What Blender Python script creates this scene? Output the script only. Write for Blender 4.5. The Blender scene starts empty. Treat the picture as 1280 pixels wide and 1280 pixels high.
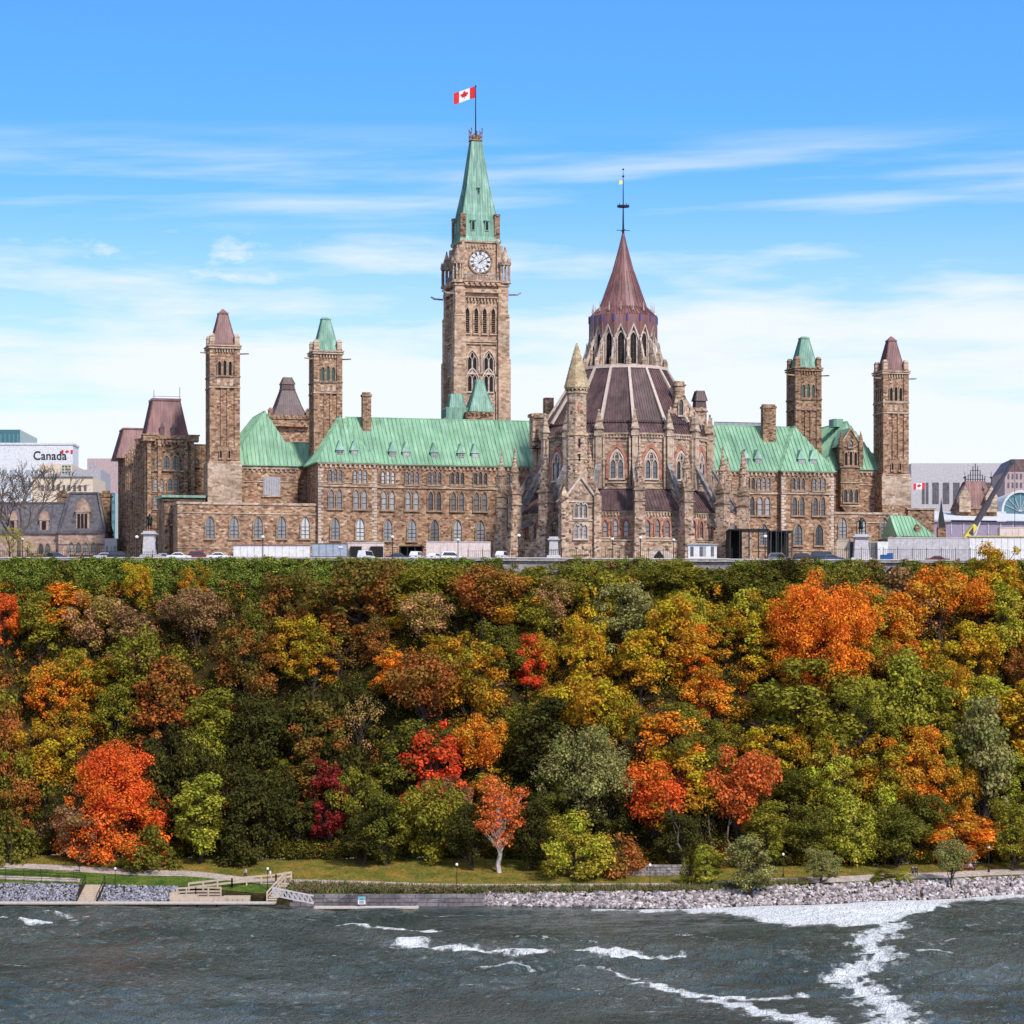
import bpy, bmesh, math, random
import numpy as np
from mathutils import Matrix, Vector
R = math.radians
random.seed(7)
rng = np.random.default_rng(11)
C = bpy.context.scene.collection
S = bpy.context.scene
# ------------------------------------------------------------ camera, sky, sun, exposure
CAMH, FPX, HY = 36.4, 3600.0, 850.0          # camera height above the river, focal length and horizon row (1280 px frame)
cam = bpy.data.cameras.new('camera'); co = bpy.data.objects.new('camera', cam); C.objects.link(co)
co.location = (0, 0, CAMH); co.rotation_euler = (R(90), 0, 0)
cam.sensor_width = 36; cam.lens = 36*FPX/1280; cam.shift_y = (HY-640)/1280
cam.clip_start = 1; cam.clip_end = 6000
S.camera = co
S.view_settings.view_transform = 'Standard'; S.view_settings.look = 'None'
S.view_settings.exposure = 0.45; S.view_settings.gamma = 1
SUN_EL, SUN_AZ = 42, 150      # azimuth clockwise from +Y (the view direction): sun behind the camera, to the right
sl = bpy.data.lights.new('sun', 'SUN'); so = bpy.data.objects.new('sun', sl); C.objects.link(so)
sl.energy = 3.0; sl.angle = R(5); sl.color = (1.0, 0.95, 0.88)
sv = Vector((math.sin(R(SUN_AZ))*math.cos(R(SUN_EL)), math.cos(R(SUN_AZ))*math.cos(R(SUN_EL)), math.sin(R(SUN_EL))))
so.rotation_euler = sv.to_track_quat('Z', 'Y').to_euler()
so.location = (60, -50, 120)

class NT:
    def __init__(s, t): s.t = t
    def n(s, typ, **kw):
        n = s.t.nodes.new(typ)
        for k, v in kw.items():
            if k.startswith('_'): setattr(n, k[1:], v)
        return n
    def l(s, a, b): s.t.links.new(a, b)
    def math(s, op, a, b=None, c=None, clamp=False):
        n = s.t.nodes.new('ShaderNodeMath'); n.operation = op; n.use_clamp = clamp
        for i, x in enumerate((a, b, c)):
            if x is None: continue
            if isinstance(x, (int, float)): n.inputs[i].default_value = x
            else: s.l(x, n.inputs[i])
        return n.outputs[0]
    def vmul(s, a, v):
        n = s.t.nodes.new('ShaderNodeVectorMath'); n.operation = 'MULTIPLY'; s.l(a, n.inputs[0]); n.inputs[1].default_value = v
        return n.outputs[0]
    def vadd(s, a, b):
        n = s.t.nodes.new('ShaderNodeVectorMath'); n.operation = 'ADD'; s.l(a, n.inputs[0]); s.l(b, n.inputs[1]); return n.outputs[0]
    def noise(s, vec, scale, detail=3, rough=.55):
        n = s.t.nodes.new('ShaderNodeTexNoise'); n.inputs['Scale'].default_value = scale
        n.inputs['Detail'].default_value = detail; n.inputs['Roughness'].default_value = rough
        if vec is not None: s.l(vec, n.inputs['Vector'])
        return n.outputs['Fac']
    def ramp(s, fac, stops, interp='LINEAR'):
        n = s.t.nodes.new('ShaderNodeValToRGB'); cr = n.color_ramp; cr.interpolation = interp
        while len(cr.elements) > 1: cr.elements.remove(cr.elements[-1])
        cr.elements[0].position = stops[0][0]; cr.elements[0].color = tuple(stops[0][1])+(1,)
        for p, c in stops[1:]:
            e = cr.elements.new(p); e.color = tuple(c)+(1,)
        s.l(fac, n.inputs[0]); return n.outputs[0]
    def step(s, fac, a, b):
        n = s.t.nodes.new('ShaderNodeMapRange'); n.interpolation_type = 'SMOOTHSTEP'
        n.inputs[1].default_value = a; n.inputs[2].default_value = b; s.l(fac, n.inputs[0]); return n.outputs[0]
    def mix(s, f, a, b, blend='MIX'):
        n = s.t.nodes.new('ShaderNodeMix'); n.data_type = 'RGBA'; n.blend_type = blend
        for i, x in ((0, f), (6, a), (7, b)):
            if isinstance(x, (int, float)): n.inputs[i].default_value = x
            elif isinstance(x, tuple): n.inputs[i].default_value = x if len(x) == 4 else x+(1,)
            else: s.l(x, n.inputs[i])
        return n.outputs[2]

def make_world():
    w = bpy.data.worlds.new('World'); S.world = w; w.use_nodes = True
    t = w.node_tree; t.nodes.clear(); N = NT(t)
    tc = N.n('ShaderNodeTexCoord'); d = tc.outputs['Generated']
    sep = N.n('ShaderNodeSeparateXYZ'); N.l(d, sep.inputs[0])
    X, Y, Z = sep.outputs
    sky = N.n('ShaderNodeTexSky'); sky.sky_type = 'NISHITA'; sky.sun_disc = False
    sky.sun_elevation = R(SUN_EL); sky.sun_rotation = R(SUN_AZ); sky.ozone_density = 3.0; sky.dust_density = 0.6; sky.air_density = 1.0
    # the photograph's narrow band of sky spans the whole range from white horizon to deep blue
    st = N.n('ShaderNodeCombineXYZ'); N.l(X, st.inputs[0]); N.l(Y, st.inputs[1])
    zz = N.math('MULTIPLY', Z, 2.9); N.l(zz, st.inputs[2])
    nm = N.n('ShaderNodeVectorMath', _operation='NORMALIZE'); N.l(st.outputs[0], nm.inputs[0]); N.l(nm.outputs[0], sky.inputs[0])
    hsv = N.n('ShaderNodeHueSaturation'); hsv.inputs['Saturation'].default_value = 1.22; hsv.inputs['Value'].default_value = 1.0
    hsv.inputs['Hue'].default_value = 0.49
    N.l(sky.outputs[0], hsv.inputs['Color'])
    # thin clouds, denser towards the horizon
    flat = N.math('DIVIDE', X, N.math('MAXIMUM', N.math('ABSOLUTE', Y), .05))
    cv = N.n('ShaderNodeCombineXYZ'); N.l(N.math('MULTIPLY', flat, 5.0), cv.inputs[0]); N.l(N.math('MULTIPLY', Z, 34.0), cv.inputs[2]); N.l(N.math('MULTIPLY', Z, 6.0), cv.inputs[1])
    n1 = N.noise(cv.outputs[0], 1.15, 7, .56)
    cv2 = N.n('ShaderNodeCombineXYZ'); N.l(N.math('MULTIPLY', flat, 9.0), cv2.inputs[0]); N.l(N.math('ADD', N.math('MULTIPLY', Z, 120.0), N.math('MULTIPLY', flat, -3.0)), cv2.inputs[2])
    n2 = N.noise(cv2.outputs[0], .8, 5, .5)
    low = N.step(Z, .175, .075)
    f1 = N.step(N.math('ADD', n1, N.math('MULTIPLY', N.step(Z, .185, .085), .40)), .56, .90)
    band = N.math('MULTIPLY', N.step(Z, .145, .163), N.step(Z, .192, .176))
    f2 = N.math('MULTIPLY', N.step(n2, .38, .82), band)
    f2 = N.math('MULTIPLY', f2, .78)
    cv3 = N.n('ShaderNodeCombineXYZ'); N.l(N.math('MULTIPLY', flat, 26.0), cv3.inputs[0]); N.l(N.math('MULTIPLY', Z, 70.0), cv3.inputs[2])
    n3 = N.noise(cv3.outputs[0], 1.0, 6, .6)
    band3 = N.math('MULTIPLY', N.math('MULTIPLY', N.step(Z, .128, .14), N.step(Z, .158, .148)), N.step(flat, .0, -.05))
    f3 = N.math('MULTIPLY', N.math('MULTIPLY', N.step(n3, .49, .74), band3), .85)
    f1 = N.math('MULTIPLY', f1, N.step(Z, .185, .150)); f = N.math('MAXIMUM', N.math('MAXIMUM', f1, f2), f3)
    f = N.math('MAXIMUM', f, N.math('MULTIPLY', N.step(Z, .185, .055), .88))
    up = N.step(Z, -.02, .02); f = N.math('MULTIPLY', N.math('MULTIPLY', f, up), .96)
    skyc = N.mix(1.0, hsv.outputs[0], (1.42, 1.53, 1.88), 'MULTIPLY')
    skyc = N.mix(N.math('MULTIPLY', N.step(Z, .25, .50), .72), skyc, (2.75, 2.75, 2.75))   # unseen grey veil above the frame, added to make the skylight less blue
    col = N.mix(f, skyc, (4.6, 4.8, 5.0))
    bg = N.n('ShaderNodeBackground'); N.l(col, bg.inputs[0]); bg.inputs[1].default_value = 0.15
    out = N.n('ShaderNodeOutputWorld'); N.l(bg.outputs[0], out.inputs[0])
make_world()

# ------------------------------------------------------------ frames
YAW = R(14); CA, SA = math.cos(YAW), math.sin(YAW)
OY = 572.0; OX = (779-640)/FPX*OY
GZ = 58.45                                     # hilltop level
def WX(u, v): return (OX+u*CA-v*SA, OY+u*SA+v*CA)
def DD(u, v): return OY+u*SA+v*CA
def U(px, v): t = (px-640)/FPX; return (t*(OY+v*CA)-OX+v*SA)/(CA-t*SA)
def HH(py, u, v): return CAMH+(HY-py)/FPX*DD(u, v)-GZ
def XP(px, d): return (px-640)/FPX*d
def ZP(py, d): return CAMH-(py-HY)*d/FPX

class MB:
    """collects shapes for ONE mesh"""
    def __init__(s): s.v = []; s.f = []; s.M = None; s.mi = []; s.cur = 0; s.smooth = False
    def add(s, vs, fs):
        o = len(s.v)
        if s.M is not None: vs = [tuple(s.M @ Vector(p)) for p in vs]
        s.v.extend(vs); s.f.extend([tuple(i+o for i in f) for f in fs]); s.mi.extend([s.cur]*len(fs)); return s
    def box(s, x0, x1, y0, y1, z0, z1):
        return s.add([(x0,y0,z0),(x1,y0,z0),(x1,y1,z0),(x0,y1,z0),(x0,y0,z1),(x1,y0,z1),(x1,y1,z1),(x0,y1,z1)],
                     [(0,3,2,1),(4,5,6,7),(0,1,5,4),(1,2,6,5),(2,3,7,6),(3,0,4,7)])
    def frus(s, cx, cy, z0, z1, ax, ay, bx, by):      # half sizes a (bottom) b (top)
        return s.add([(cx-ax,cy-ay,z0),(cx+ax,cy-ay,z0),(cx+ax,cy+ay,z0),(cx-ax,cy+ay,z0),(cx-bx,cy-by,z1),(cx+bx,cy-by,z1),(cx+bx,cy+by,z1),(cx-bx,cy+by,z1)],
                     [(0,3,2,1),(4,5,6,7),(0,1,5,4),(1,2,6,5),(2,3,7,6),(3,0,4,7)])
    def ng(s, cx, cy, z0, z1, r0, r1, n=8, rot=0.0):
        vs = []; 
        for z, r in ((z0, r0), (z1, r1)):
            for i in range(n):
                a = rot+2*math.pi*i/n; vs.append((cx+r*math.cos(a), cy+r*math.sin(a), z))
        fs = [(i, (i+1) % n, n+(i+1) % n, n+i) for i in range(n)]
        fs.append(tuple(range(n-1, -1, -1))); fs.append(tuple(range(n, 2*n)))
        return s.add(vs, fs)
    def lathe(s, cx, cy, prof, n=12, rot=0.0):
        vs = []; fs = []
        for z, r in prof:
            for i in range(n):
                a = rot+2*math.pi*i/n; vs.append((cx+r*math.cos(a), cy+r*math.sin(a), z))
        for k in range(len(prof)-1):
            for i in range(n):
                fs.append((k*n+i, k*n+(i+1) % n, (k+1)*n+(i+1) % n, (k+1)*n+i))
        fs.append(tuple(range(n-1, -1, -1))); fs.append(tuple(range((len(prof)-1)*n, len(prof)*n)))
        return s.add(vs, fs)
    def bar(s, p, q, w, h=None, w2=None):
        h = h or w; p = Vector(p); q = Vector(q); d = (q-p)
        if d.length < 1e-6: return s
        d.normalize(); up = Vector((0,0,1)) if abs(d.z) < .98 else Vector((1,0,0))
        a = d.cross(up).normalized(); b = a.cross(d).normalized(); k = 1 if w2 is None else w2/w
        vs = []
        for c, m in ((p, 1), (q, k)):
            for i, j in ((-1,-1),(1,-1),(1,1),(-1,1)): vs.append(tuple(c+a*(i*w/2*m)+b*(j*h/2*m)))
        return s.add(vs, [(0,3,2,1),(4,5,6,7),(0,1,5,4),(1,2,6,5),(2,3,7,6),(3,0,4,7)])
    def tube(s, p, q, r0, r1=None, n=6):
        r1 = r0 if r1 is None else r1; p = Vector(p); q = Vector(q); d = (q-p)
        if d.length < 1e-6: return s
        d.normalize(); up = Vector((0,0,1)) if abs(d.z) < .95 else Vector((1,0,0))
        a = d.cross(up).normalized(); b = a.cross(d).normalized(); vs = []
        for c, r in ((p, r0), (q, r1)):
            for i in range(n):
                t = 2*math.pi*i/n; vs.append(tuple(c+a*(r*math.cos(t))+b*(r*math.sin(t))))
        fs = [(i, n+i, n+(i+1) % n, (i+1) % n) for i in range(n)]
        fs.append(tuple(range(n))); fs.append(tuple(range(2*n-1, n-1, -1)))
        return s.add(vs, fs)
    def prismY(s, pts, y0, y1):                         # outline (x,z) counter-clockwise seen from -Y
        n = len(pts); vs = [(x, y0, z) for x, z in pts]+[(x, y1, z) for x, z in pts]
        fs = [tuple(range(n)), tuple(range(2*n-1, n-1, -1))]+[(i, n+i, n+(i+1) % n, (i+1) % n) for i in range(n)]
        return s.add(vs, fs)
    def prismX(s, pts, x0, x1):                         # outline (y,z)
        n = len(pts); vs = [(x0, y, z) for y, z in pts]+[(x1, y, z) for y, z in pts]
        fs = [tuple(range(n-1, -1, -1)), tuple(range(n, 2*n))]+[(i, (i+1) % n, n+(i+1) % n, n+i) for i in range(n)]
        return s.add(vs, fs)
    def ringY(s, outer, inner, y0, y1):                 # same number of points, open at the bottom ends
        n = len(outer); vs = []
        for pts, y in ((outer, y0), (inner, y0), (outer, y1), (inner, y1)): vs += [(x, y, z) for x, z in pts]
        fs = []
        for i in range(n-1):
            fs += [(i, i+1, n+i+1, n+i), (2*n+i, 3*n+i, 3*n+i+1, 2*n+i+1), (i, 2*n+i, 2*n+i+1, i+1), (n+i, n+i+1, 3*n+i+1, 3*n+i)]
        fs += [(0, n, 3*n, 2*n), (n-1, 3*n-1, 4*n-1, 2*n-1)]
        return s.add(vs, fs)
    def seams(s, pts, spacing, w=.10, h=.18):           # standing seams laid up a planar, convex roof face
        P = [Vector(p) for p in pts]; n = Vector((0,0,0))
        for i in range(len(P)): n += (P[i]-P[0]).cross(P[(i+1) % len(P)]-P[0])
        if n.length < 1e-6: return s
        n.normalize()
        if n.z < 0: n = -n
        e = Vector((0,0,1)).cross(n)
        if e.length < 1e-4: return s
        e.normalize(); f = n.cross(e)
        q = [((p-P[0]).dot(e), (p-P[0]).dot(f)) for p in P]
        lo, hi = min(a for a, _ in q), max(a for a, _ in q); k = max(1, round((hi-lo)/spacing))
        for i in range(k+1):
            x = lo+(hi-lo)*(i if 0 < i < k else (0.02 if i == 0 else k-.02))/k; ys = []
            for j in range(len(q)):
                (a, b), (c, d) = q[j], q[(j+1) % len(q)]
                if (a-x)*(c-x) <= 0 and abs(a-c) > 1e-6: ys.append(b+(d-b)*(x-a)/(c-a))
            if len(ys) < 2 or max(ys)-min(ys) < .3: continue
            o = P[0]+n*(h*.4)
            s.bar(o+e*x+f*min(ys), o+e*x+f*max(ys), w, h)
        return s
    def roofface(s, pts, sp=.8, w=.11, h=.2):
        s.add([tuple(p) for p in pts], [tuple(range(len(pts)))]); return s.seams(pts, sp, w, h)
    def hip(s, x0, x1, y0, y1, z0, z1, ra, rb, sp=.8, axis='x', eave=.25):
        A, B, Cc, Dd = (x0,y0,z0),(x1,y0,z0),(x1,y1,z0),(x0,y1,z0); Ra = (ra[0],ra[1],z1); Rb = (rb[0],rb[1],z1)
        fc = [[A,B,Rb,Ra],[Cc,Dd,Ra,Rb],[B,Cc,Rb],[Dd,A,Ra]] if axis == 'x' else [[A,B,Ra],[B,Cc,Rb,Ra],[Cc,Dd,Rb],[Dd,A,Ra,Rb]]
        for f in fc: s.roofface(f, sp)
        s.box(x0-.15, x1+.15, y0-.15, y1+.15, z0-eave, z0-.01)
        return s.bar(Ra, Rb, .3, .25)
    def sq(s, cx, cy, z0, z1, a, b, sp=.5, w=.08, ay=None, by=None):   # square frustum roof with seams
        ay = a if ay is None else ay; by = b if by is None else by
        s.frus(cx, cy, z0, z1, a, ay, b, by)
        c0 = [(cx-a,cy-ay,z0),(cx+a,cy-ay,z0),(cx+a,cy+ay,z0),(cx-a,cy+ay,z0)]; c1 = [(cx-b,cy-by,z1),(cx+b,cy-by,z1),(cx+b,cy+by,z1),(cx-b,cy+by,z1)]
        for i in range(4):
            j = (i+1) % 4; s.seams([c0[i], c0[j], c1[j], c1[i]], sp, w, w)
            s.bar(c0[i], c1[i], .16)
        return s
    def mesh(s, name, mats, org=(0,0,0)):
        me = bpy.data.meshes.new(name); ox, oy, oz = org
        me.from_pydata([(x-ox, y-oy, z-oz) for x, y, z in s.v], [], s.f)
        if not isinstance(mats, (list, tuple)): mats = [mats]
        for m in mats: me.materials.append(m)
        if len(mats) > 1: me.polygons.foreach_set('material_index', s.mi)
        if s.smooth: me.polygons.foreach_set('use_smooth', [True]*len(me.polygons))
        me.update(); return me
    def build(s, name, mats, parent=None, label=None):
        org = ORG.get(parent.name, (0,0,0)) if parent is not None else (0,0,0)
        o = bpy.data.objects.new(name, s.mesh(name, mats, org)); C.objects.link(o)
        if parent is not None: o.parent = parent; ORG[o.name] = org
        if label: o['label'] = label
        return o
ORG = {}
def tag(o, label=None, cat=None, group=None, kind=None):
    if label: o['label'] = label
    if cat: o['category'] = cat
    if group: o['group'] = group
    if kind: o['kind'] = kind
    return o
def thingB(name, label, cat, u, v, group=None, h=0.0):     # a thing in the building frame (u along the block, v into it, h above hilltop)
    o = bpy.data.objects.new(name, None); C.objects.link(o); x, y = WX(u, v)
    o.location = (x, y, GZ+h); o.rotation_euler = (0, 0, YAW); o.empty_display_size = .5
    ORG[o.name] = (u, v, h); return tag(o, label, cat, group)
def thingW(name, label, cat, x, y, z, group=None, rz=0.0, org=True):
    o = bpy.data.objects.new(name, None); C.objects.link(o); o.location = (x, y, z); o.rotation_euler = (0, 0, rz); o.empty_display_size = .5
    ORG[o.name] = (x, y, z) if org else (0, 0, 0); return tag(o, label, cat, group)
def put(name, mesh, parent, loc, rz=0.0, label=None):      # a part from shared mesh data, loc in the thing's frame
    o = bpy.data.objects.new(name, mesh); C.objects.link(o); o.parent = parent
    g = ORG.get(parent.name, (0,0,0)); o.location = (loc[0]-g[0], loc[1]-g[1], loc[2]-g[2]); o.rotation_euler = (0,0,rz)
    if label: o['label'] = label
    return o
def copy_tree(o, parent=None):
    c = o.copy(); C.objects.link(c); c.parent = parent
    if parent is not None: c.matrix_parent_inverse = o.matrix_parent_inverse
    for ch in o.children: copy_tree(ch, c)
    return c

# ------------------------------------------------------------ materials
def pmat(name, color, rough=.8, metal=0.0, spec=.3):
    m = bpy.data.materials.new(name); m.use_nodes = True; b = m.node_tree.nodes['Principled BSDF']
    b.inputs['Base Color'].default_value = tuple(color)+(1,); b.inputs['Roughness'].default_value = rough
    b.inputs['Metallic'].default_value = metal; b.inputs['Specular IOR Level'].default_value = spec
    N = NT(m.node_tree); tc = N.n('ShaderNodeTexCoord')
    f = N.noise(tc.outputs['Object'], 1.7, 4, .6)
    k = N.ramp(f, [(.25, tuple(c*.78 for c in color)), (.75, tuple(min(1, c*1.18) for c in color))]); N.l(k, b.inputs['Base Color'])
    return m
def stone(name, cols, cell=(1.5, 1.5, 3.0), stain=.5, bump=.5):
    m = bpy.data.materials.new(name); m.use_nodes = True; t = m.node_tree; N = NT(t); b = t.nodes['Principled BSDF']
    tc = N.n('ShaderNodeTexCoord'); o = tc.outputs['Object']
    vo = N.n('ShaderNodeTexVoronoi'); N.l(N.vmul(o, cell), vo.inputs['Vector']); vo.inputs['Scale'].default_value = 1.0
    vo.inputs['Randomness'].default_value = .75
    sp = N.n('ShaderNodeSeparateColor'); N.l(vo.outputs['Color'], sp.inputs[0])
    n = len(cols); c = N.ramp(sp.outputs[0], [(i/(n-1), cc) for i, cc in enumerate(cols)])
    big = N.noise(N.vmul(o, (.22, .22, .10)), 1.0, 5, .65)
    fine = N.noise(o, 2.3, 3, .7)
    st = N.ramp(big, [(.30, (1-stain*.8,)*3), (.52, (1, 1, 1)), (.75, (1.12, 1.08, 1.04))])
    c = N.mix(1.0, c, st, 'MULTIPLY'); c = N.mix(1.0, c, N.ramp(fine, [(.3, (.72, .70, .70)), (.6, (1.08, 1.08, 1.08))]), 'MULTIPLY')
    c = N.mix(1.0, c, (.92, .93, .94), 'MULTIPLY')
    N.l(c, b.inputs['Base Color']); b.inputs['Roughness'].default_value = .93; b.inputs['Specular IOR Level'].default_value = .15
    bp = N.n('ShaderNodeBump'); bp.inputs['Strength'].default_value = bump; bp.inputs['Distance'].default_value = .12
    N.l(N.math('ADD', sp.outputs[1], fine), bp.inputs['Height']); N.l(bp.outputs[0], b.inputs['Normal'])
    return m
def metalroof(name, c0, c1, c2, rough=.55, streak=(1.4, .20, .14)):
    m = bpy.data.materials.new(name); m.use_nodes = True; t = m.node_tree; N = NT(t); b = t.nodes['Principled BSDF']
    tc = N.n('ShaderNodeTexCoord'); o = tc.outputs['Object']
    f = N.noise(N.vmul(o, streak), 1.0, 5, .65); g = N.noise(o, .18, 3, .6)
    c = N.ramp(f, [(.30, c0), (.50, c1), (.72, c2)]); c = N.mix(1.0, c, N.ramp(g, [(.3, (.74, .77, .78)), (.62, (1.1, 1.08, 1.06))]), 'MULTIPLY')
    g2 = N.noise(N.vmul(o, (streak[0]*.5, streak[1]*.6, streak[2]*.6)), 1.0, 6, .75); c = N.mix(1.0, c, N.ramp(g2, [(.32, (.52,.54,.50)), (.46, (1,1,1)), (.72, (1.08,1.03,1.0))]), 'MULTIPLY')
    N.l(c, b.inputs['Base Color']); b.inputs['Roughness'].default_value = rough; b.inputs['Specular IOR Level'].default_value = .35
    return m
def glassmat(name, lo, hi):
    m = bpy.data.materials.new(name); m.use_nodes = True; t = m.node_tree; N = NT(t); b = t.nodes['Principled BSDF']
    oi = N.n('ShaderNodeObjectInfo'); tc = N.n('ShaderNodeTexCoord')
    f = N.noise(tc.outputs['Object'], .9, 2, .5)
    c = N.ramp(N.math('ADD', N.math('MULTIPLY', oi.outputs['Random'], .8), N.math('MULTIPLY', f, .4)), [(.15, lo), (.55, tuple(a*.7+b*.3 for a, b in zip(lo, hi))), (.95, hi)])  # sky reflection on the panes is put into their base colour
    N.l(c, b.inputs['Base Color']); b.inputs['Roughness'].default_value = .12; b.inputs['Specular IOR Level'].default_value = .8
    return m
def leafmat(name, c1, c2, bias=.5):
    m = bpy.data.materials.new(name); m.use_nodes = True; t = m.node_tree; t.nodes.clear(); N = NT(t)
    at = N.n('ShaderNodeAttribute', _attribute_name='leaf'); sp = N.n('ShaderNodeSeparateColor'); N.l(at.outputs['Color'], sp.inputs[0])
    r, g, bl = sp.outputs
    ge = N.n('ShaderNodeNewGeometry'); nz = N.noise(ge.outputs['Position'], .35, 2, .5)
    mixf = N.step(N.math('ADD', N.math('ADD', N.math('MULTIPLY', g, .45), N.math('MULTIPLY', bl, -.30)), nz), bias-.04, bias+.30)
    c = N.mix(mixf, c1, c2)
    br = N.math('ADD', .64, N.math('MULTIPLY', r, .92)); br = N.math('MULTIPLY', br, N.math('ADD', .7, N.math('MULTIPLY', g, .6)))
    cb = N.n('ShaderNodeCombineColor'); [N.l(br, cb.inputs[i]) for i in range(3)]
    c = N.mix(1.0, c, cb.outputs[0], 'MULTIPLY')
    d = N.n('ShaderNodeBsdfDiffuse'); N.l(c, d.inputs[0]); tr = N.n('ShaderNodeBsdfTranslucent'); N.l(c, tr.inputs[0])
    ms = N.n('ShaderNodeMixShader'); ms.inputs[0].default_value = .28; N.l(d.outputs[0], ms.inputs[1]); N.l(tr.outputs[0], ms.inputs[2])
    out = N.n('ShaderNodeOutputMaterial'); N.l(ms.outputs[0], out.inputs[0]); return m

M = {}
M['stone'] = stone('sandstone_masonry', [(.13,.075,.05),(.29,.168,.104),(.39,.232,.142),(.50,.328,.21),(.25,.125,.08),(.62,.445,.31)])
M['stone_dark'] = stone('weathered_sandstone', [(.065,.040,.026),(.25,.145,.088),(.34,.21,.13),(.44,.295,.19),(.20,.105,.068)], stain=.75)
M['stone_lib'] = stone('library_sandstone', [(.11,.066,.046),(.41,.268,.18),(.52,.362,.25),(.66,.49,.36),(.31,.19,.135)], stain=.7)
M['trim'] = stone('dressed_sandstone', [(.30,.205,.14),(.46,.33,.23),(.54,.41,.30),(.60,.47,.36)], (.8,.8,2.2), .75, .2)
M['trim_mid'] = stone('brown_dressed_sandstone', [(.26,.165,.105),(.36,.24,.16),(.44,.31,.21)], (.8,.8,2.2), .6, .2)
M['trim_pale'] = stone('pale_dressed_stone', [(.50,.38,.30),(.60,.48,.39),(.68,.57,.48)], (.8,.8,1.6), .6, .15)
M['tower'] = stone('clock_tower_stone', [(.30,.185,.12),(.45,.30,.20),(.54,.378,.255),(.62,.46,.33),(.38,.238,.16)], (1.0,1.0,2.0), .5, .3)
M['buff'] = stone('buff_limestone', [(.42,.29,.16),(.56,.41,.24),(.66,.52,.34)], (.9,.9,1.8), .4, .2)
M['red_arch'] = stone('red_sandstone_voussoir', [(.36,.13,.085),(.46,.19,.13),(.54,.27,.19)], (2,2,2), .3, .2)
M['grey_stone'] = stone('grey_limestone', [(.19,.16,.15),(.31,.27,.255),(.42,.375,.355)], (.9,.9,1.8), .5, .3)
M['copper'] = metalroof('green_copper', (.15,.31,.19), (.215,.395,.255), (.31,.49,.35))
M['copper_dark'] = metalroof('aged_green_copper', (.10,.22,.165), (.17,.33,.25), (.34,.52,.42), streak=(1.3,1.3,.10))
M['purple'] = metalroof('brown_copper', (.055,.034,.036), (.10,.058,.060), (.155,.095,.095), .5, (.8,.8,.1))
M['purple_red'] = metalroof('russet_copper', (.13,.055,.05), (.20,.09,.085), (.29,.155,.145), .5, (.9,.9,.1))
M['slate'] = metalroof('slate', (.06,.054,.065), (.10,.092,.108), (.16,.148,.165), .6, (1.5,1.5,1.5))
M['rib'] = pmat('pale_roof_rib', (.50,.40,.34), .7)
M['glass'] = glassmat('window_glass', (.008,.008,.010), (.32,.31,.33))
M['glass_pale'] = glassmat('curtain_and_reflection_glass', (.07,.07,.08), (.50,.49,.50))  # pale base colour carries painted sky reflection as well as blinds
M['dark'] = pmat('dark_void', (.018,.014,.013), .9)
M['iron'] = pmat('black_iron', (.02,.02,.022), .5, .3)
M['white'] = pmat('white_paint', (.66,.64,.64), .6)
M['pink_board'] = pmat('pinkish_hoarding', (.62,.50,.46), .8)
M['grey_panel'] = pmat('grey_steel_panel', (.33,.36,.42), .5, .2)
M['bronze'] = pmat('bronze', (.02,.022,.02), .45, .5)
M['globe'] = pmat('globe_glass', (.82,.80,.74), .2)
M['wood'] = pmat('weathered_timber', (.46,.36,.27), .85)
M['concrete'] = pmat('pale_concrete', (.52,.48,.46), .9)
M['gold'] = pmat('gilded_metal', (.70,.55,.12), .35, .6)
M['blue_paint'] = pmat('blue_iron_paint', (.06,.06,.22), .6)
M['red'] = pmat('flag_red', (.62,.02,.025), .7)
M['flag_white'] = pmat('flag_white', (.80,.80,.80), .7)
M['tyre'] = pmat('black_tyre', (.02,.02,.02), .8)
M['carglass'] = pmat('car_glass', (.03,.035,.045), .1, 0, .8)
M['bark'] = pmat('grey_bark', (.13,.095,.075), .95)
M['bark_dark'] = pmat('dark_bark', (.05,.035,.028), .95)
M['bark_white'] = pmat('birch_bark', (.50,.44,.40), .9)
M['skin'] = pmat('skin', (.50,.32,.25), .6)
M['cloth_dark'] = pmat('dark_cloth', (.03,.03,.04), .9)
M['cloth_pink'] = pmat('pale_pink_cloth', (.62,.42,.44), .9)
M['cloth_white'] = pmat('white_cloth', (.72,.68,.68), .9)
M['hair'] = pmat('dark_hair', (.04,.025,.02), .8)
# ------------------------------------------------------------ terrain
TERR = [  # px column, shoreline row, then (distance, row) of rock top, path near edge, path far edge, foot of the wooded slope
 (-900, 1129, (478,1104),(484,1086),(488,1078),(494,1066)),
 (0,    1129, (478,1104),(484,1086),(488,1079),(494,1068)),
 (220,  1129, (475,1108),(480,1095),(484,1088),(492,1072)),
 (345,  1131, (469,1117),(473,1105),(477,1099),(490,1074)),
 (600,  1132, (466,1117),(468,1112),(472,1105),(488,1072)),
 (850,  1136, (467,1115),(469,1111),(473,1104),(484,1086)),
 (1000, 1131, (473,1107),(476,1104),(480,1097),(489,1082)),
 (1150, 1125, (481,1101),(485,1098),(489,1091),(496,1080)),
 (1280, 1118, (490,1096),(494,1093),(498,1086),(503,1077)),
 (2200, 1118, (492,1096),(496,1093),(500,1086),(506,1077))]
EDGE = [(-900, 526), (0, 527), (640, 530), (1280, 541), (2200, 556)]
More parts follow.
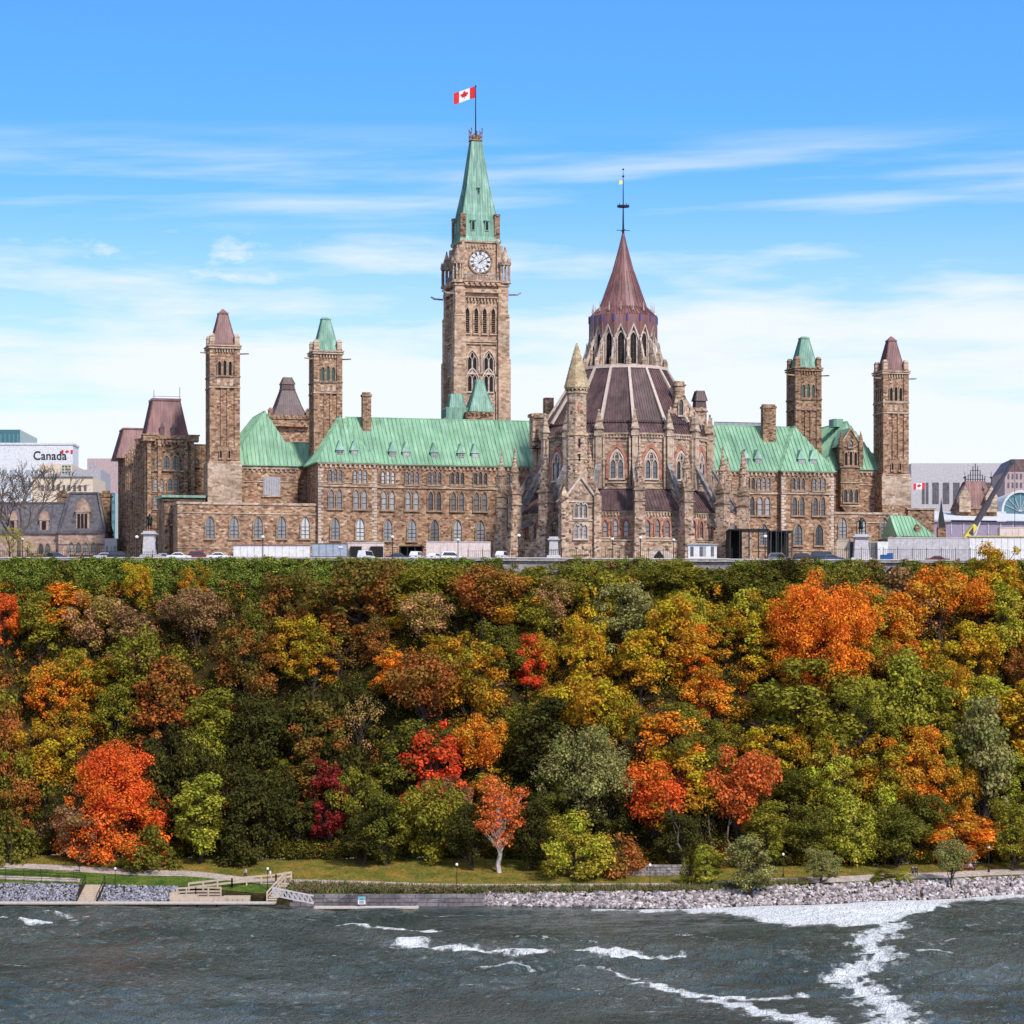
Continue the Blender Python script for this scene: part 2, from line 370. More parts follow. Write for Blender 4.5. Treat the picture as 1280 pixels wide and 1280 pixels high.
def lerp_tab(px):
    for i in range(len(TERR)-1):
        a, b = TERR[i], TERR[i+1]
        if px <= b[0] or i == len(TERR)-2:
            t = min(1, max(0, (px-a[0])/(b[0]-a[0]))); t = t*t*(3-2*t) if b[0]-a[0] < 500 else t
            L = lambda x, y: x+(y-x)*t
            return L(a[1], b[1]), [(L(p[0], q[0]), L(p[1], q[1])) for p, q in zip(a[2:], b[2:])]
def edge_d(px):
    for (a, da), (b, db) in zip(EDGE, EDGE[1:]):
        if px <= b or b == 2200: return da+(db-da)*min(1, max(0, (px-a)/(b-a)))
def profile(px):
    """list of (d, z) from river bed to hill edge"""
    yw, pts = lerp_tab(px); dw = CAMH*FPX/(yw-HY)
    out = [(dw-12, -3.0), (dw, 0.0)]+[(d, ZP(y, d)) for d, y in pts]
    d4, z4 = out[-1]; de = edge_d(px); dz = 0
    for a, b, q in ((630, 700, 3.2), (872, 912, 3.6), (1104, 1124, 2.2)):
        dz = max(dz, q*max(0, min(1, (px-a)/10+.5, (b-px)/10+.5)))
    zt = GZ-.15-dz
    wob = math.sin(px*.021)*1.6+math.sin(px*.057+1)*.9
    out += [(d4+(de-d4)*.10, z4+1.6), (d4+(de-d4)*.32+wob*.5, z4+(zt-z4)*.30), (d4+(de-d4)*.62+wob, z4+(zt-z4)*.62), (d4+(de-d4)*.88, z4+(zt-z4)*.90), (de-.6, zt)]
    return out
def zt_at(x, d):
    px = x/d*FPX+640; P = profile(px)
    for (a, za), (b, zb) in zip(P, P[1:]):
        if d <= b: return za+(zb-za)*max(0, (d-a)/(b-a))
    return GZ
def hit(px, py):
    """where the view ray through (px,py) meets the slope"""
    P = profile(px)
    for k in range(1, len(P)-1):
        (a, za), (b, zb) = P[k], P[k+1]
        ya, yb = HY+(CAMH-za)*FPX/a, HY+(CAMH-zb)*FPX/b
        if yb <= py <= ya:
            t = (ya-py)/(ya-yb+1e-9); d = a+(b-a)*t; return XP(px, d), d, za+(zb-za)*t
    d = P[-1][0]-1; return XP(px, d), d, P[-1][1]

def grassmat(name, a, b, c):
    m = bpy.data.materials.new(name); m.use_nodes = True; t = m.node_tree; N = NT(t); bs = t.nodes['Principled BSDF']
    ge = N.n('ShaderNodeNewGeometry'); o = ge.outputs['Position']
    f = N.noise(o, .30, 5, .65); g = N.noise(o, 2.2, 4, .75)
    col = N.ramp(f, [(.36, a), (.5, b), (.64, c)]); col = N.mix(1.0, col, N.ramp(g, [(.32, (.45,.45,.45)), (.62, (1.35,1.3,1.2))]), 'MULTIPLY')
    N.l(col, bs.inputs['Base Color']); bs.inputs['Roughness'].default_value = 1; bs.inputs['Specular IOR Level'].default_value = .05
    bp = N.n('ShaderNodeBump'); bp.inputs['Strength'].default_value = .8; bp.inputs['Distance'].default_value = .15; N.l(g, bp.inputs['Height']); N.l(bp.outputs[0], bs.inputs['Normal'])
    return m
M['lawn'] = grassmat('lawn_with_fallen_leaves', (.085,.10,.02), (.15,.14,.03), (.25,.16,.035))
M['lawn_green'] = grassmat('short_green_lawn', (.04,.075,.014), (.07,.11,.02), (.12,.15,.03))
M['soil'] = grassmat('woodland_soil', (.018,.015,.008), (.035,.028,.012), (.06,.04,.015))
M['path'] = grassmat('pale_gravel_path', (.34,.28,.27), (.42,.35,.33), (.48,.40,.38))
M['plaza'] = grassmat('hilltop_paving', (.22,.21,.2), (.27,.26,.25), (.3,.29,.27))

PX = list(range(-840, -40, 80))+list(range(-40, 1320, 8))+list(range(1320, 2200, 80))
def strip(name, mat, k0, k1, sub=1, pr=None, lift=0.0, wob=0.0):
    vs = []; fs = []; m = (k1-k0)*sub+1
    for px in (pr or PX):
        P = profile(px)
        for j in range(m):
            q = j/sub; a = min(int(q), k1-k0-1); t = q-a; (da, za), (db, zb) = P[k0+a], P[k0+a+1]
            d = da+(db-da)*t; z = za+(zb-za)*t
            if wob: z += wob*math.sin(px*.11+j*1.7)*math.sin(j*2.3+px*.037)
            vs.append((XP(px, (da+(db-da)*t)), d, z+lift))
    n = len(pr or PX)
    for i in range(n-1):
        for j in range(m-1): fs.append((i*m+j, (i+1)*m+j, (i+1)*m+j+1, i*m+j+1))
    b = MB(); b.v = vs; b.f = fs; b.mi = [0]*len(fs); b.smooth = True
    return b.build(name, mat)
tag(strip('river_bank', M['soil'], 0, 2, 3), kind='structure')
tag(strip('verge', M['lawn_green'], 2, 3, 2), kind='structure')
tag(strip('footpath', M['path'], 3, 4, 1), kind='structure')
tag(strip('lawn', M['lawn'], 4, 5, 5), kind='structure')
tag(strip('hill_slope', M['soil'], 5, 10, 5, wob=.5), kind='structure')
b = MB(); top = [(XP(px, edge_d(px)-.6), edge_d(px)-.6, GZ-.15) for px in PX]; n = len(top)
b.v = top+[(x, y+.6, GZ) for x, y, z in top]+[(x*3, 2600, GZ) for x, y, z in top]
b.f = [(i, i+1, n+i+1, n+i) for i in range(n-1)]+[(n+i, n+i+1, 2*n+i+1, 2*n+i) for i in range(n-1)]; b.mi = [0]*len(b.f)
tag(b.build('hilltop_ground', M['plaza']), kind='structure')

# second, lower path on the left bank and a patch of path-side ground
def ribbon(name, mat, pts, w, lift=.02):
    b = MB(); P = []
    for px, py in pts:
        x, d, z = hit(px, py); P.append(Vector((x, d, z+lift)))
    vs = []
    for i, p in enumerate(P):
        vs += [(p.x, p.y-w/2, zt_at(p.x, p.y-w/2)+lift), (p.x, p.y+w/2, zt_at(p.x, p.y+w/2)+lift)]
    b.add(vs, [(2*i, 2*i+2, 2*i+3, 2*i+1) for i in range(len(P)-1)]); return b.build(name, mat)
tag(ribbon('lower_footpath', M['path'], [(px, 1094+ (px+80)/180*7) for px in range(-80, 101, 10)], 1.5, .05), kind='structure')

# ------------------------------------------------------------ river
def build_water():
    x0, x1, y0, y1, s = -120, 130, 268, 492, .55
    nx = int((x1-x0)/s)+1; ny = int((y1-y0)/s)+1
    gx = np.linspace(x0, x1, nx); gy = np.linspace(y0, y1, ny); Xg, Yg = np.meshgrid(gx, gy)
    r = np.random.default_rng(3); Zg = np.zeros_like(Xg)
    for i in range(46):
        lam = 1.3*(1.11**(i*.52)); a = r.normal(math.pi/2+.35, .55); k = 2*math.pi/lam
        wx = Xg+.8*np.sin(Yg*.13+i)+.6*np.sin(Xg*.19+i*2); wy = Yg+.8*np.sin(Xg*.11+i*1.3)
        Zg += .0115*lam**1.0*np.sin(k*(wx*math.cos(a)+wy*math.sin(a))+r.uniform(0, 6.28))
    amp = .65+.5*np.sin(Xg*.035+1)*np.sin(Yg*.05+2); Zg *= amp
    prow = HY+CAMH*FPX/Yg; srow = np.interp(Xg/Yg*FPX+640, [0,345,600,850,1000,1150,1280], [1129,1131,1132,1136,1131,1125,1118]); shore = np.clip((prow-srow)/9, .15, 1); Zg *= shore
    # foam streaks: polylines in photo coordinates dropped on the water plane
    foam = np.zeros_like(Xg)
    def wp(px, py): d = CAMH*FPX/(py-HY); return XP(px, d), d
    px_g = Xg/Yg*FPX+640; py_g = HY+CAMH*FPX/Yg
    jig = 3*np.sin(px_g*.09+py_g*.5)+2*np.sin(px_g*.23-py_g*.3)+1.4*np.sin(px_g*.51+py_g*.9)
    def streak(pts, w0, w1, k=1.0):
        n = len(pts)-1
        for i, ((a, b_), (c, d)) in enumerate(zip(pts, pts[1:])):
            A = wp(a, b_); B = wp(c, d); vx, vy = B[0]-A[0], B[1]-A[1]
            t = np.clip(((Xg-A[0])*vx+(Yg-A[1])*vy)/(vx*vx+vy*vy), 0, 1)
            dist = np.hypot(Xg-(A[0]+t*vx), (Yg-(A[1]+t*vy))*.55)
            w = (w0+(w1-w0)*(i+t)/n)*(1+.13*jig)
            np.maximum(foam, k*np.clip(1.35-.85*dist/np.maximum(w, .05), 0, 1), out=foam)
    streak([(430,1157),(470,1159),(510,1162),(560,1163)], .9, .6, .9)
    streak([(510,1180),(560,1187),(620,1190),(680,1191),(740,1193),(800,1195),(845,1196)], 1.9, 1.1)
    streak([(600,1208),(660,1211),(730,1218)], .6, .6, .7)
    streak([(700,1213),(760,1216),(805,1222)], .5, .7, .7)
    streak([(800,1232),(850,1240),(900,1247),(960,1250),(1010,1245)], 1.3, 1.0)
    streak([(900,1252),(940,1262),(990,1272),(1040,1282)], 1.4, 2.4)
    streak([(1095,1150),(1120,1160),(1080,1175),(1100,1195),(1060,1225),(1090,1245),(1120,1262),(1110,1290)], 2.2, 2.8, .9)
    streak([(1105,1185),(1150,1191),(1190,1192)], .9, .5, .8)
    streak([(0,1151),(40,1153),(110,1151)], .9, .4, .9)
    streak([(50,1146),(200,1144)], .4, .3, .5); streak([(440,1145),(610,1146)], .35, .3, .6)
    streak([(640,1170),(700,1173),(760,1181)], .5, .5, .5); streak([(860,1170),(940,1176)], .4, .4, .5)
    for i in range(70):
        a = r.uniform(0, 1280); b_ = r.uniform(1150, 1278); L = r.uniform(8, 45)
        streak([(a, b_), (a+L, b_+r.uniform(-1.5, 1.5))], .22, .18, r.uniform(.3, .75))
    # broad foam sheet lying against the riprap on the right
    up = np.interp(px_g, [730,850,950,1010,1075,1150,1200,1290], [1138,1138,1133,1131,1127,1124,1121,1118])
    lo = np.interp(px_g, [730,850,905,940,975,1020,1060,1110,1135,1165,1200,1290], [1139,1140,1143,1150,1156,1158,1157,1155,1147,1137,1127,1122])
    lo = lo+jig*.35
    ins = np.clip((py_g-up+2.0)/1.2, 0, 1)*np.clip((lo+1.5-py_g)/5.0, 0, 1)*(px_g > 740)
    cut = np.exp(-(((px_g-890)/52)**2+((py_g-1145.5)/2.2)**2)*1.2); ins = ins*(1-cut)
    foam = np.maximum(foam, ins*1.35)
    me = bpy.data.meshes.new('river'); V = np.stack([Xg, Yg, Zg], -1).reshape(-1, 3)
    idx = np.arange(nx*ny).reshape(ny, nx); F = np.stack([idx[:-1,:-1], idx[:-1,1:], idx[1:,1:], idx[1:,:-1]], -1).reshape(-1, 4)
    me.vertices.add(len(V)); me.vertices.foreach_set('co', V.ravel().astype(np.float32))
    me.loops.add(F.size); me.loops.foreach_set('vertex_index', F.ravel().astype(np.int32)); me.polygons.add(len(F))
    me.polygons.foreach_set('loop_start', np.arange(0, F.size, 4, dtype=np.int32)); me.polygons.foreach_set('loop_total', np.full(len(F), 4, np.int32))
    me.polygons.foreach_set('use_smooth', np.ones(len(F), bool)); me.update(calc_edges=True)
    at = me.attributes.new('foam', 'FLOAT', 'POINT'); at.data.foreach_set('value', foam.ravel().astype(np.float32))
    m = bpy.data.materials.new('river_water'); m.use_nodes = True; t = m.node_tree; N = NT(t); bs = t.nodes['Principled BSDF']
    ge = N.n('ShaderNodeNewGeometry'); o = ge.outputs['Position']
    fa = N.n('ShaderNodeAttribute', _attribute_name='foam')
    nz = N.noise(N.vmul(o, (1.0, .55, 1)), .8, 6, .72); nz2 = N.noise(N.vmul(o, (1.2, .5, 1)), 3.0, 3, .7)
    f = N.step(N.math('ADD', fa.outputs['Fac'], N.math('MULTIPLY', N.math('SUBTRACT', N.math('ADD', N.math('MULTIPLY', nz, .7), N.math('MULTIPLY', nz2, .3)), .5), 3.0)), .28, 1.0)
    f = N.math('MULTIPLY', f, N.step(fa.outputs['Fac'], .02, .15))
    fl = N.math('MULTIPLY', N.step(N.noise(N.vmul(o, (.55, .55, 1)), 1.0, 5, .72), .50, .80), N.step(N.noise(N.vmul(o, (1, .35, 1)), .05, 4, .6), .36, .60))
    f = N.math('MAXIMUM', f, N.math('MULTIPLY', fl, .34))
    big = N.noise(o, .04, 3, .5); base = N.ramp(big, [(.35, (.040,.062,.056)), (.65, (.100,.122,.114))])
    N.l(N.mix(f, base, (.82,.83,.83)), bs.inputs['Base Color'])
    rr = N.n('ShaderNodeMapRange'); N.l(f, rr.inputs[0]); rr.inputs[3].default_value = .10; rr.inputs[4].default_value = .9; N.l(rr.outputs[0], bs.inputs['Roughness'])
    bs.inputs['IOR'].default_value = 1.33; bs.inputs['Specular IOR Level'].default_value = .5; bs.inputs['Specular Tint'].default_value = (.94, .90, .80, 1)
    w1 = N.noise(N.vmul(o, (.85, .34, 1)), 1.0, 4, .70); w2 = N.noise(N.vmul(o, (1, .5, 1)), 3.4, 2, .6)
    bp = N.n('ShaderNodeBump'); bp.inputs['Strength'].default_value = 1.0; bp.inputs['Distance'].default_value = 1.9
    N.l(N.math('ADD', w1, N.math('MULTIPLY', w2, .35)), bp.inputs['Height']); N.l(bp.outputs[0], bs.inputs['Normal'])
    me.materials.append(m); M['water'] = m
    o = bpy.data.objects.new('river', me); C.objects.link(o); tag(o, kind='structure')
    b = MB(); z = -.02
    for (a, c, d, e) in ((-900, x0, -200, 560), (x1, 900, -200, 560), (x0, x1, -200, y0)): b.add([(a,d,z),(c,d,z),(c,e,z),(a,e,z)], [(0,1,2,3)])
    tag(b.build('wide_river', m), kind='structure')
build_water()

M['window_frame'] = pmat('dark_bar_and_reveal_shade', (.05,.04,.04), .7)  # dark glazing bars, plus painted shade for the window reveal
# ------------------------------------------------------------ window kits (shared meshes, wall plane y=0, facing -Y)
def arch(w, h, n=5, k=1.0):
    """pointed arch outline from bottom left over the apex to bottom right; k = sharpness"""
    hs = h-w*1.02*k; P = [(-w/2, 0), (-w/2, hs)]
    for i in range(1, n):
        t = math.radians(60)*i/n; P.append((w/2-w*math.cos(t), hs+(h-hs)*math.sin(t)/.866))
    P.append((0, h)); Q = [(-x, z) for x, z in P[:-1]][::-1]; return P+Q
def off(w, h, e): return [(x, z) for x, z in arch(w+2*e, h+e*1.4)]
def window_kit(name, lights, frame=.22, hood=None, sill=True, mul=True, fm='trim_mid', gm='glass', depth=.32, recess=False, bars=2):
    fb = MB(); pb = MB()
    for (x, w, h, z) in lights:
        o = [(px+x, pz+z) for px, pz in off(w, h, frame)]; i = [(px+x, pz+z) for px, pz in arch(w, h)]
        fb.ringY(o, i, -depth, .02)
        pb.prismY([(px+x, pz+z) for px, pz in arch(w, h)][::1], -.05, .02)
        fb.cur = 1; e = [(px+x, pz+z) for px, pz in arch(w-.16, h-.12)]; fb.ringY(i, e, -.17, -.051)  # dark ring inside the frame paints in the shade of the recess
        if mul:
            hs = h-w*1.0
            if w > 1.2: fb.box(x-.07, x+.07, -.16, -.051, z, z+h*.93)
            for q in range(1, bars+1): fb.box(x-w/2, x+w/2, -.12, -.052, z+hs*q/(bars+.5)-.05, z+hs*q/(bars+.5)+.05)
        fb.cur = 0
    x0 = min(l[0]-l[1]/2 for l in lights)-frame-.1; x1 = max(l[0]+l[1]/2 for l in lights)+frame+.1; zb = min(l[3] for l in lights)
    if sill: fb.box(x0, x1, -depth-.12, .02, zb-.32, zb-.005)
    if hood:
        w, h, e = hood; fb.ringY(off(w, h, e), arch(w, h), -depth-.12, .02)
    return (name, fb.mesh('window', [M[fm], M['window_frame']]), pb.mesh('pane', M[gm]))
def place_window(kit, parent, u, v, h, rz=0.0, name='window'):
    f = put(name, kit[1], parent, (u, v, h), rz); p = bpy.data.objects.new('pane', kit[2]); C.objects.link(p); p.parent = f; return f
K = {}
K['triple'] = window_kit('t', [(-1.05,.72,2.7,0),(0,.72,2.9,0),(1.05,.72,2.7,0)], .17, gm='glass')
K['triple_pale'] = window_kit('t', [(-1.05,.72,2.7,0),(0,.72,2.9,0),(1.05,.72,2.7,0)], .17, gm='glass_pale')
K['pair'] = window_kit('p', [(-.85,1.0,3.9,0),(.85,1.0,3.9,0)], .24)
K['pair_pale'] = window_kit('p', [(-.85,1.0,3.9,0),(.85,1.0,3.9,0)], .24, gm='glass_pale')
K['big'] = window_kit('b', [(0,1.75,4.5,0)], .30, gm='glass', bars=3)
K['big_pale'] = window_kit('b', [(0,1.75,4.5,0)], .30, gm='glass_pale', bars=3)
K['lancet'] = window_kit('l', [(0,.8,3.1,0)], .22, gm='glass', fm='trim')
K['lib3'] = window_kit('l3', [(-2.0,.95,3.1,0),(0,.95,3.3,0),(2.0,.95,3.1,0)], .34, fm='red_arch', sill=False)
K['drum'] = window_kit('d', [(-.72,.95,3.6,0),(.72,.95,3.6,0),(0,.7,1.5,3.5)], .2, fm='trim_pale', hood=None)
K['belfry'] = window_kit('f', [(-1.1,.62,2.9,0),(0,.62,3.1,0),(1.1,.62,2.9,0)], .24, gm='dark', mul=False)
K['small3'] = window_kit('s', [(-1.25,.85,2.9,0),(0,.85,2.9,0),(1.25,.85,2.9,0)], .2)
K['square'] = window_kit('q', [(0,1.0,1.6,0)], .16)

def dentils(mb, u0, u1, v, h, sp=.9, w=.4, dz=.55, dy=.35):
    n = max(1, int((u1-u0)/sp))
    for i in range(n):
        x = u0+(i+.5)*(u1-u0)/n; mb.box(x-w/2, x+w/2, v-dy, v-.001, h-dz, h-.002)
def dentilsY(mb, v0, v1, u, h, sp=.9, w=.4, dz=.55, dx=.35, sgn=-1):
    n = max(1, int((v1-v0)/sp))
    for i in range(n):
        y = v0+(i+.5)*(v1-v0)/n; mb.box(min(u, u+sgn*dx), max(u, u+sgn*dx), y-w/2, y+w/2, h-dz, h-.002)

# ------------------------------------------------------------ centre block (rear range of the parliament building)
VF, VP = 32.0, 30.4                      # main wall plane, pavilion plane
uL, uL2, uR2, uR = U(398, VP), U(471, VP), U(977, VP), U(1042, VP)
HE = HH(580, U(520, VF), VF); HR = HH(523, U(520, VF), 41.0)
cb = thingB('parliament_building', 'long sandstone gothic block with green copper roof behind the library, its middle hidden by it', 'building', 0, 34)
w = MB(); w.box(uL+.3, uR-.3, VF, 50, -.5, HE-.3); w.box(uL, uL2, VP, VF+1, -.5, HE-.32); w.box(uR2, uR, VP, VF+1, -.5, HE-.32)
w.build('wall', M['stone'], cb)
t = MB()
for (a, c, v) in ((uL, uL2, VP), (uL2, uR2, VF), (uR2, uR, VP)):
    t.box(a-.05, c+.05, v-.28, v-.002, HH(609, U(500, VF), VF)-.22, HH(609, U(500, VF), VF)+.22)
    t.box(a-.02, c+.02, v-.14, v-.002, 5.4, 5.62); t.box(a-.02, c+.02, v-.12, v-.002, HE-4.25, HE-4.05); t.box(a-.02, c+.02, v-.5, v-.002, -.5, 1.4)
    dentils(t, a, c, v, HE-.45, .95, .42, .7, .32); t.box(a-.1, c+.1, v-.42, v-.002, HE-.44, HE-.05)
t.build('string_course', M['trim'], cb)
for e, sx in ((uL, 1), (uL2, -1), (uR2, 1), (uR, -1)):
    z = .2; i = 0; q = MB()
    while z < HE-1.5:
        ww = 1.0 if i % 2 else .6; q.box(min(e-.06*sx, e+ww*sx), max(e-.06*sx, e+ww*sx), VP-.06, VP+.5, z, z+.5); z += .62; i += 1
    q.build('quoins', M['trim_pale'], cb)
rf = MB(); rdg = 41.5
rf.hip(uL+.5, uR-.5, VF-.4, 51.0, HE, HR, (U(432, rdg), rdg), (U(989, rdg), rdg), .85)
for a, c in ((uL, uL2), (uR2, uR)):
    m_ = (a+c)/2; hw = (c-a)/2
    rf.hip(a-.3, c+.3, VP-.4, rdg+9, HE+.03, HR-.05, (m_, VP+8.5), (m_, rdg+.2), .85, 'y')
rf.build('roof', M['copper'], cb)
cr = MB()
for i in range(40):
    x = U(893, rdg)+i*(U(952, rdg)-U(893, rdg))/40
    cr.box(x, x+.12, rdg-.06, rdg+.06, HR+.1, HR+.75)
cr.box(U(893, rdg), U(952, rdg), rdg-.05, rdg+.05, HR+.70, HR+.82); cr.build('ridge_cresting', M['iron'], cb)
hU, hM, hB = HH(605.5, U(500, VF), VF), HH(637.5, U(500, VF), VF), HH(676, U(500, VF), VF)
for px, v in ((419,VP),(450,VP),(484.8,VF),(514.8,VF),(543,VF),(571.5,VF),(600.3,VF),(629,VF),(935,VF),(954.5,VF),(997.5,VP),(1023.5,VP)):
    u = U(px, v); pale = px < 530 and px != 514.8
    place_window(K['triple_pale' if pale else 'triple'], cb, u, v, hU)
    place_window(K['pair_pale' if px < 525 else 'pair'], cb, u, v, hM)
    if px not in (935,): place_window(K['big_pale' if (px < 580 or px in (997.5,)) else 'big'], cb, u, v, hB)
def dormer(parent, u, v, h, s=1.0, mat='copper_dark'):
    b = MB(); b.box(u-.75*s, u+.75*s, v, v+2.2*s, h, h+1.6*s)
    b.add([(u-.95*s, v-.2, h+1.6*s), (u+.95*s, v-.2, h+1.6*s), (u, v+.4, h+3.7*s), (u-.95*s, v+3*s, h+1.6*s), (u+.95*s, v+3*s, h+1.6*s), (u, v+3*s, h+3.7*s)], [(0,1,2),(0,2,5,3),(1,4,5,2),(3,5,4)])
    o = b.build('dormer', M[mat], parent)
    p = MB(); p.box(u-.58*s, u+.58*s, v-.06, v-.002, h+.15, h+1.5*s); p.build('pane', M['glass_pale'], o)
    f = MB(); f.box(u-.65*s, u+.65*s, v-.12, v-.062, h+.02, h+.16); f.box(u-.04, u+.04, v-.12, v-.062, h+.16, h+1.5*s); f.box(u-.58*s, u+.58*s, v-.115, v-.062, h+.78*s, h+.86*s)
    f.build('frame', M['trim_pale'], o); return o
sl_ = (HR-HE)/(rdg-VF+.4)
for px in (425, 443): vv = VP+1.0; dormer(cb, U(px, vv), vv, HE+.9)
for px in (491, 508, 543, 577, 594, 933, 948): vv = VF+1.1; dormer(cb, U(px, vv), vv, HE+.95)
for px in (1002, 1017): vv = VP+1.0; dormer(cb, U(px, vv), vv, HE+.9)
def chimney(parent, px0, px1, ytop, v, h0, mat='stone_dark', dv=1.6):
    a, c = U(px0, v), U(px1, v); ht = HH(ytop, a, v); b = MB()
    b.box(a, c, v, v+dv, h0, ht-.9); b.box(a-.15, c+.15, v-.15, v+dv+.15, ht-.9, ht-.45); b.box(a+.1, c-.1, v+.1, v+dv-.1, ht-.45, ht)
    m_ = (a+c)/2; b.box(m_-.12, m_+.12, v-.12, v-.002, h0+2, ht-1); b.box(a-.1, c+.1, v-.1, v+dv+.1, h0+(ht-h0)*.5, h0+(ht-h0)*.5+.3)
    return b.build('chimney', M[mat], parent)
chimney(cb, 453.5, 464, 490, 38.5, HE+3); chimney(cb, 954, 970, 505, 38.0, HE+2.0)
# bulk of the block behind the rear range
bk = MB(); bk.box(U(300, 50), uR+20, 50.2, 112, -.5, HE-3); bk.build('wall', M['stone'], cb)
bt = MB(); bt.sq(U(569, 108), 108, HE-3, HH(511,U(569,108),108)+.1, 2.8, 2.6); bt.sq(U(569.5,108), 108, HH(523,U(569,108),108), HH(493,U(569,108),108), 2.3, 1.3, .5)
bt.sq(U(599,106), 106, HH(516,U(599,106),106), HH(489,U(599,106),106), 3.0, 1.35, .5); bt.sq(U(599,106), 106, HH(489,U(599,106),106), HH(475,U(599,106),106), 1.35, .8, .5)
bt.build('turret_roof', M['copper_dark'], cb)
bs_ = MB(); bs_.box(U(583,103), U(616,103), 103, 110, HE-3, HH(516,U(599,106),106)-.1); bs_.box(U(556,105), U(583,105), 105.5, 111, HE-3, HH(523,U(569,108),108)-.1)
dentils(bs_, U(583,103), U(616,103), 103, HH(516,U(599,106),106)-.3, 1.0); bs_.build('turret_wall', M['stone_dark'], cb)

# ------------------------------------------------------------ low wings either side of the block
def low_wing(name, label, pxa, pxb, v, ytop, wins, depth=12):
    a, c = U(pxa, v), U(pxb, v); h = HH(ytop, (a+c)/2, v)
    th = thingB(name, label, 'building', (a+c)/2, v+depth/2); b = MB()
    b.prismY([(a, -.5), (c, -.5), (c, h), (a, h)], v, v+depth); b.build('wall', M['stone'], th)
    t = MB(); t.box(a-.15, c-.01, v-.22, v-.002, h-.35, h+.12); t.box(a-.1, c-.01, v-.15, v-.002, h-2.2, h-1.95); t.box(a-.1, c-.01, v-.13, v-.002, 4.6, 4.82); t.box(a-.3, c-.01, v-.4, v-.002, -.5, 1.7)
    t.box(a-.22, a-.002, v-.15, v+depth, h-.35, h+.12); t.build('string_course', M['trim'], th)
    for px in wins: place_window(K['big_pale'], th, U(px, v), v, HH(673, U(px, v), v))
    return th
lw = low_wing('stone_annexe', 'low single storey sandstone annexe with five arched windows, left of the green-roofed block', 222, 397, VP+1.2, 629, (262.5,292.5,322.7,352,381.4), 13)
rw = low_wing('stone_annexe', 'low sandstone annexe with arched windows behind the tall bronze statue on the right', 1043, 1122, VP+1.4, 641, (1053,1105), 10)
place_window(K['big'], rw, U(1077, VP+1.4), VP+1.4, HH(673, U(1077, VP+1.4), VP+1.4))
# chamber halls
def hall(label, pxa, pxb, v, yeave, yridge, pxapex, ax_back, rid_v):
    a, c = U(pxa, v), U(pxb, v); he = HH(yeave, (a+c)/2, v); ua = U(pxapex, v+rid_v); hr = HH(yridge, ua, v+rid_v)
    th = thingB('chamber_hall', label, 'building', (a+c)/2, v+15); b = MB(); b.box(a, c, v, v+30, -.5, he-.3); b.build('wall', M['stone'], th)
    t = MB(); t.box(a-.1, c+.1, v-.3, v-.002, he-.9, he-.35); t.box(a, c, v-.15, v-.002, he-3.6, he-3.4); dentils(t, a, c, v, he-.92, 1.0, .4, .5, .25); t.build('cornice', M['trim'], th)
    r = MB(); r.hip(a-.4, c+.4, v-.5, v+31, he, hr, (ua, v+rid_v), (ua, v+ax_back), .85, 'y'); r.build('roof', M['copper'], th)
    return th, a, c, he, hr
h1, a, c, he, hr = hall('sandstone hall with steep green hipped roof between the two left towers', 288, 372, 45, 581, 514, 331, 24, 7.5)
g = MB(); x0, x1 = U(329, 45), U(350, 45); g.box(x0, x1, 44.75, 44.998, HH(619, x0, 45), HH(596, x0, 45)); g.build('blind_window', M['grey_panel'], h1)
g = MB(); z0, z1 = HH(619, x0, 45), HH(596, x0, 45)
for i in range(7): xx = x0+(x1-x0)*(i+.5)/7; g.box(xx-.05, xx+.05, 44.66, 44.748, z0, z1)
g.box(x0-.3, x1+.3, 44.6, 44.998, z0-.35, z0-.003); g.build('window_frame', M['trim'], h1)
e = MB(); ua, ub = U(366, 47), U(390, 47); e.box(ua, ub, 47, 57, -.5, HH(581, ua, 47)-.3); e.build('side_wall', M['stone'], h1)
e = MB(); e.hip(ua-1, ub+.3, 46.5, 57.5, HH(581, ua, 47), HH(553, ua, 51), (ua-1, 51.5), (ub+.3, 51.5), .85); e.build('side_roof', M['copper'], h1)
h2, a2, c2, he2, hr2 = hall('sandstone hall with green hipped roof between the two right towers', 1030, 1103, 45, 586, 527, 1059, 24, 7.0)
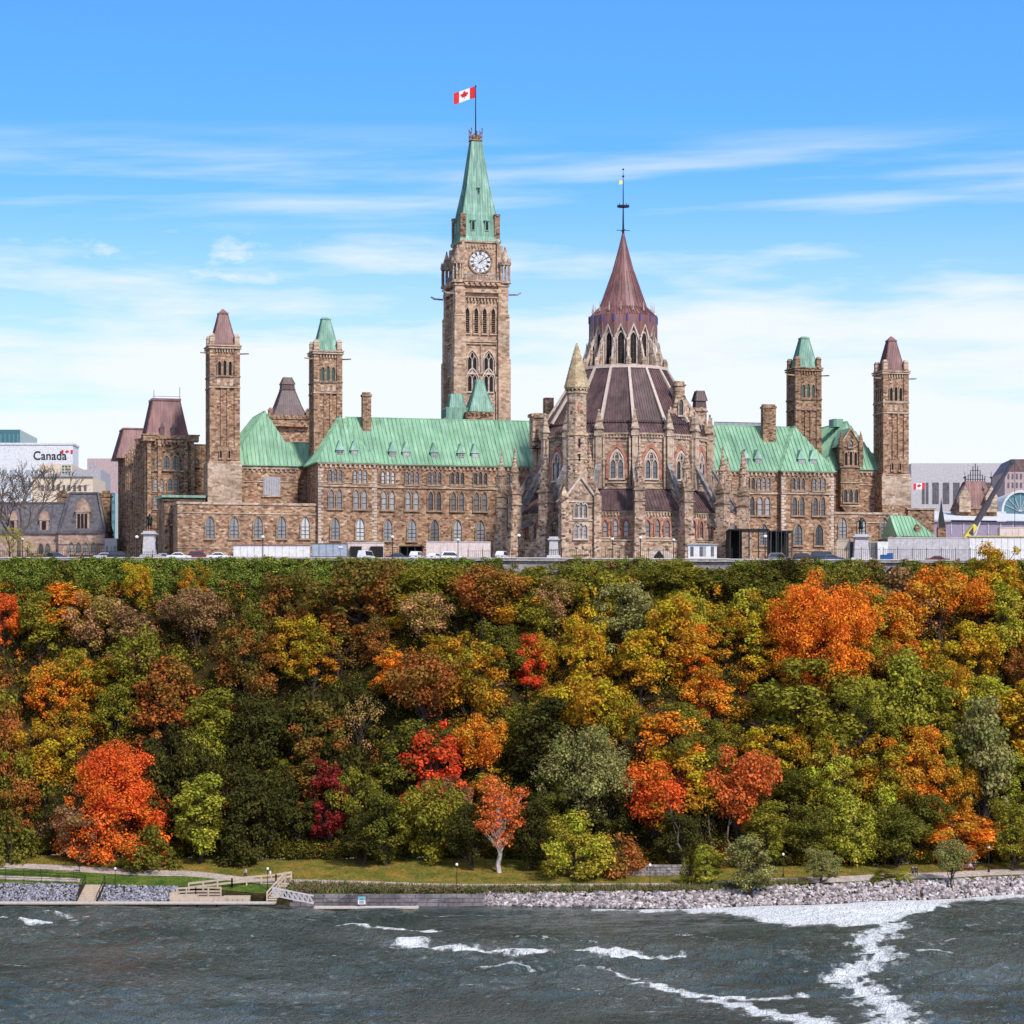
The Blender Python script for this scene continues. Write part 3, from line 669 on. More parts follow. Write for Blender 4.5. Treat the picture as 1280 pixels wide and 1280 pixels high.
# stone oriel gable on the right hall
def oriel():
    v = 43.2; a, c = U(1051, v), U(1075, v); m = (a+c)/2; hb, hg, ht = HH(628, m, v), HH(556, m, v), HH(536, m, v)
    b = MB(); b.box(a, c, v, 46.5, hb-1, hg-.6); b.prismY([(a-.5, hg-.6), (c+.5, hg-.6), (m, ht)], v-.1, 48)
    b.box(a-.5, a+.4, v-.6, v, hg-4.6, hg+1.2); b.box(c-.4, c+.5, v-.6, v, hg-4.6, hg+1.2)
    b.ng(a-.05, v-.3, hg+1.2, hg+3.0, .5, .05, 6); b.ng(c+.05, v-.3, hg+1.2, hg+3.0, .5, .05, 6); b.frus(m, v+.2, hb-3, hb-1.002, .5, .4, (c-a)/2, .9)
    o = b.build('oriel_gable', M['stone_dark'], h2)
    t = MB(); t.box(a-.2, c+.2, v-.25, v-.002, hb-.9, hb-.6); t.box(a-.2, c+.2, v-.2, v-.002, hb+4.2, hb+4.45); t.box(a-.3, c+.3, v-.35, v-.002, hg-5.0, hg-4.7)
    t.box(a-.3, c+.3, v-.35, v-.002, hg-1.5, hg-1.3); t.bar((a-.6, v-.25, hg-.6), (m, v-.25, ht+.1), .3, .3); t.bar((c+.6, v-.25, hg-.6), (m, v-.25, ht+.1), .3, .3)
    t.build('oriel_trim', M['trim'], o)
    place_window(K['small3'], h2, m, v, hb); place_window(K['belfry'], h2, m, v, hg-4.5, name='gable_window'); place_window(K['square'], h2, m, v-.1, hg-.5, name='gable_window')
    r = MB(); r.add([(a-.7, v+1.0, hg-.5), (m, v+.3, ht+.25), (m, 51, ht+.25), (a-.7, 47, hg-.5)], [(0,1,2,3)]); r.add([(c+.7, v+1.0, hg-.5), (m, v+.3, ht+.25), (m, 51, ht+.25), (c+.7, 47, hg-.5)], [(3,2,1,0)])
    r.build('gable_roof', M['copper'], h2)
oriel()
mm = MB(); mm.box(U(1040,55), U(1052,55), 54, 57, hr2-1, HH(524, U(1045,55), 55)); mm.build('roof_vent', M['copper_dark'], h2)

# ------------------------------------------------------------ the four ventilation towers
def vent_tower(label, pxl, pxr, v, ytop, yroof, kind, dark=False, base_y=578, base_wide=True, uW=None):
    # the visible width shows the front and a sliver of the left side
    W_ = 6.1; best = None
    uc = U((pxl+pxr)/2, v+3); ang = YAW-math.atan((pxl-640)/FPX)*-1
    d = DD(uc, v); vis = (pxr-pxl)/FPX*d; phi = YAW+math.atan(((pxl+pxr)/2-640)/FPX); W_ = vis/(math.cos(phi)+math.sin(phi))
    ur = U(pxr, v); a, c = ur-W_, ur; m = (a+c)/2; vm = v+W_/2; s = W_/2
    hR = HH(yroof, m, v); hT = HH(ytop, m, vm); st = 'stone_dark' if dark else 'stone'
    th = thingB('ventilation_tower', label, 'tower', m, vm, 'slender square towers with pyramid caps on the parliament')
    b = MB(); b.box(a+.35, c-.35, v+.35, v+W_-.35, -.5, hR)
    P = 1.15
    for x in (a, c-P):
        for y in (v, v+W_-P): b.box(x, x+P, y, y+P, -.5, hR+.5)
    L = lambda y: HH(y, m, v)
    k = yroof; zb1, zb0 = L(k+16), L(k+37)           # belfry head and sill
    zs1, zs0 = L(k+53), L(base_y-20)
    for i in range(4):                                # ribs that leave three tall recessed strips
        for face in (0, 1, 2, 3):
            x = a+P+(W_-2*P)*i/3
            if i in (0, 3): continue
            ww = .42
            if face == 0: b.box(x-ww/2, x+ww/2, v+.02, v+.36, zs0, zs1)
            if face == 1: b.box(a+.02, a+.36, v+P+(W_-2*P)*i/3-ww/2, v+P+(W_-2*P)*i/3+ww/2, zs0, zs1)
            if face == 2: b.box(x-ww/2, x+ww/2, v+W_-.36, v+W_-.02, zs0, zs1)
            if face == 3: b.box(c-.36, c-.02, v+P+(W_-2*P)*i/3-ww/2, v+P+(W_-2*P)*i/3+ww/2, zs0, zs1)
    b.box(a+.12, c-.12, v+.12, v+W_-.12, zs1, zs1+2.2); b.box(a+.1, c-.1, v+.1, v+W_-.1, zs0-3.0, zs0-.01)
    if base_wide: b.box(a-.4, c+.25, v-.35, v+W_+.3, -.5, L(base_y))
    b.build('shaft', M[st], th)
    if base_wide:
        bb = MB(); bb.box(a-.46, c+.31, v-.41, v+.3, L(632), L(base_y)-.3); z = L(632); i = 0
        while z < L(base_y)-.8:
            for x0, sg in ((a-.5, 1), (c+.35, -1)):
                ww = 1.2 if i % 2 else .7; bb.box(min(x0, x0+sg*ww), max(x0, x0+sg*ww), v-.46, v-.2, z, z+.5)
            z += .62; i += 1
        bb.build('plinth', M['trim'], th)
    t = MB()
    for z, e in ((L(base_y)+.0, .22), (zs1+.02, .12), (zs1+2.25, .12), (zb0-.4, .12), (hR-.6, .28), (hR-.15, .35)):
        t.box(a-e, c+e, v-e, v+W_+e, z, z+.28)
    dentils(t, a+P, c-P, v+.3, hR-.65, .55, .28, .7, .3); dentilsY(t, v+P, v+W_-P, a+.3, hR-.65, .55, .28, .7, .3)
    for x in (a+P/2, c-P/2):
        for y in (v+P/2, v+W_-P/2):
            t.box(x-.5, x+.5, y-.5, y+.5, hR+.1, hR+1.9); t.frus(x, y, hR+1.9, hR+2.5, .6, .6, .3, .3)
    for i in range(3):
        x = a+P+(W_-2*P)*(i+.5)/3
        t.box(x-.35, x+.35, v+.02, v+.118, zs1+.5, zs1+1.8)
    t.build('cornice', M['trim' if not dark else 'stone_dark'], th)
    g = MB()
    for sg, x in ((-1, a), (1, c)): g.bar((x, v+.5, hR-1.6), (x+sg*1.9, v+.4, hR-1.5), .28, .25)
    g.build('gargoyle', M['stone_dark'], th)
    cb_ = glk = K['belfry'] if not kind == 'green' else K['belfry_green']
    place_window(cb_, th, m, v+.35, zb0); place_window(cb_, th, a+.35, vm, zb0, -math.pi/2)
    for dx in (-1.1, 1.1): place_window(K['slit'], th, m+dx*.8, v+.1, zs0-2.4, name='slit_window')
    r = MB(); mat = M['copper_dark'] if kind == 'green' else M['purple_red']
    r.sq(m, vm, hR+.1, hR+.6, s-.45, s-.75, .5); r.sq(m, vm, hR+.6, hT-.5, s-.75, s*.28, .42); r.frus(m, vm, hT-.5, hT-.25, s*.34, s*.34, s*.34, s*.34)
    if kind != 'green': r.frus(m, vm, hT-.25, hT+.6, s*.3, s*.3, .12, .12)
    else: r.frus(m, vm, hT-.25, hT, s*.2, s*.2, s*.2, s*.2)
    r.build('roof', mat, th)
    return th
M['louvre_green'] = pmat('dark_green_louvres', (.045,.10,.08), .8)  # plain dark green for the belfry louvres
K['belfry_green'] = window_kit('f', [(-1.1,.66,2.9,0),(0,.66,3.1,0),(1.1,.66,2.9,0)], .2, gm='louvre_green', mul=False)
K['slit'] = window_kit('s', [(0,.42,1.6,0)], .14, gm='dark', mul=False)
vent_tower('leftmost slender square tower with a reddish brown pyramid cap', 257, 300, 39.0, 390, 432, 'brown')
vent_tower('slender square tower with green copper cap rising left of the long green roof', 386, 428, 41.0, 397, 439, 'green', base_wide=False)
vent_tower('dark weathered slender tower with green copper cap rising from the right green roof', 983, 1027, 43.0, 421, 460, 'green', dark=True, base_wide=False)
vent_tower('rightmost slender square tower with a reddish brown pyramid cap', 1092, 1136, 41.0, 424, 464, 'brown', base_y=594)

# ------------------------------------------------------------ clock tower
def clock_tower():
    v = 120.0; ur = U(638.5, v); W_ = 14.0; a, c = ur-W_, ur; m = (a+c)/2; vm = v+W_/2
    L = lambda y: HH(y, m, v)
    th = thingB('clock_tower', 'tall clock tower with green spire rising behind the long green roof', 'tower', m, vm)
    b = MB(); top = L(352)
    b.box(a+1.3, c-1.3, v+1.3, v+W_-1.3, -.5, top)
    P = 3.0
    for x, sx in ((a, 1), (c, -1)):
        for y, sy in ((v, 1), (v+W_, -1)):
            x0, x1 = sorted((x, x+sx*P)); y0, y1 = sorted((y, y+sy*P))
            b.box(x0, x1, y0, y1, -.5, L(449))
            x0, x1 = sorted((x+sx*.25, x+sx*P)); y0, y1 = sorted((y+sy*.25, y+sy*P)); b.box(x0, x1, y0, y1, L(449)-.01, L(392))
            x0, x1 = sorted((x+sx*.5, x+sx*(P-.1))); y0, y1 = sorted((y+sy*.5, y+sy*(P-.1))); b.box(x0, x1, y0, y1, L(392)-.01, top+.2)
            cx, cy = x+sx*1.5, y+sy*1.5
            for q in (-1, 1):                       # gablets on the buttress set-offs
                pass
            b.frus(cx, cy, L(449), L(440), 1.55, 1.55, .2, .2); b.frus(cx, cy, L(395), L(383), 1.4, 1.4, .2, .2)
    b.build('shaft', M['tower'], th)
    t = MB()
    for y, e, hh in ((467.5, -1.0, .5), (430, -.9, .35), (427, -.8, .5), (372, -.6, .3), (365.5, -.4, .9), (357, -.25, .4), (352, -.15, .35)):
        t.box(a-e, c+e, v-e, v+W_+e, L(y), L(y)+hh)
    dentils(t, a+2.6, c-2.6, v+1.3, L(372), .75, .35, .9, .55); dentilsY(t, v+2.6, v+W_-2.6, a+1.3, L(372), .75, .35, .9, .55)
    n = 7
    for i in range(n):                              # arrow corbels under the balcony
        x = a+2.4+(W_-4.8)*(i+.5)/n; t.prismY([(x, L(357)-.1), (x+.6, L(353)), (x-.6, L(353))], v-.1, v+.9)
        y = v+2.4+(W_-4.8)*(i+.5)/n; t.prismX([(y-.6, L(353)), (y, L(357)-.1), (y+.6, L(353))], a-.1, a+.9)
    for x in (a+3.1, m, c-3.1): t.box(x-.32, x+.32, v+.7, v+1.29, L(530), L(470)); t.box(x-.2, x+.2, v+.95, v+1.29, L(467), L(430))
    t.build('string_course', M['tower'], th)
    bal = MB(); zt, zb = L(343), L(351)
    for (p, q_) in (((a+2.9, v+.6), (c-2.9, v+.6)), ((a+.6, v+2.9), (a+.6, v+W_-2.9))):
        bal.bar((p[0], p[1], zt), (q_[0], q_[1], zt), .3, .25); bal.bar((p[0], p[1], zb), (q_[0], q_[1], zb), .3, .25)
        for i in range(13):
            f = i/12; x, y = p[0]+(q_[0]-p[0])*f, p[1]+(q_[1]-p[1])*f; bal.box(x-.11, x+.11, y-.11, y+.11, zb, zt)
    bal.build('balustrade', M['grey_stone'], th)
    # corner pinnacles with slender colonnettes
    for x in (a+1.15, c-1.15):
        for y in (v+1.15, v+W_-1.15):
            p = MB(); z0, z1, z2 = L(350), L(330), L(308)
            p.ng(x, y, z0-.6, z0, 1.5, 1.4, 8); p.ng(x, y, z1, z1+.6, 1.45, 1.6, 8); p.ng(x, y, z1+.6, z2, 1.15, .12, 8); p.ng(x, y, z0, z1, .35, .35, 6)
            for i in range(8):
                aa = math.pi/8+i*math.pi/4; p.box(x+1.15*math.cos(aa)-.13, x+1.15*math.cos(aa)+.13, y+1.15*math.sin(aa)-.13, y+1.15*math.sin(aa)+.13, z0, z1)
                p.ng(x+1.3*math.cos(aa), y+1.3*math.sin(aa), z1+.4, z1+1.9, .28, .03, 4)
                if i % 2: p.bar((x+.9*math.cos(aa), y+.9*math.sin(aa), z1+1.2), (x+.2*math.cos(aa), y+.2*math.sin(aa), z2-.5), .22, .22)
            p.ng(x, y, z2-.2, z2+.5, .3, .05, 6)
            p.build('pinnacle', M['trim'], th)
    # clock stage
    w2 = 4.7; ra = L(299); cs = MB(); cs.box(m-w2, m+w2, vm-w2, vm+w2, top, ra-.3)
    for sx in (-1, 1):
        for sy in (-1, 1): cs.box(m+sx*w2-.7, m+sx*w2+.7, vm+sy*w2-.7, vm+sy*w2+.7, top, ra-1.2); cs.bar((m+sx*(w2+.4), vm+sy*(w2+.4), ra-2.4), (m+sx*(w2-.8), vm+sy*(w2+.2), ra+.1), .5, .5)
    cs.box(m-w2-.35, m+w2+.35, vm-w2-.35, vm+w2+.35, ra-.5, ra-.1); dentils(cs, m-w2+1, m+w2-1, vm-w2, ra-.9, .7, .35, .9, .3); dentilsY(cs, vm-w2+1, vm+w2-1, m-w2, ra-.9, .7, .35, .9, .3)
    cs.build('clock_stage', M['tower'], th)
    # clock faces (front and left)
    cz = L(325.5); r = 2.62
    for (cx, cy, rz, hands) in ((m, vm-w2, 0, True), (m-w2, vm, -math.pi/2, True)):
        T = Matrix.Translation((cx, cy, cz)) @ Matrix.Rotation(rz, 4, 'Z')
        fr = MB(); fr.M = T; n = 40
        o_ = [(1.14*r*math.cos(2*math.pi*i/n), 1.14*r*math.sin(2*math.pi*i/n)) for i in range(n+1)]; i_ = [(r*math.cos(2*math.pi*i/n), r*math.sin(2*math.pi*i/n)) for i in range(n+1)]
        fr.ringY(o_, i_, -.35, .01); fo = fr.build('clock_frame', M['stone_dark'], th)
        f = MB(); f.M = T; f.prismY([(x, z) for x, z in i_[:-1]], -.12, .01); f.build('clock_face', M['white'], fo)
        k = MB(); k.M = T
        def stroke(ang, rr, x0, z0, x1, z1, w):       # numerals built from strokes, turned to stand radially
            ca_, sa_ = math.cos(-ang), math.sin(-ang)
            f2 = lambda x, z: (x*ca_-(z+rr)*sa_, -.17, x*sa_+(z+rr)*ca_)
            k.bar(f2(x0, z0), f2(x1, z1), w, w)
        roman = ['XII','I','II','III','IIII','V','VI','VII','VIII','IX','X','XI']
        wd = {'I': .16, 'V': .34, 'X': .34}
        for hnum, s_ in enumerate(roman):
            ang = hnum*math.pi/6; tot = sum(wd[ch] for ch in s_); x = -tot/2
            for ch in s_:
                e = wd[ch]
                if ch == 'I': stroke(ang, r*.80, x+e/2, -.32, x+e/2, .32, .10)
                if ch == 'V': stroke(ang, r*.80, x+.03, .32, x+e/2, -.32, .11); stroke(ang, r*.80, x+e-.03, .32, x+e/2, -.32, .07)
                if ch == 'X': stroke(ang, r*.80, x+.03, .32, x+e-.03, -.32, .11); stroke(ang, r*.80, x+e-.03, .32, x+.03, -.32, .07)
                x += e
        for i in range(60):
            aa = i*math.pi/30; k.bar((r*.955*math.sin(aa), -.15, r*.955*math.cos(aa)), (r*.99*math.sin(aa), -.15, r*.99*math.cos(aa)), .05)
        ri = [(r*.62*math.cos(2*math.pi*i/32), r*.62*math.sin(2*math.pi*i/32)) for i in range(33)]; ro = [(x*1.05, z*1.05) for x, z in ri]; k.ringY(ro, ri, -.18, -.121)
        for i in range(12):
            aa = i*math.pi/6; k.bar((r*.12*math.sin(aa), -.15, r*.12*math.cos(aa)), (r*.62*math.sin(aa), -.15, r*.62*math.cos(aa)), .04)
        k.build('numerals', M['iron'], fo)
        hd = MB(); hd.M = T; mn, hr_ = R(57), R(34)
        hd.bar((-.5*math.sin(mn), -.28, -.5*math.cos(mn)), (r*.88*math.sin(mn), -.28, r*.88*math.cos(mn)), .26, .08, .12)
        hd.bar((-.4*math.sin(hr_), -.24, -.4*math.cos(hr_)), (r*.56*math.sin(hr_), -.24, r*.56*math.cos(hr_)), .40, .08, .2); hd.build('clock_hands', M['iron'], fo)
    L = lambda y: HH(y, m, vm)
    # spire
    sp = MB(); prof = [(ra-.1, w2+.35), (ra+1.1, w2-.1), (L(272), w2-.6), (L(235), 2.72), (L(205), 1.95), (L(178), 1.25)]
    for (z0, r0), (z1, r1) in zip(prof, prof[1:]): sp.sq(m, vm, z0, z1, r0, r1, .62, .1)
    sp.build('spire', M['copper_dark'], th)
    cr = MB()
    for sx in (-1, 1):
        for sy in (-1, 1): cr.box(m+sx*(w2-.5)-.65, m+sx*(w2-.5)+.65, vm+sy*(w2-.5)-.65, vm+sy*(w2-.5)+.65, ra-.1, L(273)); cr.box(m+sx*(w2-.5)-.75, m+sx*(w2-.5)+.75, vm+sy*(w2-.5)-.75, vm+sy*(w2-.5)+.75, L(273), L(271))
    cr.build('corner_block', M['stone_dark'], th)
    for z, xs, s in ((L(292), (-1.7, 1.7), 1.0), (L(245), (0,), .6)):
        for dx in xs:
            rr = np.interp(z+1, [p[0] for p in prof], [p[1] for p in prof]); d = MB(); vv = vm-rr-.35
            d.box(m+dx-.5*s, m+dx+.5*s, vv, vv+1.6, z, z+2.4*s); d.box(m+dx-.75*s, m+dx+.75*s, vv-.2, vv+1.9, z+2.4*s, z+2.6*s); o = d.build('spire_dormer', M['copper_dark'], th)
            g = MB(); g.box(m+dx-.3*s, m+dx+.3*s, vv-.03, vv-.001, z+.2, z+2.2*s); g.build('dormer_opening', M['dark'], o)
            d = MB(); uu = m-rr-.35; d.box(uu, uu+1.6, vm+dx-.5*s, vm+dx+.5*s, z, z+2.4*s); d.build('spire_dormer', M['copper_dark'], th)
    zt = L(177); tp = MB(); tp.box(m-1.45, m+1.45, vm-1.45, vm+1.45, zt, zt+.25); tp.box(m-.8, m+.8, vm-.8, vm+.8, zt+.25, L(169))
    for sx in (-1, 0, 1):
        for sy in (-1, 0, 1):
            if sx or sy: tp.box(m+sx*1.3-.09, m+sx*1.3+.09, vm+sy*1.3-.09, vm+sy*1.3+.09, zt+.25, L(161) if sx and sy else L(165)); tp.ng(m+sx*1.3, vm+sy*1.3, L(163 if sx and sy else 166), L(160.5 if sx and sy else 164), .18, .03, 6)
    for sx in (-1, 1): tp.bar((m+sx*1.3, vm-1.3, L(171)), (m+sx*1.3, vm+1.3, L(171)), .1); tp.bar((m-1.3, vm+sx*1.3, L(171)), (m+1.3, vm+sx*1.3, L(171)), .1)
    tp.build('crown_platform', M['stone_dark'], th)
    fp = MB(); fp.tube((m, vm, L(169)), (m, vm, L(107.5)), .17, .1, 8); fp.ng(m, vm, L(108), L(106.8), .2, .2, 8); fp.build('flagpole', M['bronze'], th)
    L = lambda y: HH(y, m, v)
    # windows
    kl = window_kit('l', [(0,.95,6.0,0)], .3, gm='dark', fm='tower', mul=False)
    lv = MB()
    for i in range(9): lv.box(-.475, .475, -.2, -.055, .3+i*.52, .42+i*.52)
    lm = lv.mesh('louvres', M['stone_dark'])
    for px in (584, 595, 605.5, 616.3):
        x = U(px, v+1.3); wo = place_window(kl, th, x, v+1.3, L(416), name='belfry_window'); o = bpy.data.objects.new('louvres', lm); C.objects.link(o); o.parent = wo
    for y in (vm-2.9, vm-.95, vm+.95, vm+2.9): place_window(kl, th, a+1.3, y, L(416), -math.pi/2, name='belfry_window')
    kg = window_kit('g', [(-.62,.9,3.9,0),(.62,.9,3.9,0),(0,.7,1.3,3.6)], .16, gm='dark', fm='trim_pale', mul=False, hood=(3.0,5.4,.28))
    for px in (590, 610.5): place_window(kg, th, U(px, v+1.3), v+1.3, L(466), name='traceried_window'); place_window(kg, th, U(px, v+1.3), v+1.29, L(489), name='traceried_window')
    for y in (vm-2, vm+2): place_window(kg, th, a+1.3, y, L(466), -math.pi/2, name='traceried_window')
    pn = MB()
    for px in (590, 610.5):
        x = U(px, v+1.2)
        for i in range(4):
            for j in range(9): pn.box(x-1.5+i*.8, x-1.5+i*.8+.5, v+1.12, v+1.29, L(526)+j*.72, L(526)+j*.72+.5)
    pn.build('panel', M['trim'], th)
    g = MB()
    for sx, x in ((-1, a), (1, c)):
        for y in (v+.8, v+W_-.8): g.bar((x+.3*-sx, y, L(367)), (x+sx*2.0, y, L(366.5)), .4, .4); g.bar((x+sx*1.9, y, L(366)), (x+sx*2.7, y, L(364)), .5, .35)
    g.build('gargoyle', M['grey_stone'], th)
    return th, m, vm, L
ct, ctm, ctv, LT = clock_tower()

LEAF = [(0,1),(.15,.72),(.33,.80),(.25,.38),(.50,.60),(.55,.47),(.82,.53),(.74,.28),(.88,.20),(.46,-.16),(.52,-.34),(.05,-.27),(.05,-.72)]
LEAF = LEAF+[(-x, z) for x, z in LEAF[1:]][::-1]
def leaf_flag(label, loc, w, h, rz, flip=False, wave=.25, droop=.3, pole=None):
    """flag hanging off a hoist edge at local x=0, fly towards -x"""
    th = thingW('flag', label, 'flag', *loc, rz=rz, org=False)
    def sheet(x0, x1, z0, z1, y=0.0, n=10):
        b = MB(); vs = []
        for s_ in (-.02, .02):
            for i in range(n+1):
                x = x0+(x1-x0)*i/n; dy = wave*math.sin(x*2.2/w*3)*(-x/w)
                for z in (z0, z1): vs.append((x, dy+y*(1)+s_, z+droop*x/w*h*.9))
        N_ = 2*(n+1); fs = []
        for i in range(n): fs += [(2*i, 2*i+2, 2*i+3, 2*i+1), (N_+2*i, N_+2*i+1, N_+2*i+3, N_+2*i+2)]
        b.add(vs, fs); return b
    def part(nm, b, m_): o = bpy.data.objects.new(nm, b.mesh(nm, m_)); C.objects.link(o); o.parent = th; return o
    part('red_band', sheet(-w*.25, 0, 0, h), M['red']); part('white_field', sheet(-w*.75, -w*.25, 0, h), M['flag_white']); part('red_band', sheet(-w, -w*.75, 0, h), M['red'])
    for sd in (-1, 1):
        b = MB(); cx, cz = -w*.5, h*.5; s_ = h*.42
        vs = [(cx+x*s_, wave*math.sin((cx+x*s_)*2.2/w*3)*(-(cx+x*s_)/w)+sd*.05, cz+z*s_+droop*(cx+x*s_)/w*h*.9) for x, z in LEAF]; cc = (cx, wave*math.sin(cx*2.2/w*3)*(-cx/w)+sd*.05, cz+droop*cx/w*h*.9)
        b.add([cc]+vs, [(0, 1+i, 1+(i+1) % len(vs)) for i in range(len(vs))]); part('maple_leaf', b, M['red'])
    return th
x_, y_ = WX(ctm, ctv)
leaf_flag('red and white maple leaf flag flying from the clock tower spire', (x_-.12, y_, GZ+HH(122, ctm, ctv)), 5.2, 2.75, R(-4), droop=.66)
# ------------------------------------------------------------ library (sixteen-sided, at the block's origin)
def library():
    L = lambda y: HH(y, 0, 0); LA = lambda y: HH(y, 0, -20.9); LDr = lambda y: HH(y, 0, -17.0); LB = lambda y: HH(y, 0, -24.3); LL = lambda y: HH(y, 0, -7.5)
    th = thingB('gothic_library', 'sixteen-sided stone library with tall brown conical roof and flying buttresses', 'building', 0, 0)
    N_ = 16; PH = R(-99)                              # one pier stands a little right of the centre line
    va = [PH+i*2*math.pi/N_ for i in range(N_)]
    def P(r, a, z): return (r*math.cos(a), r*math.sin(a), z)
    front = lambda a, lim=1.95: abs(math.atan2(math.sin(a+math.pi/2), math.cos(a+math.pi/2))) < lim
    RA, RD = 20.9, 17.3
    zA, zAr, zD = LA(638), LDr(611), LDr(541)
    w = MB(); w.ng(0, 0, -.5, zA, RA, RA, N_, PH); w.ng(0, 0, zA-.5, zD, RD, RD, N_, PH); w.ng(0, 0, -.5, LA(677), RA+2.2, RA+2.0, N_, PH)
    w.build('wall', M['stone_lib'], th)
    t = MB()
    for z, r, dz in ((zA-.35, RA+.25, .35), (LA(677), RA+2.15, .3), (LA(673), RA+.15, .25), (zD-.35, RD+.35, .35), (LDr(547), RD+.2, .25), (LDr(604), RD+.22, .3), (LDr(611), RD+.3, .35), (LDr(552), RD+.1, .2)):
        t.ng(0, 0, z, z+dz, r, r, N_, PH)
    for i in range(N_):
        a0, a1 = va[i], va[i]+2*math.pi/N_
        for (r, z, k) in ((RA, zA-.4, 13), (RD, zD-.4, 11)):
            p, q = Vector(P(r, a0, z)), Vector(P(r, a1, z)); am = (a0+a1)/2; T = Matrix.Translation((p+q)/2) @ Matrix.Rotation(am+math.pi/2, 4, 'Z'); t.M = T; Ls = (q-p).length
            for j in range(k): x = -Ls/2+(j+.5)*Ls/k; t.box(x-.15, x+.15, -.28, -.002, -.55, -.01)
            t.M = None
    t.build('string_course', M['trim'], th)
    # aisle roof
    r_ = MB(); so = 0
    for i in range(N_):
        a0, a1 = va[i], va[i]+2*math.pi/N_; s_ = .55
        r_.roofface([P(RA+.5, a0, zA), P(RA+.5, a1, zA), P(RD+.05, a1, zAr), P(RD+.05, a0, zAr)], .62, .12, .14)
        c = (a0+a1)/2; e = math.pi/N_ - .01
        p, q = Vector(P(RA+.1, a0, 0)), Vector(P(RA+.1, a1, 0))
        for j in range(9):                           # snow guards
            f = (j+.5)/9; m_ = p.lerp(q, f); r_.box(m_.x-.1, m_.x+.1, m_.y-.1, m_.y+.1, zA+.3, zA+.75)
    r_.build('aisle_roof', M['purple'], th)
    # drum bays: traceried window under a red pointed arch; flanking shafts
    dw = K['drum']
    hoodk = MB(); o0 = [(x, z) for x, z in off(3.1, 6.0, .55)]; i0 = arch(3.1, 6.0); hoodk.ringY(o0, i0, -.30, .02); hm = hoodk.mesh('voussoir_arch', M['red_arch'])
    inn = MB(); inn.ringY(off(2.45, 5.3, .32), arch(2.45, 5.3), -.22, .02); inn.box(-1.6, 1.6, -.4, .02, -.35, -.01)
    rp = [(1.0*.42*math.cos(2*math.pi*i/10), 4.15+.42*math.sin(2*math.pi*i/10)) for i in range(11)]; inn.ringY([(x*1.35, 4.15+(z-4.15)*1.35) for x, z in rp], rp, -.2, -.06); im = inn.mesh('moulding', M['trim_pale'])
    for i in range(N_):
        am = va[i]+math.pi/N_; ap = RD*math.cos(math.pi/N_)
        if not front(am): continue
        u, v = ap*math.cos(am), ap*math.sin(am); rz = am+math.pi/2
        place_window(dw, th, u, v, LDr(598), rz, name='traceried_window')
        put('voussoir_arch', hm, th, (u, v, LDr(598)), rz); put('window_moulding', im, th, (u, v, LDr(598)), rz)
        ap = RA*math.cos(math.pi/N_); u, v = ap*math.cos(am), ap*math.sin(am)
        place_window(K['lib3'], th, u, v, LA(670), rz, name='lancet_window')
    # drum piers with pinnacles
    pm = MB()
    pm.box(-.55, .55, -.55, .7, LDr(611), zD+.8); pm.box(-.75, .75, -.75, .7, zD-.6, zD+.3)
    for x in (-.95, .95): pm.box(x-.16, x+.16, -.2, .3, LDr(609), zD-.7); pm.box(x-.25, x+.25, -.28, .3, LDr(575), LDr(573))
    pm.frus(0, 0, zD+.8, zD+2.2, .75, .75, .5, .5); pm.frus(0, 0, zD+2.2, zD+4.4, .5, .5, .06, .06); pm.box(-.2, .2, -.2, .2, zD+4.1, zD+4.5)
    for z in (zD+.7, zD+2.1): pm.box(-.8 if z < zD+1 else -.6, .8 if z < zD+1 else .6, -.8 if z < zD+1 else -.6, .8 if z < zD+1 else .6, z, z+.2)
    pmm = pm.mesh('drum_pier', M['trim'])
    for a in va:
        if front(a, 2.1): put('drum_pier', pmm, th, ((RD+.35)*math.cos(a), (RD+.35)*math.sin(a), 0), a+math.pi/2)
    # main cone roof
    z1, z2, z3 = zD, LDr(528), LL(460)
    mr = MB()
    for i in range(N_):
        a0, a1 = va[i], va[i]+2*math.pi/N_
        mr.roofface([P(RD+.15, a0, z1), P(RD+.15, a1, z1), P(RD-1.7, a1, z2), P(RD-1.7, a0, z2)], .6, .12, .12)
        mr.roofface([P(RD-1.6, a0, z2+.2), P(RD-1.6, a1, z2+.2), P(8.9, a1, z3), P(8.9, a0, z3)], .5, .11, .12)
        p, q = Vector(P(RD-1.6, a0, z2)), Vector(P(RD-1.6, a1, z2))
        for j in range(12): m_ = p.lerp(q, (j+.5)/12); mr.box(m_.x-.1, m_.x+.1, m_.y-.1, m_.y+.1, z2+.1, z2+.65)
    mr.build('cone_roof', M['purple'], th)
    rb = MB()
    for a in va: rb.bar(P(RD-1.2, a, z2+.5), P(8.95, a, z3+.1), .62, .45, .5)
    rb.ng(0, 0, z3-.05, z3+.55, 9.15, 9.05, N_, PH); rb.build('roof_rib', M['rib'], th)
    # lantern
    RLn = 6.1; zl0, zl1 = z3+.5, LL(414)
    ln = MB(); ln.ng(0, 0, zl0-.3, zl1+1.5, RLn, RLn, N_, PH); ln.ng(0, 0, zl0-.2, zl0+.3, 8.4, 7.6, N_, PH)
    ln.build('lantern_wall', M['stone_lib'], th)
    lw_ = window_kit('ll', [(0,1.25,6.2,0)], .22, gm='dark', fm='trim_pale', bars=4)
    for a in va:
        am = a+math.pi/N_
        if front(am): ap = RLn*math.cos(math.pi/N_)+.0; place_window(lw_, th, ap*math.cos(am), ap*math.sin(am), zl0+.5, am+math.pi/2, name='lantern_window')
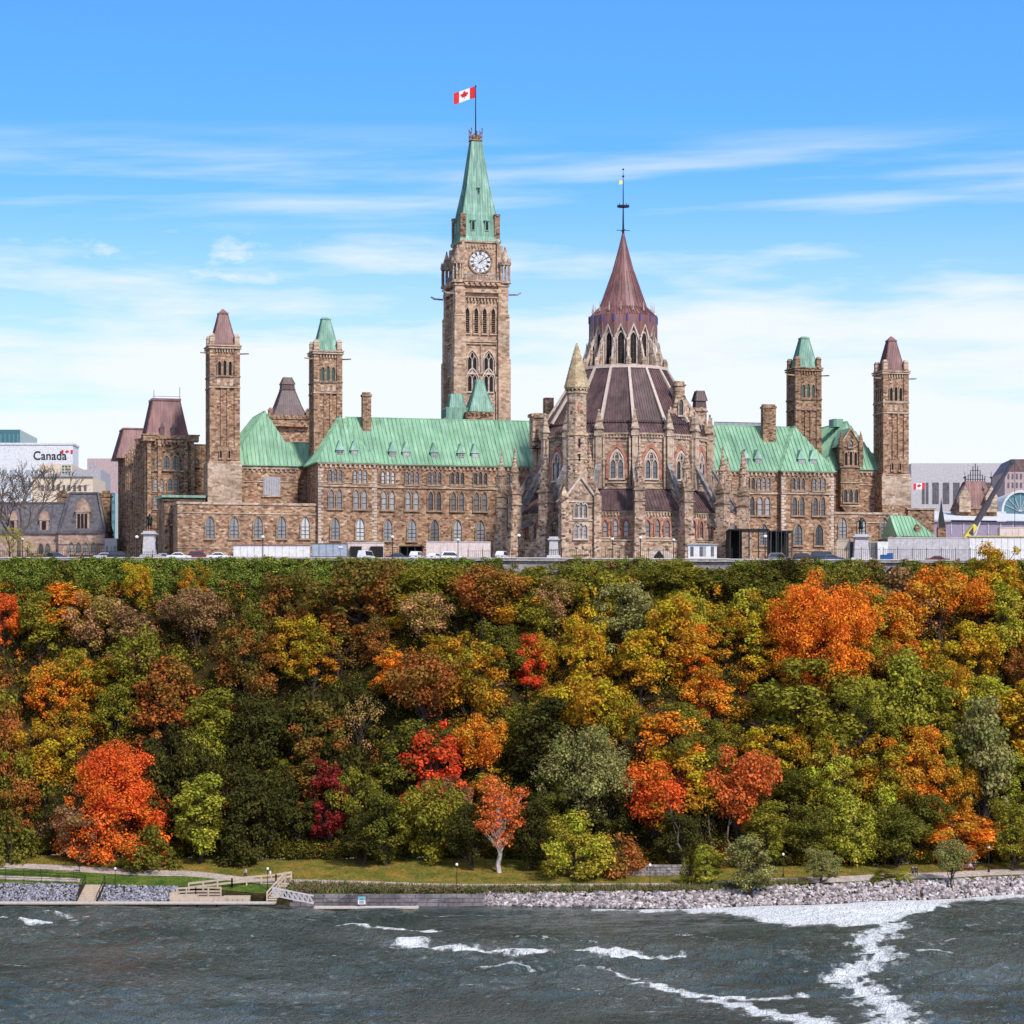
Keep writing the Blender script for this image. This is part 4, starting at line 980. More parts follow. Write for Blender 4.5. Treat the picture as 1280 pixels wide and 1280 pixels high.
    # ring pinnacles and pale flying struts
    for a in va:
        rp_ = MB(); st = MB()
        ca, sa = math.cos(a), math.sin(a); x, y = 8.5*ca, 8.5*sa
        rp_.ng(x, y, z3+.3, z3+1.5, .55, .5, 4, a); rp_.ng(x, y, z3+1.5, z3+2.2, .6, .3, 4, a)
        x, y = 7.3*ca, 7.3*sa; rp_.ng(x, y, z3+.4, z3+3.2, .42, .38, 4, a+.78); rp_.ng(x, y, z3+3.2, z3+3.7, .55, .45, 4, a+.78); rp_.ng(x, y, z3+3.7, z3+5.6, .4, .05, 4, a+.78)
        st.bar(P(8.3, a, z3+1.2), P(6.3, a, zl1-.1), .36, .5, .3)
        st.bar(P(6.35, a, z3+.5), P(6.35, a, zl1+.5), .34, .34)
        rp_.build('ring_pinnacle', M['trim'], th); st.build('lantern_strut', M['rib'], th)
    # crown: gabled skirt around the spire
    zc0, zc1, zc2, zt = LL(416), LL(398), HH(383, 0, -4), L(291)
    RC = 6.75; ck = MB(); gb = MB(); bl = MB()
    for i, a in enumerate(va):
        a1 = a+2*math.pi/N_; am = a+math.pi/N_
        lo0, lo1 = P(RC, a, zc0-.6), P(RC, a1, zc0-.6); ap = P(RC-.05, am, LL(402))
        top0, top1 = P(RC-.05, a, zc1+1.0), P(RC-.05, a1, zc1+1.0); c1 = P(RC+.0, am, zc1+1.5)
        ck.add([lo0, ap, top0], [(0,1,2)]); ck.add([ap, lo1, top1], [(0,1,2)]); ck.add([ap, top1, top0], [(0,1,2)])
        ck.roofface([top0, top1, P(4.85, a1, zc2), P(4.85, a, zc2)], .5, .1)
        q0 = P(RLn, a, zc0-.6); ck.add([lo0, q0, P(RLn, a, zc1), top0], [(0,1,2,3)])
        # pale gable under the zigzag
        g0, g1, g2 = P(RC-.35, a, zc0-1.2), P(RC-.35, a1, zc0-1.2), P(RC-.35, am, LL(401)); gg = MB(); gg.bar(g0, g2, .5, .55); gg.bar(g1, g2, .5, .55); gg.ng((RC-.6)*math.cos(am), (RC-.6)*math.sin(am), zc2-.9, zc2+.9, .15, .03, 4); gg.build('gable', M['trim_pale'], th)
        gb.add([P(RC-.4, a, zc0-.3), P(RC-.4, a1, zc0-.3), g2], [(0,1,2)]) if False else None
        ck.ng(RC*math.cos(a), RC*math.sin(a), zc0-1.3, zc0-.5, .05, .22, 4)
        bl.bar(P(RC+.04, a, zc1-.3), P(RC+.04, a, zc1+1.2), .22, .3)
        ck.bar(P(RC, a, zc0-.6), P(RC, a, zc1+1.0), .16)
    prof = [(zc2, 4.85), (L(372), 3.95), (L(340), 2.15), (L(310), .85), (zt, .14)]
    for i, a in enumerate(va):
        a1 = a+2*math.pi/N_
        for (za, ra), (zb, rb2) in zip(prof, prof[1:]):
            ck.add([P(ra, a, za), P(ra, a1, za), P(rb2, a1, zb), P(rb2, a, zb)], [(0,1,2,3)]); ck.bar(P(ra, a, za), P(rb2, a, zb), .13)
    for i, a in enumerate(va):
        am = a+math.pi/N_; ck.bar(P(4.82, am, zc2), P(2.2, am, L(340)), .09)
    ck.build('spire', M['purple_red'], th); bl.build('bargeboard', M['blue_paint'], th)
    fn = MB(); fn.lathe(0, 0, [(zt-.5, .28), (L(286), .2), (L(262), .13), (L(240), .1), (L(222), .06), (L(210), .03)], 8)
    zr = L(258); ro = 1.15
    for i in range(20):
        a, b_ = i*math.pi/10, (i+1)*math.pi/10; fn.bar((ro*math.cos(a), ro*math.sin(a), zr), (ro*math.cos(b_), ro*math.sin(b_), zr), .16, .3)
        if i % 5 == 0: fn.bar((0, 0, zr), (ro*math.cos(a), ro*math.sin(a), zr), .12)
        if i % 4 == 0: fn.ng(ro*math.cos(a), ro*math.sin(a), zr+.1, zr+.6, .1, .02, 4)
    fn.bar((-1.4, 0, L(288)), (1.4, 0, L(288)), .12); fn.bar((0, -1.4, L(288)), (0, 1.4, L(288)), .12); fn.ng(0, 0, L(221.5), L(219.5), .22, .22, 8); fn.ng(0, 0, L(212.5), L(211), .2, .2, 8)
    fn.build('finial', M['iron'], th)
    wv = MB(); z = L(228.5); wv.prismY([(-.15, z-.25), (-.15, z+.35), (-.9, z+.5), (-.75, z), (-.95, z-.35)], -.04, .04); wv.build('weather_vane', M['gold'], th)
    # outer buttresses and flyers
    RB = 24.3; bm = MB(); fm = MB()
    zb = LB(613)
    bm.frus(0, 0, -.5, 2.6, 1.45, 2.0, 1.25, 1.7); bm.frus(0, 0, 2.6, LB(660), 1.15, 1.55, 1.05, 1.35); bm.box(-.95, .95, -1.0, 1.0, LB(660), zb); bm.box(-1.15, 1.15, -1.2, 1.2, LB(627), LB(625)); bm.box(-1.15, 1.15, -1.2, 1.2, zb, zb+.35)
    for r_2 in (0, 1):                               # four little gables round the pinnacle foot
        if r_2 == 0: bm.prismY([(-.95, zb+.35), (.95, zb+.35), (0, zb+2.4)], -1.0, 1.0)
        else: bm.prismX([(-.95, zb+.35), (.95, zb+.35), (0, zb+2.4)], -.98, .98)
    bm.ng(0, 0, zb+.3, LB(585), .8, .72, 8, math.pi/8); bm.ng(0, 0, LB(585), LB(583.5), .95, .95, 8, math.pi/8); bm.ng(0, 0, LB(583.5), LB(560), .75, .1, 8, math.pi/8)
    for i in range(8):
        a = i*math.pi/4; bm.ng(.72*math.cos(a), .72*math.sin(a), LB(588), LB(579), .2, .03, 4)
        for f in (.25, .5, .75): zz = LB(583.5)+(LB(560)-LB(583.5))*f; rr = .75+(.1-.75)*f; bm.box(rr*math.cos(a)-.08, rr*math.cos(a)+.08, rr*math.sin(a)-.08, rr*math.sin(a)+.08, zz-.1, zz+.12)
    zf = LB(559); bm.box(-.09, .09, -.09, .09, LB(561), zf+.9); bm.box(-.4, .4, -.1, .1, zf+.2, zf+.42); bm.box(-.1, .1, -.4, .4, zf+.2, zf+.42)
    bm.box(-.55, .55, -1.08, -1.0, LB(652), LB(634)); bm.box(-.4, .4, -.86, -.8, LB(600), LB(590))
    bmm = bm.mesh('buttress_pier', M['stone_lib'])
    # flyer in the plane x=0, running inwards (+y)
    D_ = RB-RD
    fm.add([(x, y, z) for x in (-.42, .42) for y, z in ((.8, LB(640)), (.8, LB(634)), (D_+.2, LDr(571)), (D_+.2, LDr(580)), (D_-.8, LDr(588)), (D_/2+.6, LB(609)), (2.6, LB(629)))], [(0,1,2,3,4,5,6)[::-1], (7,8,9,10,11,12,13), (0,7,8,1), (1,8,9,2), (2,9,10,3), (3,10,11,4), (4,11,12,5), (5,12,13,6), (6,13,7,0)])
    fm.add([(x, y, z) for x in (-.42, .42) for y, z in ((.8, LB(659)), (.8, LB(653)), (D_-2.5, LB(640)), (D_-2.5, LB(648)))], [(3,2,1,0), (4,5,6,7), (0,4,5,1), (1,5,6,2), (2,6,7,3), (3,7,4,0)])
    fm.bar((0, .7, LB(633)), (0, D_+.2, LDr(570.5)), 1.15, .22)
    fmm = fm.mesh('flying_buttress', M['grey_stone'])
    for a in va:
        if front(a, 2.0):
            put('buttress_pier', bmm, th, (RB*math.cos(a), RB*math.sin(a), 0), a+math.pi/2); put('flying_buttress', fmm, th, (RB*math.cos(a), RB*math.sin(a), 0), a+math.pi/2)
    # tall stair turret on the left and its door gable
    v = -22.5; u = U(721, v); Lt = lambda y: HH(y, u, v)
    s = MB(); s.ng(u, v, -.5, Lt(618), 2.25, 2.15, 8, .39); s.ng(u, v, Lt(618), Lt(545), 2.05, 2.0, 8, .39); s.ng(u, v, Lt(545), Lt(487), 1.85, 1.85, 8, .39)
    s.ng(u, v, Lt(543), Lt(541), 2.1, 2.1, 8, .39); s.build('stair_turret', M['stone_lib'], th)
    for y, r in ((618, 2.4), (575, 2.15), (545, 2.2), (492, 2.05), (487, 2.3)):
        s = MB(); s.ng(u, v, Lt(y), Lt(y)+.35, r, r, 8, .39)
        if y != 487: s.build('turret_band', M['buff'], th)
    for i in range(16):
        a = i*math.pi/8+.1; s.box(u+2.0*math.cos(a)-.13, u+2.0*math.cos(a)+.13, v+2.0*math.sin(a)-.13, v+2.0*math.sin(a)+.13, Lt(489), Lt(487))
    s.build('turret_band', M['buff'], th)
    s = MB(); z0, z1_ = Lt(485), Lt(429)
    k = 13
    for i in range(k):
        f0, f1 = i/k, (i+1)/k; r0 = 2.35*(1-f0)**.95+.1; r1 = 2.35*(1-f1)**.95+.1; s.ng(u, v, z0+(z1_-z0)*f0, z0+(z1_-z0)*f1, r0, r1+.09, 8, .39)
    s.build('turret_cone', M['buff'], th)
    s = MB(); s.box(u-.16, u+.16, v-1.80, v-1.70, Lt(517), Lt(503)); s.box(u-.42, u+.42, v-1.8, v-1.70, Lt(509.5), Lt(507.5)); s.build('cross_slit', M['red_arch'], th)
    s = MB()
    for y0_, y1_ in ((560, 549), (577, 568)): s.box(u-.17, u+.17, v-2.02, v-1.9, Lt(y0_), Lt(y1_))
    s.build('slit_opening', M['dark'], th)
    vp = v-2.6; s = MB(); hw = 3.0; zg, zg2 = Lt(627), Lt(598)
    s.box(u-hw, u+hw, vp, vp+5, -.5, zg); s.prismY([(u-hw-.4, zg), (u+hw+.4, zg), (u, zg2)], vp-.1, vp+5.5)
    for x in (u-hw-.2, u+hw+.2): s.box(x-.7, x+.7, vp-.8, vp+1, -.5, Lt(622)); s.frus(x, vp+.1, Lt(622), Lt(610), .75, .9, .08, .08)
    s.build('porch', M['stone_lib'], th)
    s = MB(); s.bar((u-hw-.6, vp-.3, zg-.2), (u, vp-.3, zg2+.15), .4, .4); s.bar((u+hw+.6, vp-.3, zg-.2), (u, vp-.3, zg2+.15), .4, .4); s.box(u-hw, u+hw, vp-.2, vp-.002, zg-.3, zg); s.box(u-hw, u+hw, vp-.2, vp-.002, Lt(652), Lt(650))
    s.box(u-.6, u+.6, vp-.22, vp-.102, Lt(616), Lt(613)); s.box(u-.2, u+.2, vp-.22, vp-.102, Lt(620), Lt(609)); s.build('porch_trim', M['trim_pale'], th)
    kp = window_kit('pp', [(-.85,.8,2.6,0),(0,.8,2.9,0),(.85,.8,2.6,0)], .2, gm='glass', fm='trim_pale')
    place_window(kp, th, u, vp, Lt(648), name='porch_window'); place_window(kp, th, u, vp, Lt(674), name='porch_window')
    # gabled stone dormer tower on the right of the drum roof
    a = va[0]+2*math.pi/N_*2+.02; aa = [x for x in va if abs(math.degrees(math.atan2(math.sin(x), math.cos(x)))+54) < 2][0]
    vg = -12.5; ug = U(851, vg); G = lambda y: HH(y, ug, vg); s = MB()
    s.box(ug-2.1, ug+2.1, vg, vg+4, zD-1, G(521)); s.prismY([(ug-2.1, G(521)), (ug+2.1, G(521)), (ug+.9, G(494)), (ug-.9, G(494))], vg, vg+4)
    s.box(ug-.95, ug+.95, vg+.4, vg+2.2, G(498), G(482)); s.box(ug-1.2, ug+1.2, vg+.2, vg+2.4, G(482), G(480)); s.box(ug-.9, ug+.9, vg+.5, vg+2.1, G(480), G(476))
    for x in (ug-2.1, ug+2.1): s.box(x-.5, x+.5, vg-.5, vg+.6, zD-1, G(520)); s.frus(x, vg, G(520), G(508), .5, .5, .05, .05)
    s.build('gabled_turret', M['stone_lib'], th); place_window(K['lancet'], th, ug, vg, G(519), name='turret_window')
    for x, yt in ((U(872, -6), 512), (U(861, -9), 522), (U(668.5, 2), 520), (U(681, -4), 521)):
        vv = -6 if x > 10 else 0; s = MB(); s.box(x-1.2, x+1.2, vv-1, vv+1.6, zD-2, L(yt+4)); s.box(x-1.5, x+1.5, vv-1.3, vv+1.9, L(yt+4), L(yt)); s.box(x-.8, x+.8, vv-.8, vv+1.2, L(yt+14), L(yt-1)); s.build('chimney_block', M['stone_lib'], th)
    s = MB(); vv = 20; x = U(876.5, vv); g = lambda y: HH(y, x, vv); s.box(x-1.2, x+1.2, vv, vv+2.4, g(545), g(515)); s.box(x-1.4, x+1.4, vv-.2, vv+2.6, g(515), g(513)); s.build('chimney', M['stone_dark'], th)
    s = MB(); s.sq(x, vv+1.2, g(513), g(501), 1.15, 1.0, .4); s.sq(x, vv+1.2, g(501), g(488), 1.3, .75, .4); s.build('chimney_cap', M['purple'], th)
    s = MB(); x = U(687, 24); s.box(x-.9, x+.9, 24, 26, zD, HH(497, x, 24)); s.build('chimney', M['stone_dark'], th)
    # link to the block
    s = MB(); s.box(-9, 9, 12, 31.9, -.5, zD-1); s.build('link', M['stone_lib'], th)
    s = MB(); s.hip(-9.5, 9.5, 10, 32, zD-.7, zD+6, (0, 12), (0, 31.9), .85, 'y'); s.build('link_roof', M['purple'], th)
    # small terrace gate in the base
    s = MB(); v0 = -(RA+2.2)-.6; x = U(825.5, v0-3); 
    s.prismY([(x-3.2, -.3), (x+3.2, -.3), (x+3.2, 1.6), (x, 3.3), (x-3.2, 1.6)], v0-2, v0); s.build('terrace_porch', M['trim_pale'], th)
    s = MB(); s.prismY([(x-1.0, 0), (x+1.0, 0), (x+1.0, 1.4), (x, 2.6), (x-1.0, 1.4)], v0-2.05, v0-2.001); s.build('doorway', M['dark'], th)
library()

# ------------------------------------------------------------ eastern front range on the left: pavilion with brown mansards
def left_pavilion():
    v = 58.0; a, c = U(186, v), U(240, v); L = lambda y: HH(y, (a+c)/2, v)
    th = thingB('corner_pavilion', 'tall sandstone pavilion with two russet mansard roofs, left of the leftmost tower', 'building', (a+c)/2, v+6)
    b = MB(); b.box(a, c, v, v+12, -.5, L(548)); b.box(a+1.5, c, v+12, 112, -.5, L(560)); b.box(a-.2, c-1, 96, 114, -.5, L(552))
    b.box(c-.5, U(262, v+5), v+5, v+16, -.5, L(552)); b.build('wall', M['stone_dark'], th)
    t = MB()
    for y, e, dz in ((549, .5, .8), (553, .3, .4), (590, .25, .4), (618, .2, .35), (640, .2, .3)): t.box(a-e, c+e, v-e, v+12+e, L(y), L(y)+dz)
    dentils(t, a, c, v, L(550), .8, .4, 1.0, .45); dentilsY(t, v, v+12, a, L(550), .8, .4, 1.0, .45)
    for x in (a, a+2.2, c-1.4, c+.1):
        t.box(x-.38, x+.38, v-.6, v-.002, -.5, L(558)); t.frus(x, v-.3, L(558), L(550), .45, .4, .1, .1)
    for y in np.arange(v+1, v+55, 3.4): t.box(a-.75, a-.002, y-.5, y+.5, -.5, L(556)); t.frus(a-.4, y, L(556), L(548), .45, .55, .1, .1)
    for x, y in ((a, v), (c, v), (a, v+12), (c, v+12)): t.box(x-1.3, x+1.3, y-1.3, y+1.3, L(552), L(545)); t.box(x-1.5, x+1.5, y-1.5, y+1.5, L(545), L(543.5))
    t.box(a-.3, a-.002, v+12, 112, L(565), L(562)); t.build('cornice', M['stone'], th)
    r = MB(); m = (a+c)/2-.4; zt = L(499)
    r.sq(m, v+6.5, L(549), L(540), 4.9, 4.3, .6); r.sq(m, v+6.5, L(540), zt, 4.3, 2.9, .6); r.box(m-3.1, m+3.1, v+3.4, v+9.6, zt, zt+.5); r.build('mansard_roof', M['purple_red'], th); r = MB()
    m2 = a+3.2; r.sq(m2, 104, L(555), L(516), 5.6, 3.8, .6); r.box(m2-4, m2+4, 100, 108, L(516), L(514)); r.build('mansard_roof', M['purple_red'], th)
    for dx in (-1.1, 1.3):
        d = MB(); z = L(543); d.box(m+dx-.5, m+dx+.5, v+1.8, v+4, z, z+1.5); d.prismY([(m+dx-.6, z+1.5), (m+dx+.6, z+1.5), (m+dx, z+2.6)], v+1.7, v+4); d.build('dormer', M['purple'], th)
    ra = MB(); ra.tube((m-2.6, v+4, zt), (m-2.6, v+4, zt+2.2), .06); ra.tube((m+2.9, v+4, zt), (m+2.9, v+4, zt+3.0), .06); ra.bar((m-3, v+3.5, zt+.9), (m+3, v+3.5, zt+.9), .07); ra.build('roof_railing', M['iron'], th)
    for px in (198, 208, 219): place_window(window_kit('pv', [(0,1.25,3.0,0)], .25), th, U(px, v), v, L(587))
    kk = window_kit('pv2', [(-.6,.9,2.7,0),(.6,.9,2.7,0)], .22)
    for px in (198, 216): place_window(kk, th, U(px, v), v, L(614)); place_window(kk, th, U(px, v), v, L(636))
    place_window(K['square'], th, U(246, v+5), v+5, L(580)); 
    return th
left_pavilion()
def left_links():
    v = 40.0; a, c = U(205, v), U(256, v); L = lambda y: HH(y, a, v)
    th = thingB('entrance_porch', 'low projecting sandstone porch with a green-edged flat roof between the pavilion and the leftmost tower', 'building', (a+c)/2, v+4); b = MB(); b.box(a, c, v, v+10, -.5, L(622))
    b.box(a, a+1, v-1, v, -.5, L(640)); b.box(c-6, c-5, v-1, v, -.5, L(640)); b.build('wall', M['stone_dark'], th)
    t = MB(); t.box(a-.6, c, v-1.3, v+10, L(622), L(619)); t.build('flat_roof', M['copper_dark'], th)
    t = MB(); t.box(a-.3, c, v-.4, v-.002, L(626), L(624)); t.box(a-.2, c, v-.25, v-.002, L(650), L(649)); t.build('string_course', M['trim'], th)
    for px in (216, 229): place_window(K['lancet'], th, U(px, v), v, L(655))
left_links()
def brown_cupola():
    v = 112.0; m = U(359, v); L = lambda y: HH(y, m, v)
    th = thingB('lantern_turret', 'dark russet lantern turret peeping over the hall between the two left towers', 'turret', m, v); b = MB(); b.box(U(346, v), U(384, v), v-3, v+5, -.5, L(526)); b.box(m-4.4, m+4.4, v-4.4, v+4.4, L(535), L(521)); b.build('wall', M['stone'], th)
    t = MB(); t.box(m-4.7, m+4.7, v-4.7, v+4.7, L(526), L(524.5)); dentils(t, m-4.4, m+4.4, v-4.4, L(521.5), .8, .35, .5, .25)
    for x in (-4.6, 4.2, 6.6): t.box(m+x-.5, m+x+.5, v-4.6, v-3.6, L(524), L(515)); t.frus(m+x, v-4.1, L(515), L(512), .6, .6, .2, .2)
    t.build('parapet', M['stone_dark'], th)
    r = MB(); r.sq(m, v, L(521), L(508), 3.9, 2.8, .5); r.sq(m, v, L(508), L(488), 2.8, 1.5, .5); r.sq(m, v, L(488), L(479), 1.5, 1.35, .5); r.box(m-1.7, m+1.7, v-1.7, v+1.7, L(488), L(487)); r.sq(m, v, L(481), L(472), 1.6, .85, .5); r.build('roof', M['purple'], th)
brown_cupola()

# ------------------------------------------------------------ city behind, left side
def wbox_building(name, label, cat, px0, px1, ytop, d, depth, mat, zb=None, group=None):
    x0, x1 = XP(px0, d), XP(px1, d); zt = ZP(ytop, d); zb = GZ if zb is None else zb
    th = thingW(name, label, cat, (x0+x1)/2, d+depth/2, zb, group); b = MB(); b.box(x0, x1, d, d+depth, zb-.5, zt); b.build('wall', mat, th); return th, x0, x1, zt
def win_rows(th, x0, x1, z0, z1, d, nx, nz, mat, fx=.55, fz=.5, name='window'):
    for j in range(nz):
        for i in range(nx):
            cx = x0+(x1-x0)*(i+.5)/nx; cz = z0+(z1-z0)*(j+.5)/nz; w = (x1-x0)/nx*fx/2; h = (z1-z0)/nz*fz/2
            b = MB(); b.box(cx-w, cx+w, d-.12, d-.002, cz-h, cz+h); o = b.build(name, mat, th)
M['cream'] = pmat('cream_render', (.62,.50,.38), .9); M['grey_conc'] = pmat('grey_concrete', (.36,.35,.37), .9); M['white_wall'] = pmat('white_cladding', (.62,.62,.63), .7)
M['mauve_wall'] = pmat('mauve_brick', (.42,.31,.31), .9); M['teal_glass'] = pmat('teal_curtain_wall', (.03,.12,.13), .15, 0, .8); M['teal_wall'] = pmat('teal_panel', (.10,.22,.25), .4); M['lilac_wall'] = pmat('pale_grey_cladding', (.46,.43,.44), .8)
M['black_text'] = pmat('black_lettering', (.015,.015,.02), .7); M['peach_stone'] = stone('peach_masonry', [(.34,.22,.17),(.46,.31,.24),(.54,.39,.31)], (1,1,2), .5, .2)
def city_left():
    th, x0, x1, zt = wbox_building('office_tower', 'dark teal glass tower top at the far left edge above the white building', 'building', -60, 25, 537, 1100, 40, M['teal_glass'])
    win_rows(th, x0, x1, ZP(556, 1100), ZP(541, 1100), 1100, 16, 1, M['teal_wall'], .35, .8, 'fin')
    d = 900; th, x0, x1, zt = wbox_building('government_building', 'long white building with Canada lettered on its upper wall', 'building', -80, 91, 556, d, 12, M['white_wall'])
    b = MB(); b.box(XP(-80, d), XP(91, d)+.3, d-.3, d+12, zt, zt+.6); b.build('parapet', M['white_wall'], th)
    # lettering
    cu = bpy.data.curves.new('lettering', 'FONT'); cu.body = 'Canada'; cu.size = 3.9; cu.extrude = .05; cu.offset = .035; cu.space_character = 1.02
    tmp = bpy.data.objects.new('lettering', cu); C.objects.link(tmp); bpy.context.view_layer.update()
    me = bpy.data.meshes.new_from_object(tmp.evaluated_get(bpy.context.evaluated_depsgraph_get())); bpy.data.objects.remove(tmp)
    xs = [v.co.x for v in me.vertices]; wT = max(xs)-min(xs); s = (XP(83.5, d)-XP(42, d))/wT
    for v in me.vertices: v.co = (XP(42, d)+(v.co.x-min(xs))*s, d-.12-v.co.z, ZP(574.5, d)+v.co.y*1.0*s*1.1)
    # serifs on the upright strokes
    me.materials.clear(); me.materials.append(M['black_text']); o = bpy.data.objects.new('lettering', me); C.objects.link(o); o.parent = th
    g = ORG[th.name]; o.location = (-g[0], -g[1], -g[2]); o['label'] = 'the word Canada in black'
    f = MB(); z0, z1 = ZP(567, d), ZP(562.5, d); f.box(XP(77, d), XP(79.5, d), d-.2, d-.1, z0, z1); f.box(XP(88.5, d), XP(91, d), d-.2, d-.1, z0, z1)
    cx, cz, s_ = XP(84, d), (z0+z1)/2, .62; f.prismY([(cx+x*s_*1.1, cz+z*s_) for x, z in LEAF][::-1], d-.2, d-.1); f.build('flag_emblem', M['red'], th)
    win_rows(th, XP(-40, d), XP(50, d), ZP(640, d), ZP(584, d), d, 9, 4, M['grey_panel'], .5, .5)
    th, x0, x1, zt = wbox_building('office_block', 'beige block with a dark window grid right below the Canada lettering', 'building', 50, 90, 580, 860, 25, M['cream'])
    win_rows(th, XP(77, 860), XP(89, 860), ZP(596, 860), ZP(581, 860), 860, 3, 4, M['teal_glass'], .7, .6)
    th, x0, x1, zt = wbox_building('office_block', 'cream block with a flat roof behind the slate-roofed building', 'building', 40, 116, 595, 800, 25, M['cream'])
    win_rows(th, XP(50, 800), XP(110, 800), ZP(616, 800), ZP(604, 800), 800, 9, 1, M['slate'], .45, .6)
    b = MB(); b.box(x0-.3, x1+.3, 799.4, 799.99, zt-.2, zt+.6); b.build('parapet', M['grey_conc'], th)
    th, x0, x1, zt = wbox_building('office_block', 'plain grey concrete block behind the cream block', 'building', 90, 126, 587, 840, 20, M['grey_conc'])
    th, x0, x1, zt = wbox_building('office_block', 'pale mauve block with a slanted top beside the sandstone pavilion', 'building', 109, 150, 573, 880, 20, M['mauve_wall'])
    win_rows(th, XP(111, 880), XP(121, 880), ZP(586, 880), ZP(575, 880), 880, 2, 1, M['grey_panel'], .5, .6)
    th, x0, x1, zt = wbox_building('glass_block', 'dark teal glass block between the slate-roofed building and the sandstone pavilion', 'building', 112, 144, 616, 760, 20, M['teal_glass'])
    win_rows(th, x0, x1, ZP(690, 760), zt, 760, 7, 6, M['teal_wall'], .7, .7, 'curtain_panel')
    th, x0, x1, zt = wbox_building('small_kiosk', 'small pale grey kiosk at the foot of the tall sandstone pavilion', 'kiosk', 131, 146, 673, 640, 6, M['lilac_wall'])
    win_rows(th, x0, x1, GZ+1, zt, 640, 3, 1, M['glass'], .5, .6)
city_left()
def slate_building():
    d = 640; th = thingW('slate_roofed_building', 'low stone building with grey slate mansard roof behind the bare tree', 'building', XP(70, d), d+8, GZ)
    L = lambda y: ZP(y, d); b = MB(); b.box(XP(-60, d), XP(75, d), d+1.5, d+14, GZ-.5, L(666)); b.box(XP(73, d), XP(131, d), d, d+15, GZ-.5, L(665)); b.build('wall', M['peach_stone'], th)
    r = MB(); a, c = XP(-60, d), XP(80, d); r.roofface([(a, d+1, L(664)), (c, d+1, L(664)), (c, d+4.5, L(628)), (a, d+4.5, L(628))], 3, .05); r.box(a, c, d+4.4, d+12, L(666), L(628)-.02); r.box(a, c, d+4.3, d+12, L(628), L(626))
    m = XP(102, d); r.frus(m, d+7.5, L(664), L(616), (XP(131,d)-XP(73,d))/2, 7.6, (XP(120,d)-XP(84,d))/2, 4); r.box(XP(84,d), XP(120,d), d+3.2, d+12, L(616), L(614)); r.build('mansard_roof', M['slate'], th)
    t = MB(); t.box(XP(-60, d), XP(74, d), d+1.0, d+1.498, L(667), L(664)); t.box(XP(72, d), XP(132, d), d-.4, d-.002, L(667), L(663)); t.box(XP(73, d), XP(131, d), d-.15, d-.002, L(681), L(680)); t.bar((XP(74,d), d-.1, L(664)), (XP(84.5,d), d+3.3, L(615)), .5); t.bar((XP(131,d), d-.1, L(664)), (XP(119.5,d), d+3.3, L(615)), .5); t.build('cornice', M['slate'], th)
    for px in (50, 58.5): place_window(window_kit('e', [(0,1.1,2.3,0)], .22), th, XP(px, d), d+1.5, L(692))
    for px in (89.5, 98.5, 107.5, 117): place_window(window_kit('e', [(0,1.15,2.5,0)], .25), th, XP(px, d), d, L(692))
    for px, s in ((54, 1.0), (14, 1.0)):
        b = MB(); x = XP(px, d); b.box(x-1, x+1, d+1.2, d+4, L(663), L(650)); b.prismY([(x-1.2, L(650)), (x+1.2, L(650)), (x+.7, L(641)), (x, L(638)), (x-.7, L(641))], d+1.1, d+4); o = b.build('dormer', M['peach_stone'], th)
        g = MB(); g.box(x-.45, x+.45, d+1.0, d+1.19, L(661), L(651)); g.build('pane', M['dark'], o)
    b = MB(); x = XP(103, d); b.box(x-1.5, x+1.5, d+.2, d+5, L(663), L(640)); b.prismY([(x-1.7, L(640)), (x+1.7, L(640)), (x+1.2, L(630)), (x, L(622)), (x-1.2, L(630))], d+.1, d+5); o = b.build('dormer', M['peach_stone'], th)
    g = MB(); [g.box(x-1.1+i*.8, x-.7+i*.8+.15, d+.05, d+.19, L(660), L(642)) for i in range(3)]; g.build('pane', M['dark'], o)
    for px in (94, 112.5): b = MB(); x = XP(px, d); b.box(x-.8, x+.8, d+.6, d+4, L(663), L(652)); b.prismY([(x-.9, L(652)), (x+.9, L(652)), (x, L(641))], d+.5, d+4); b.build('dormer', M['slate'], th)
    for px in (72, 127): b = MB(); x = XP(px, d); b.box(x-1.1, x+1.1, d+6, d+8, L(664), L(614)); b.box(x-1.4, x+1.4, d+5.8, d+8.2, L(619), L(617)); b.box(x-.8, x+.8, d+6.3, d+7.7, L(614), L(611)); b.build('chimney', M['stone_dark'], th)
slate_building()
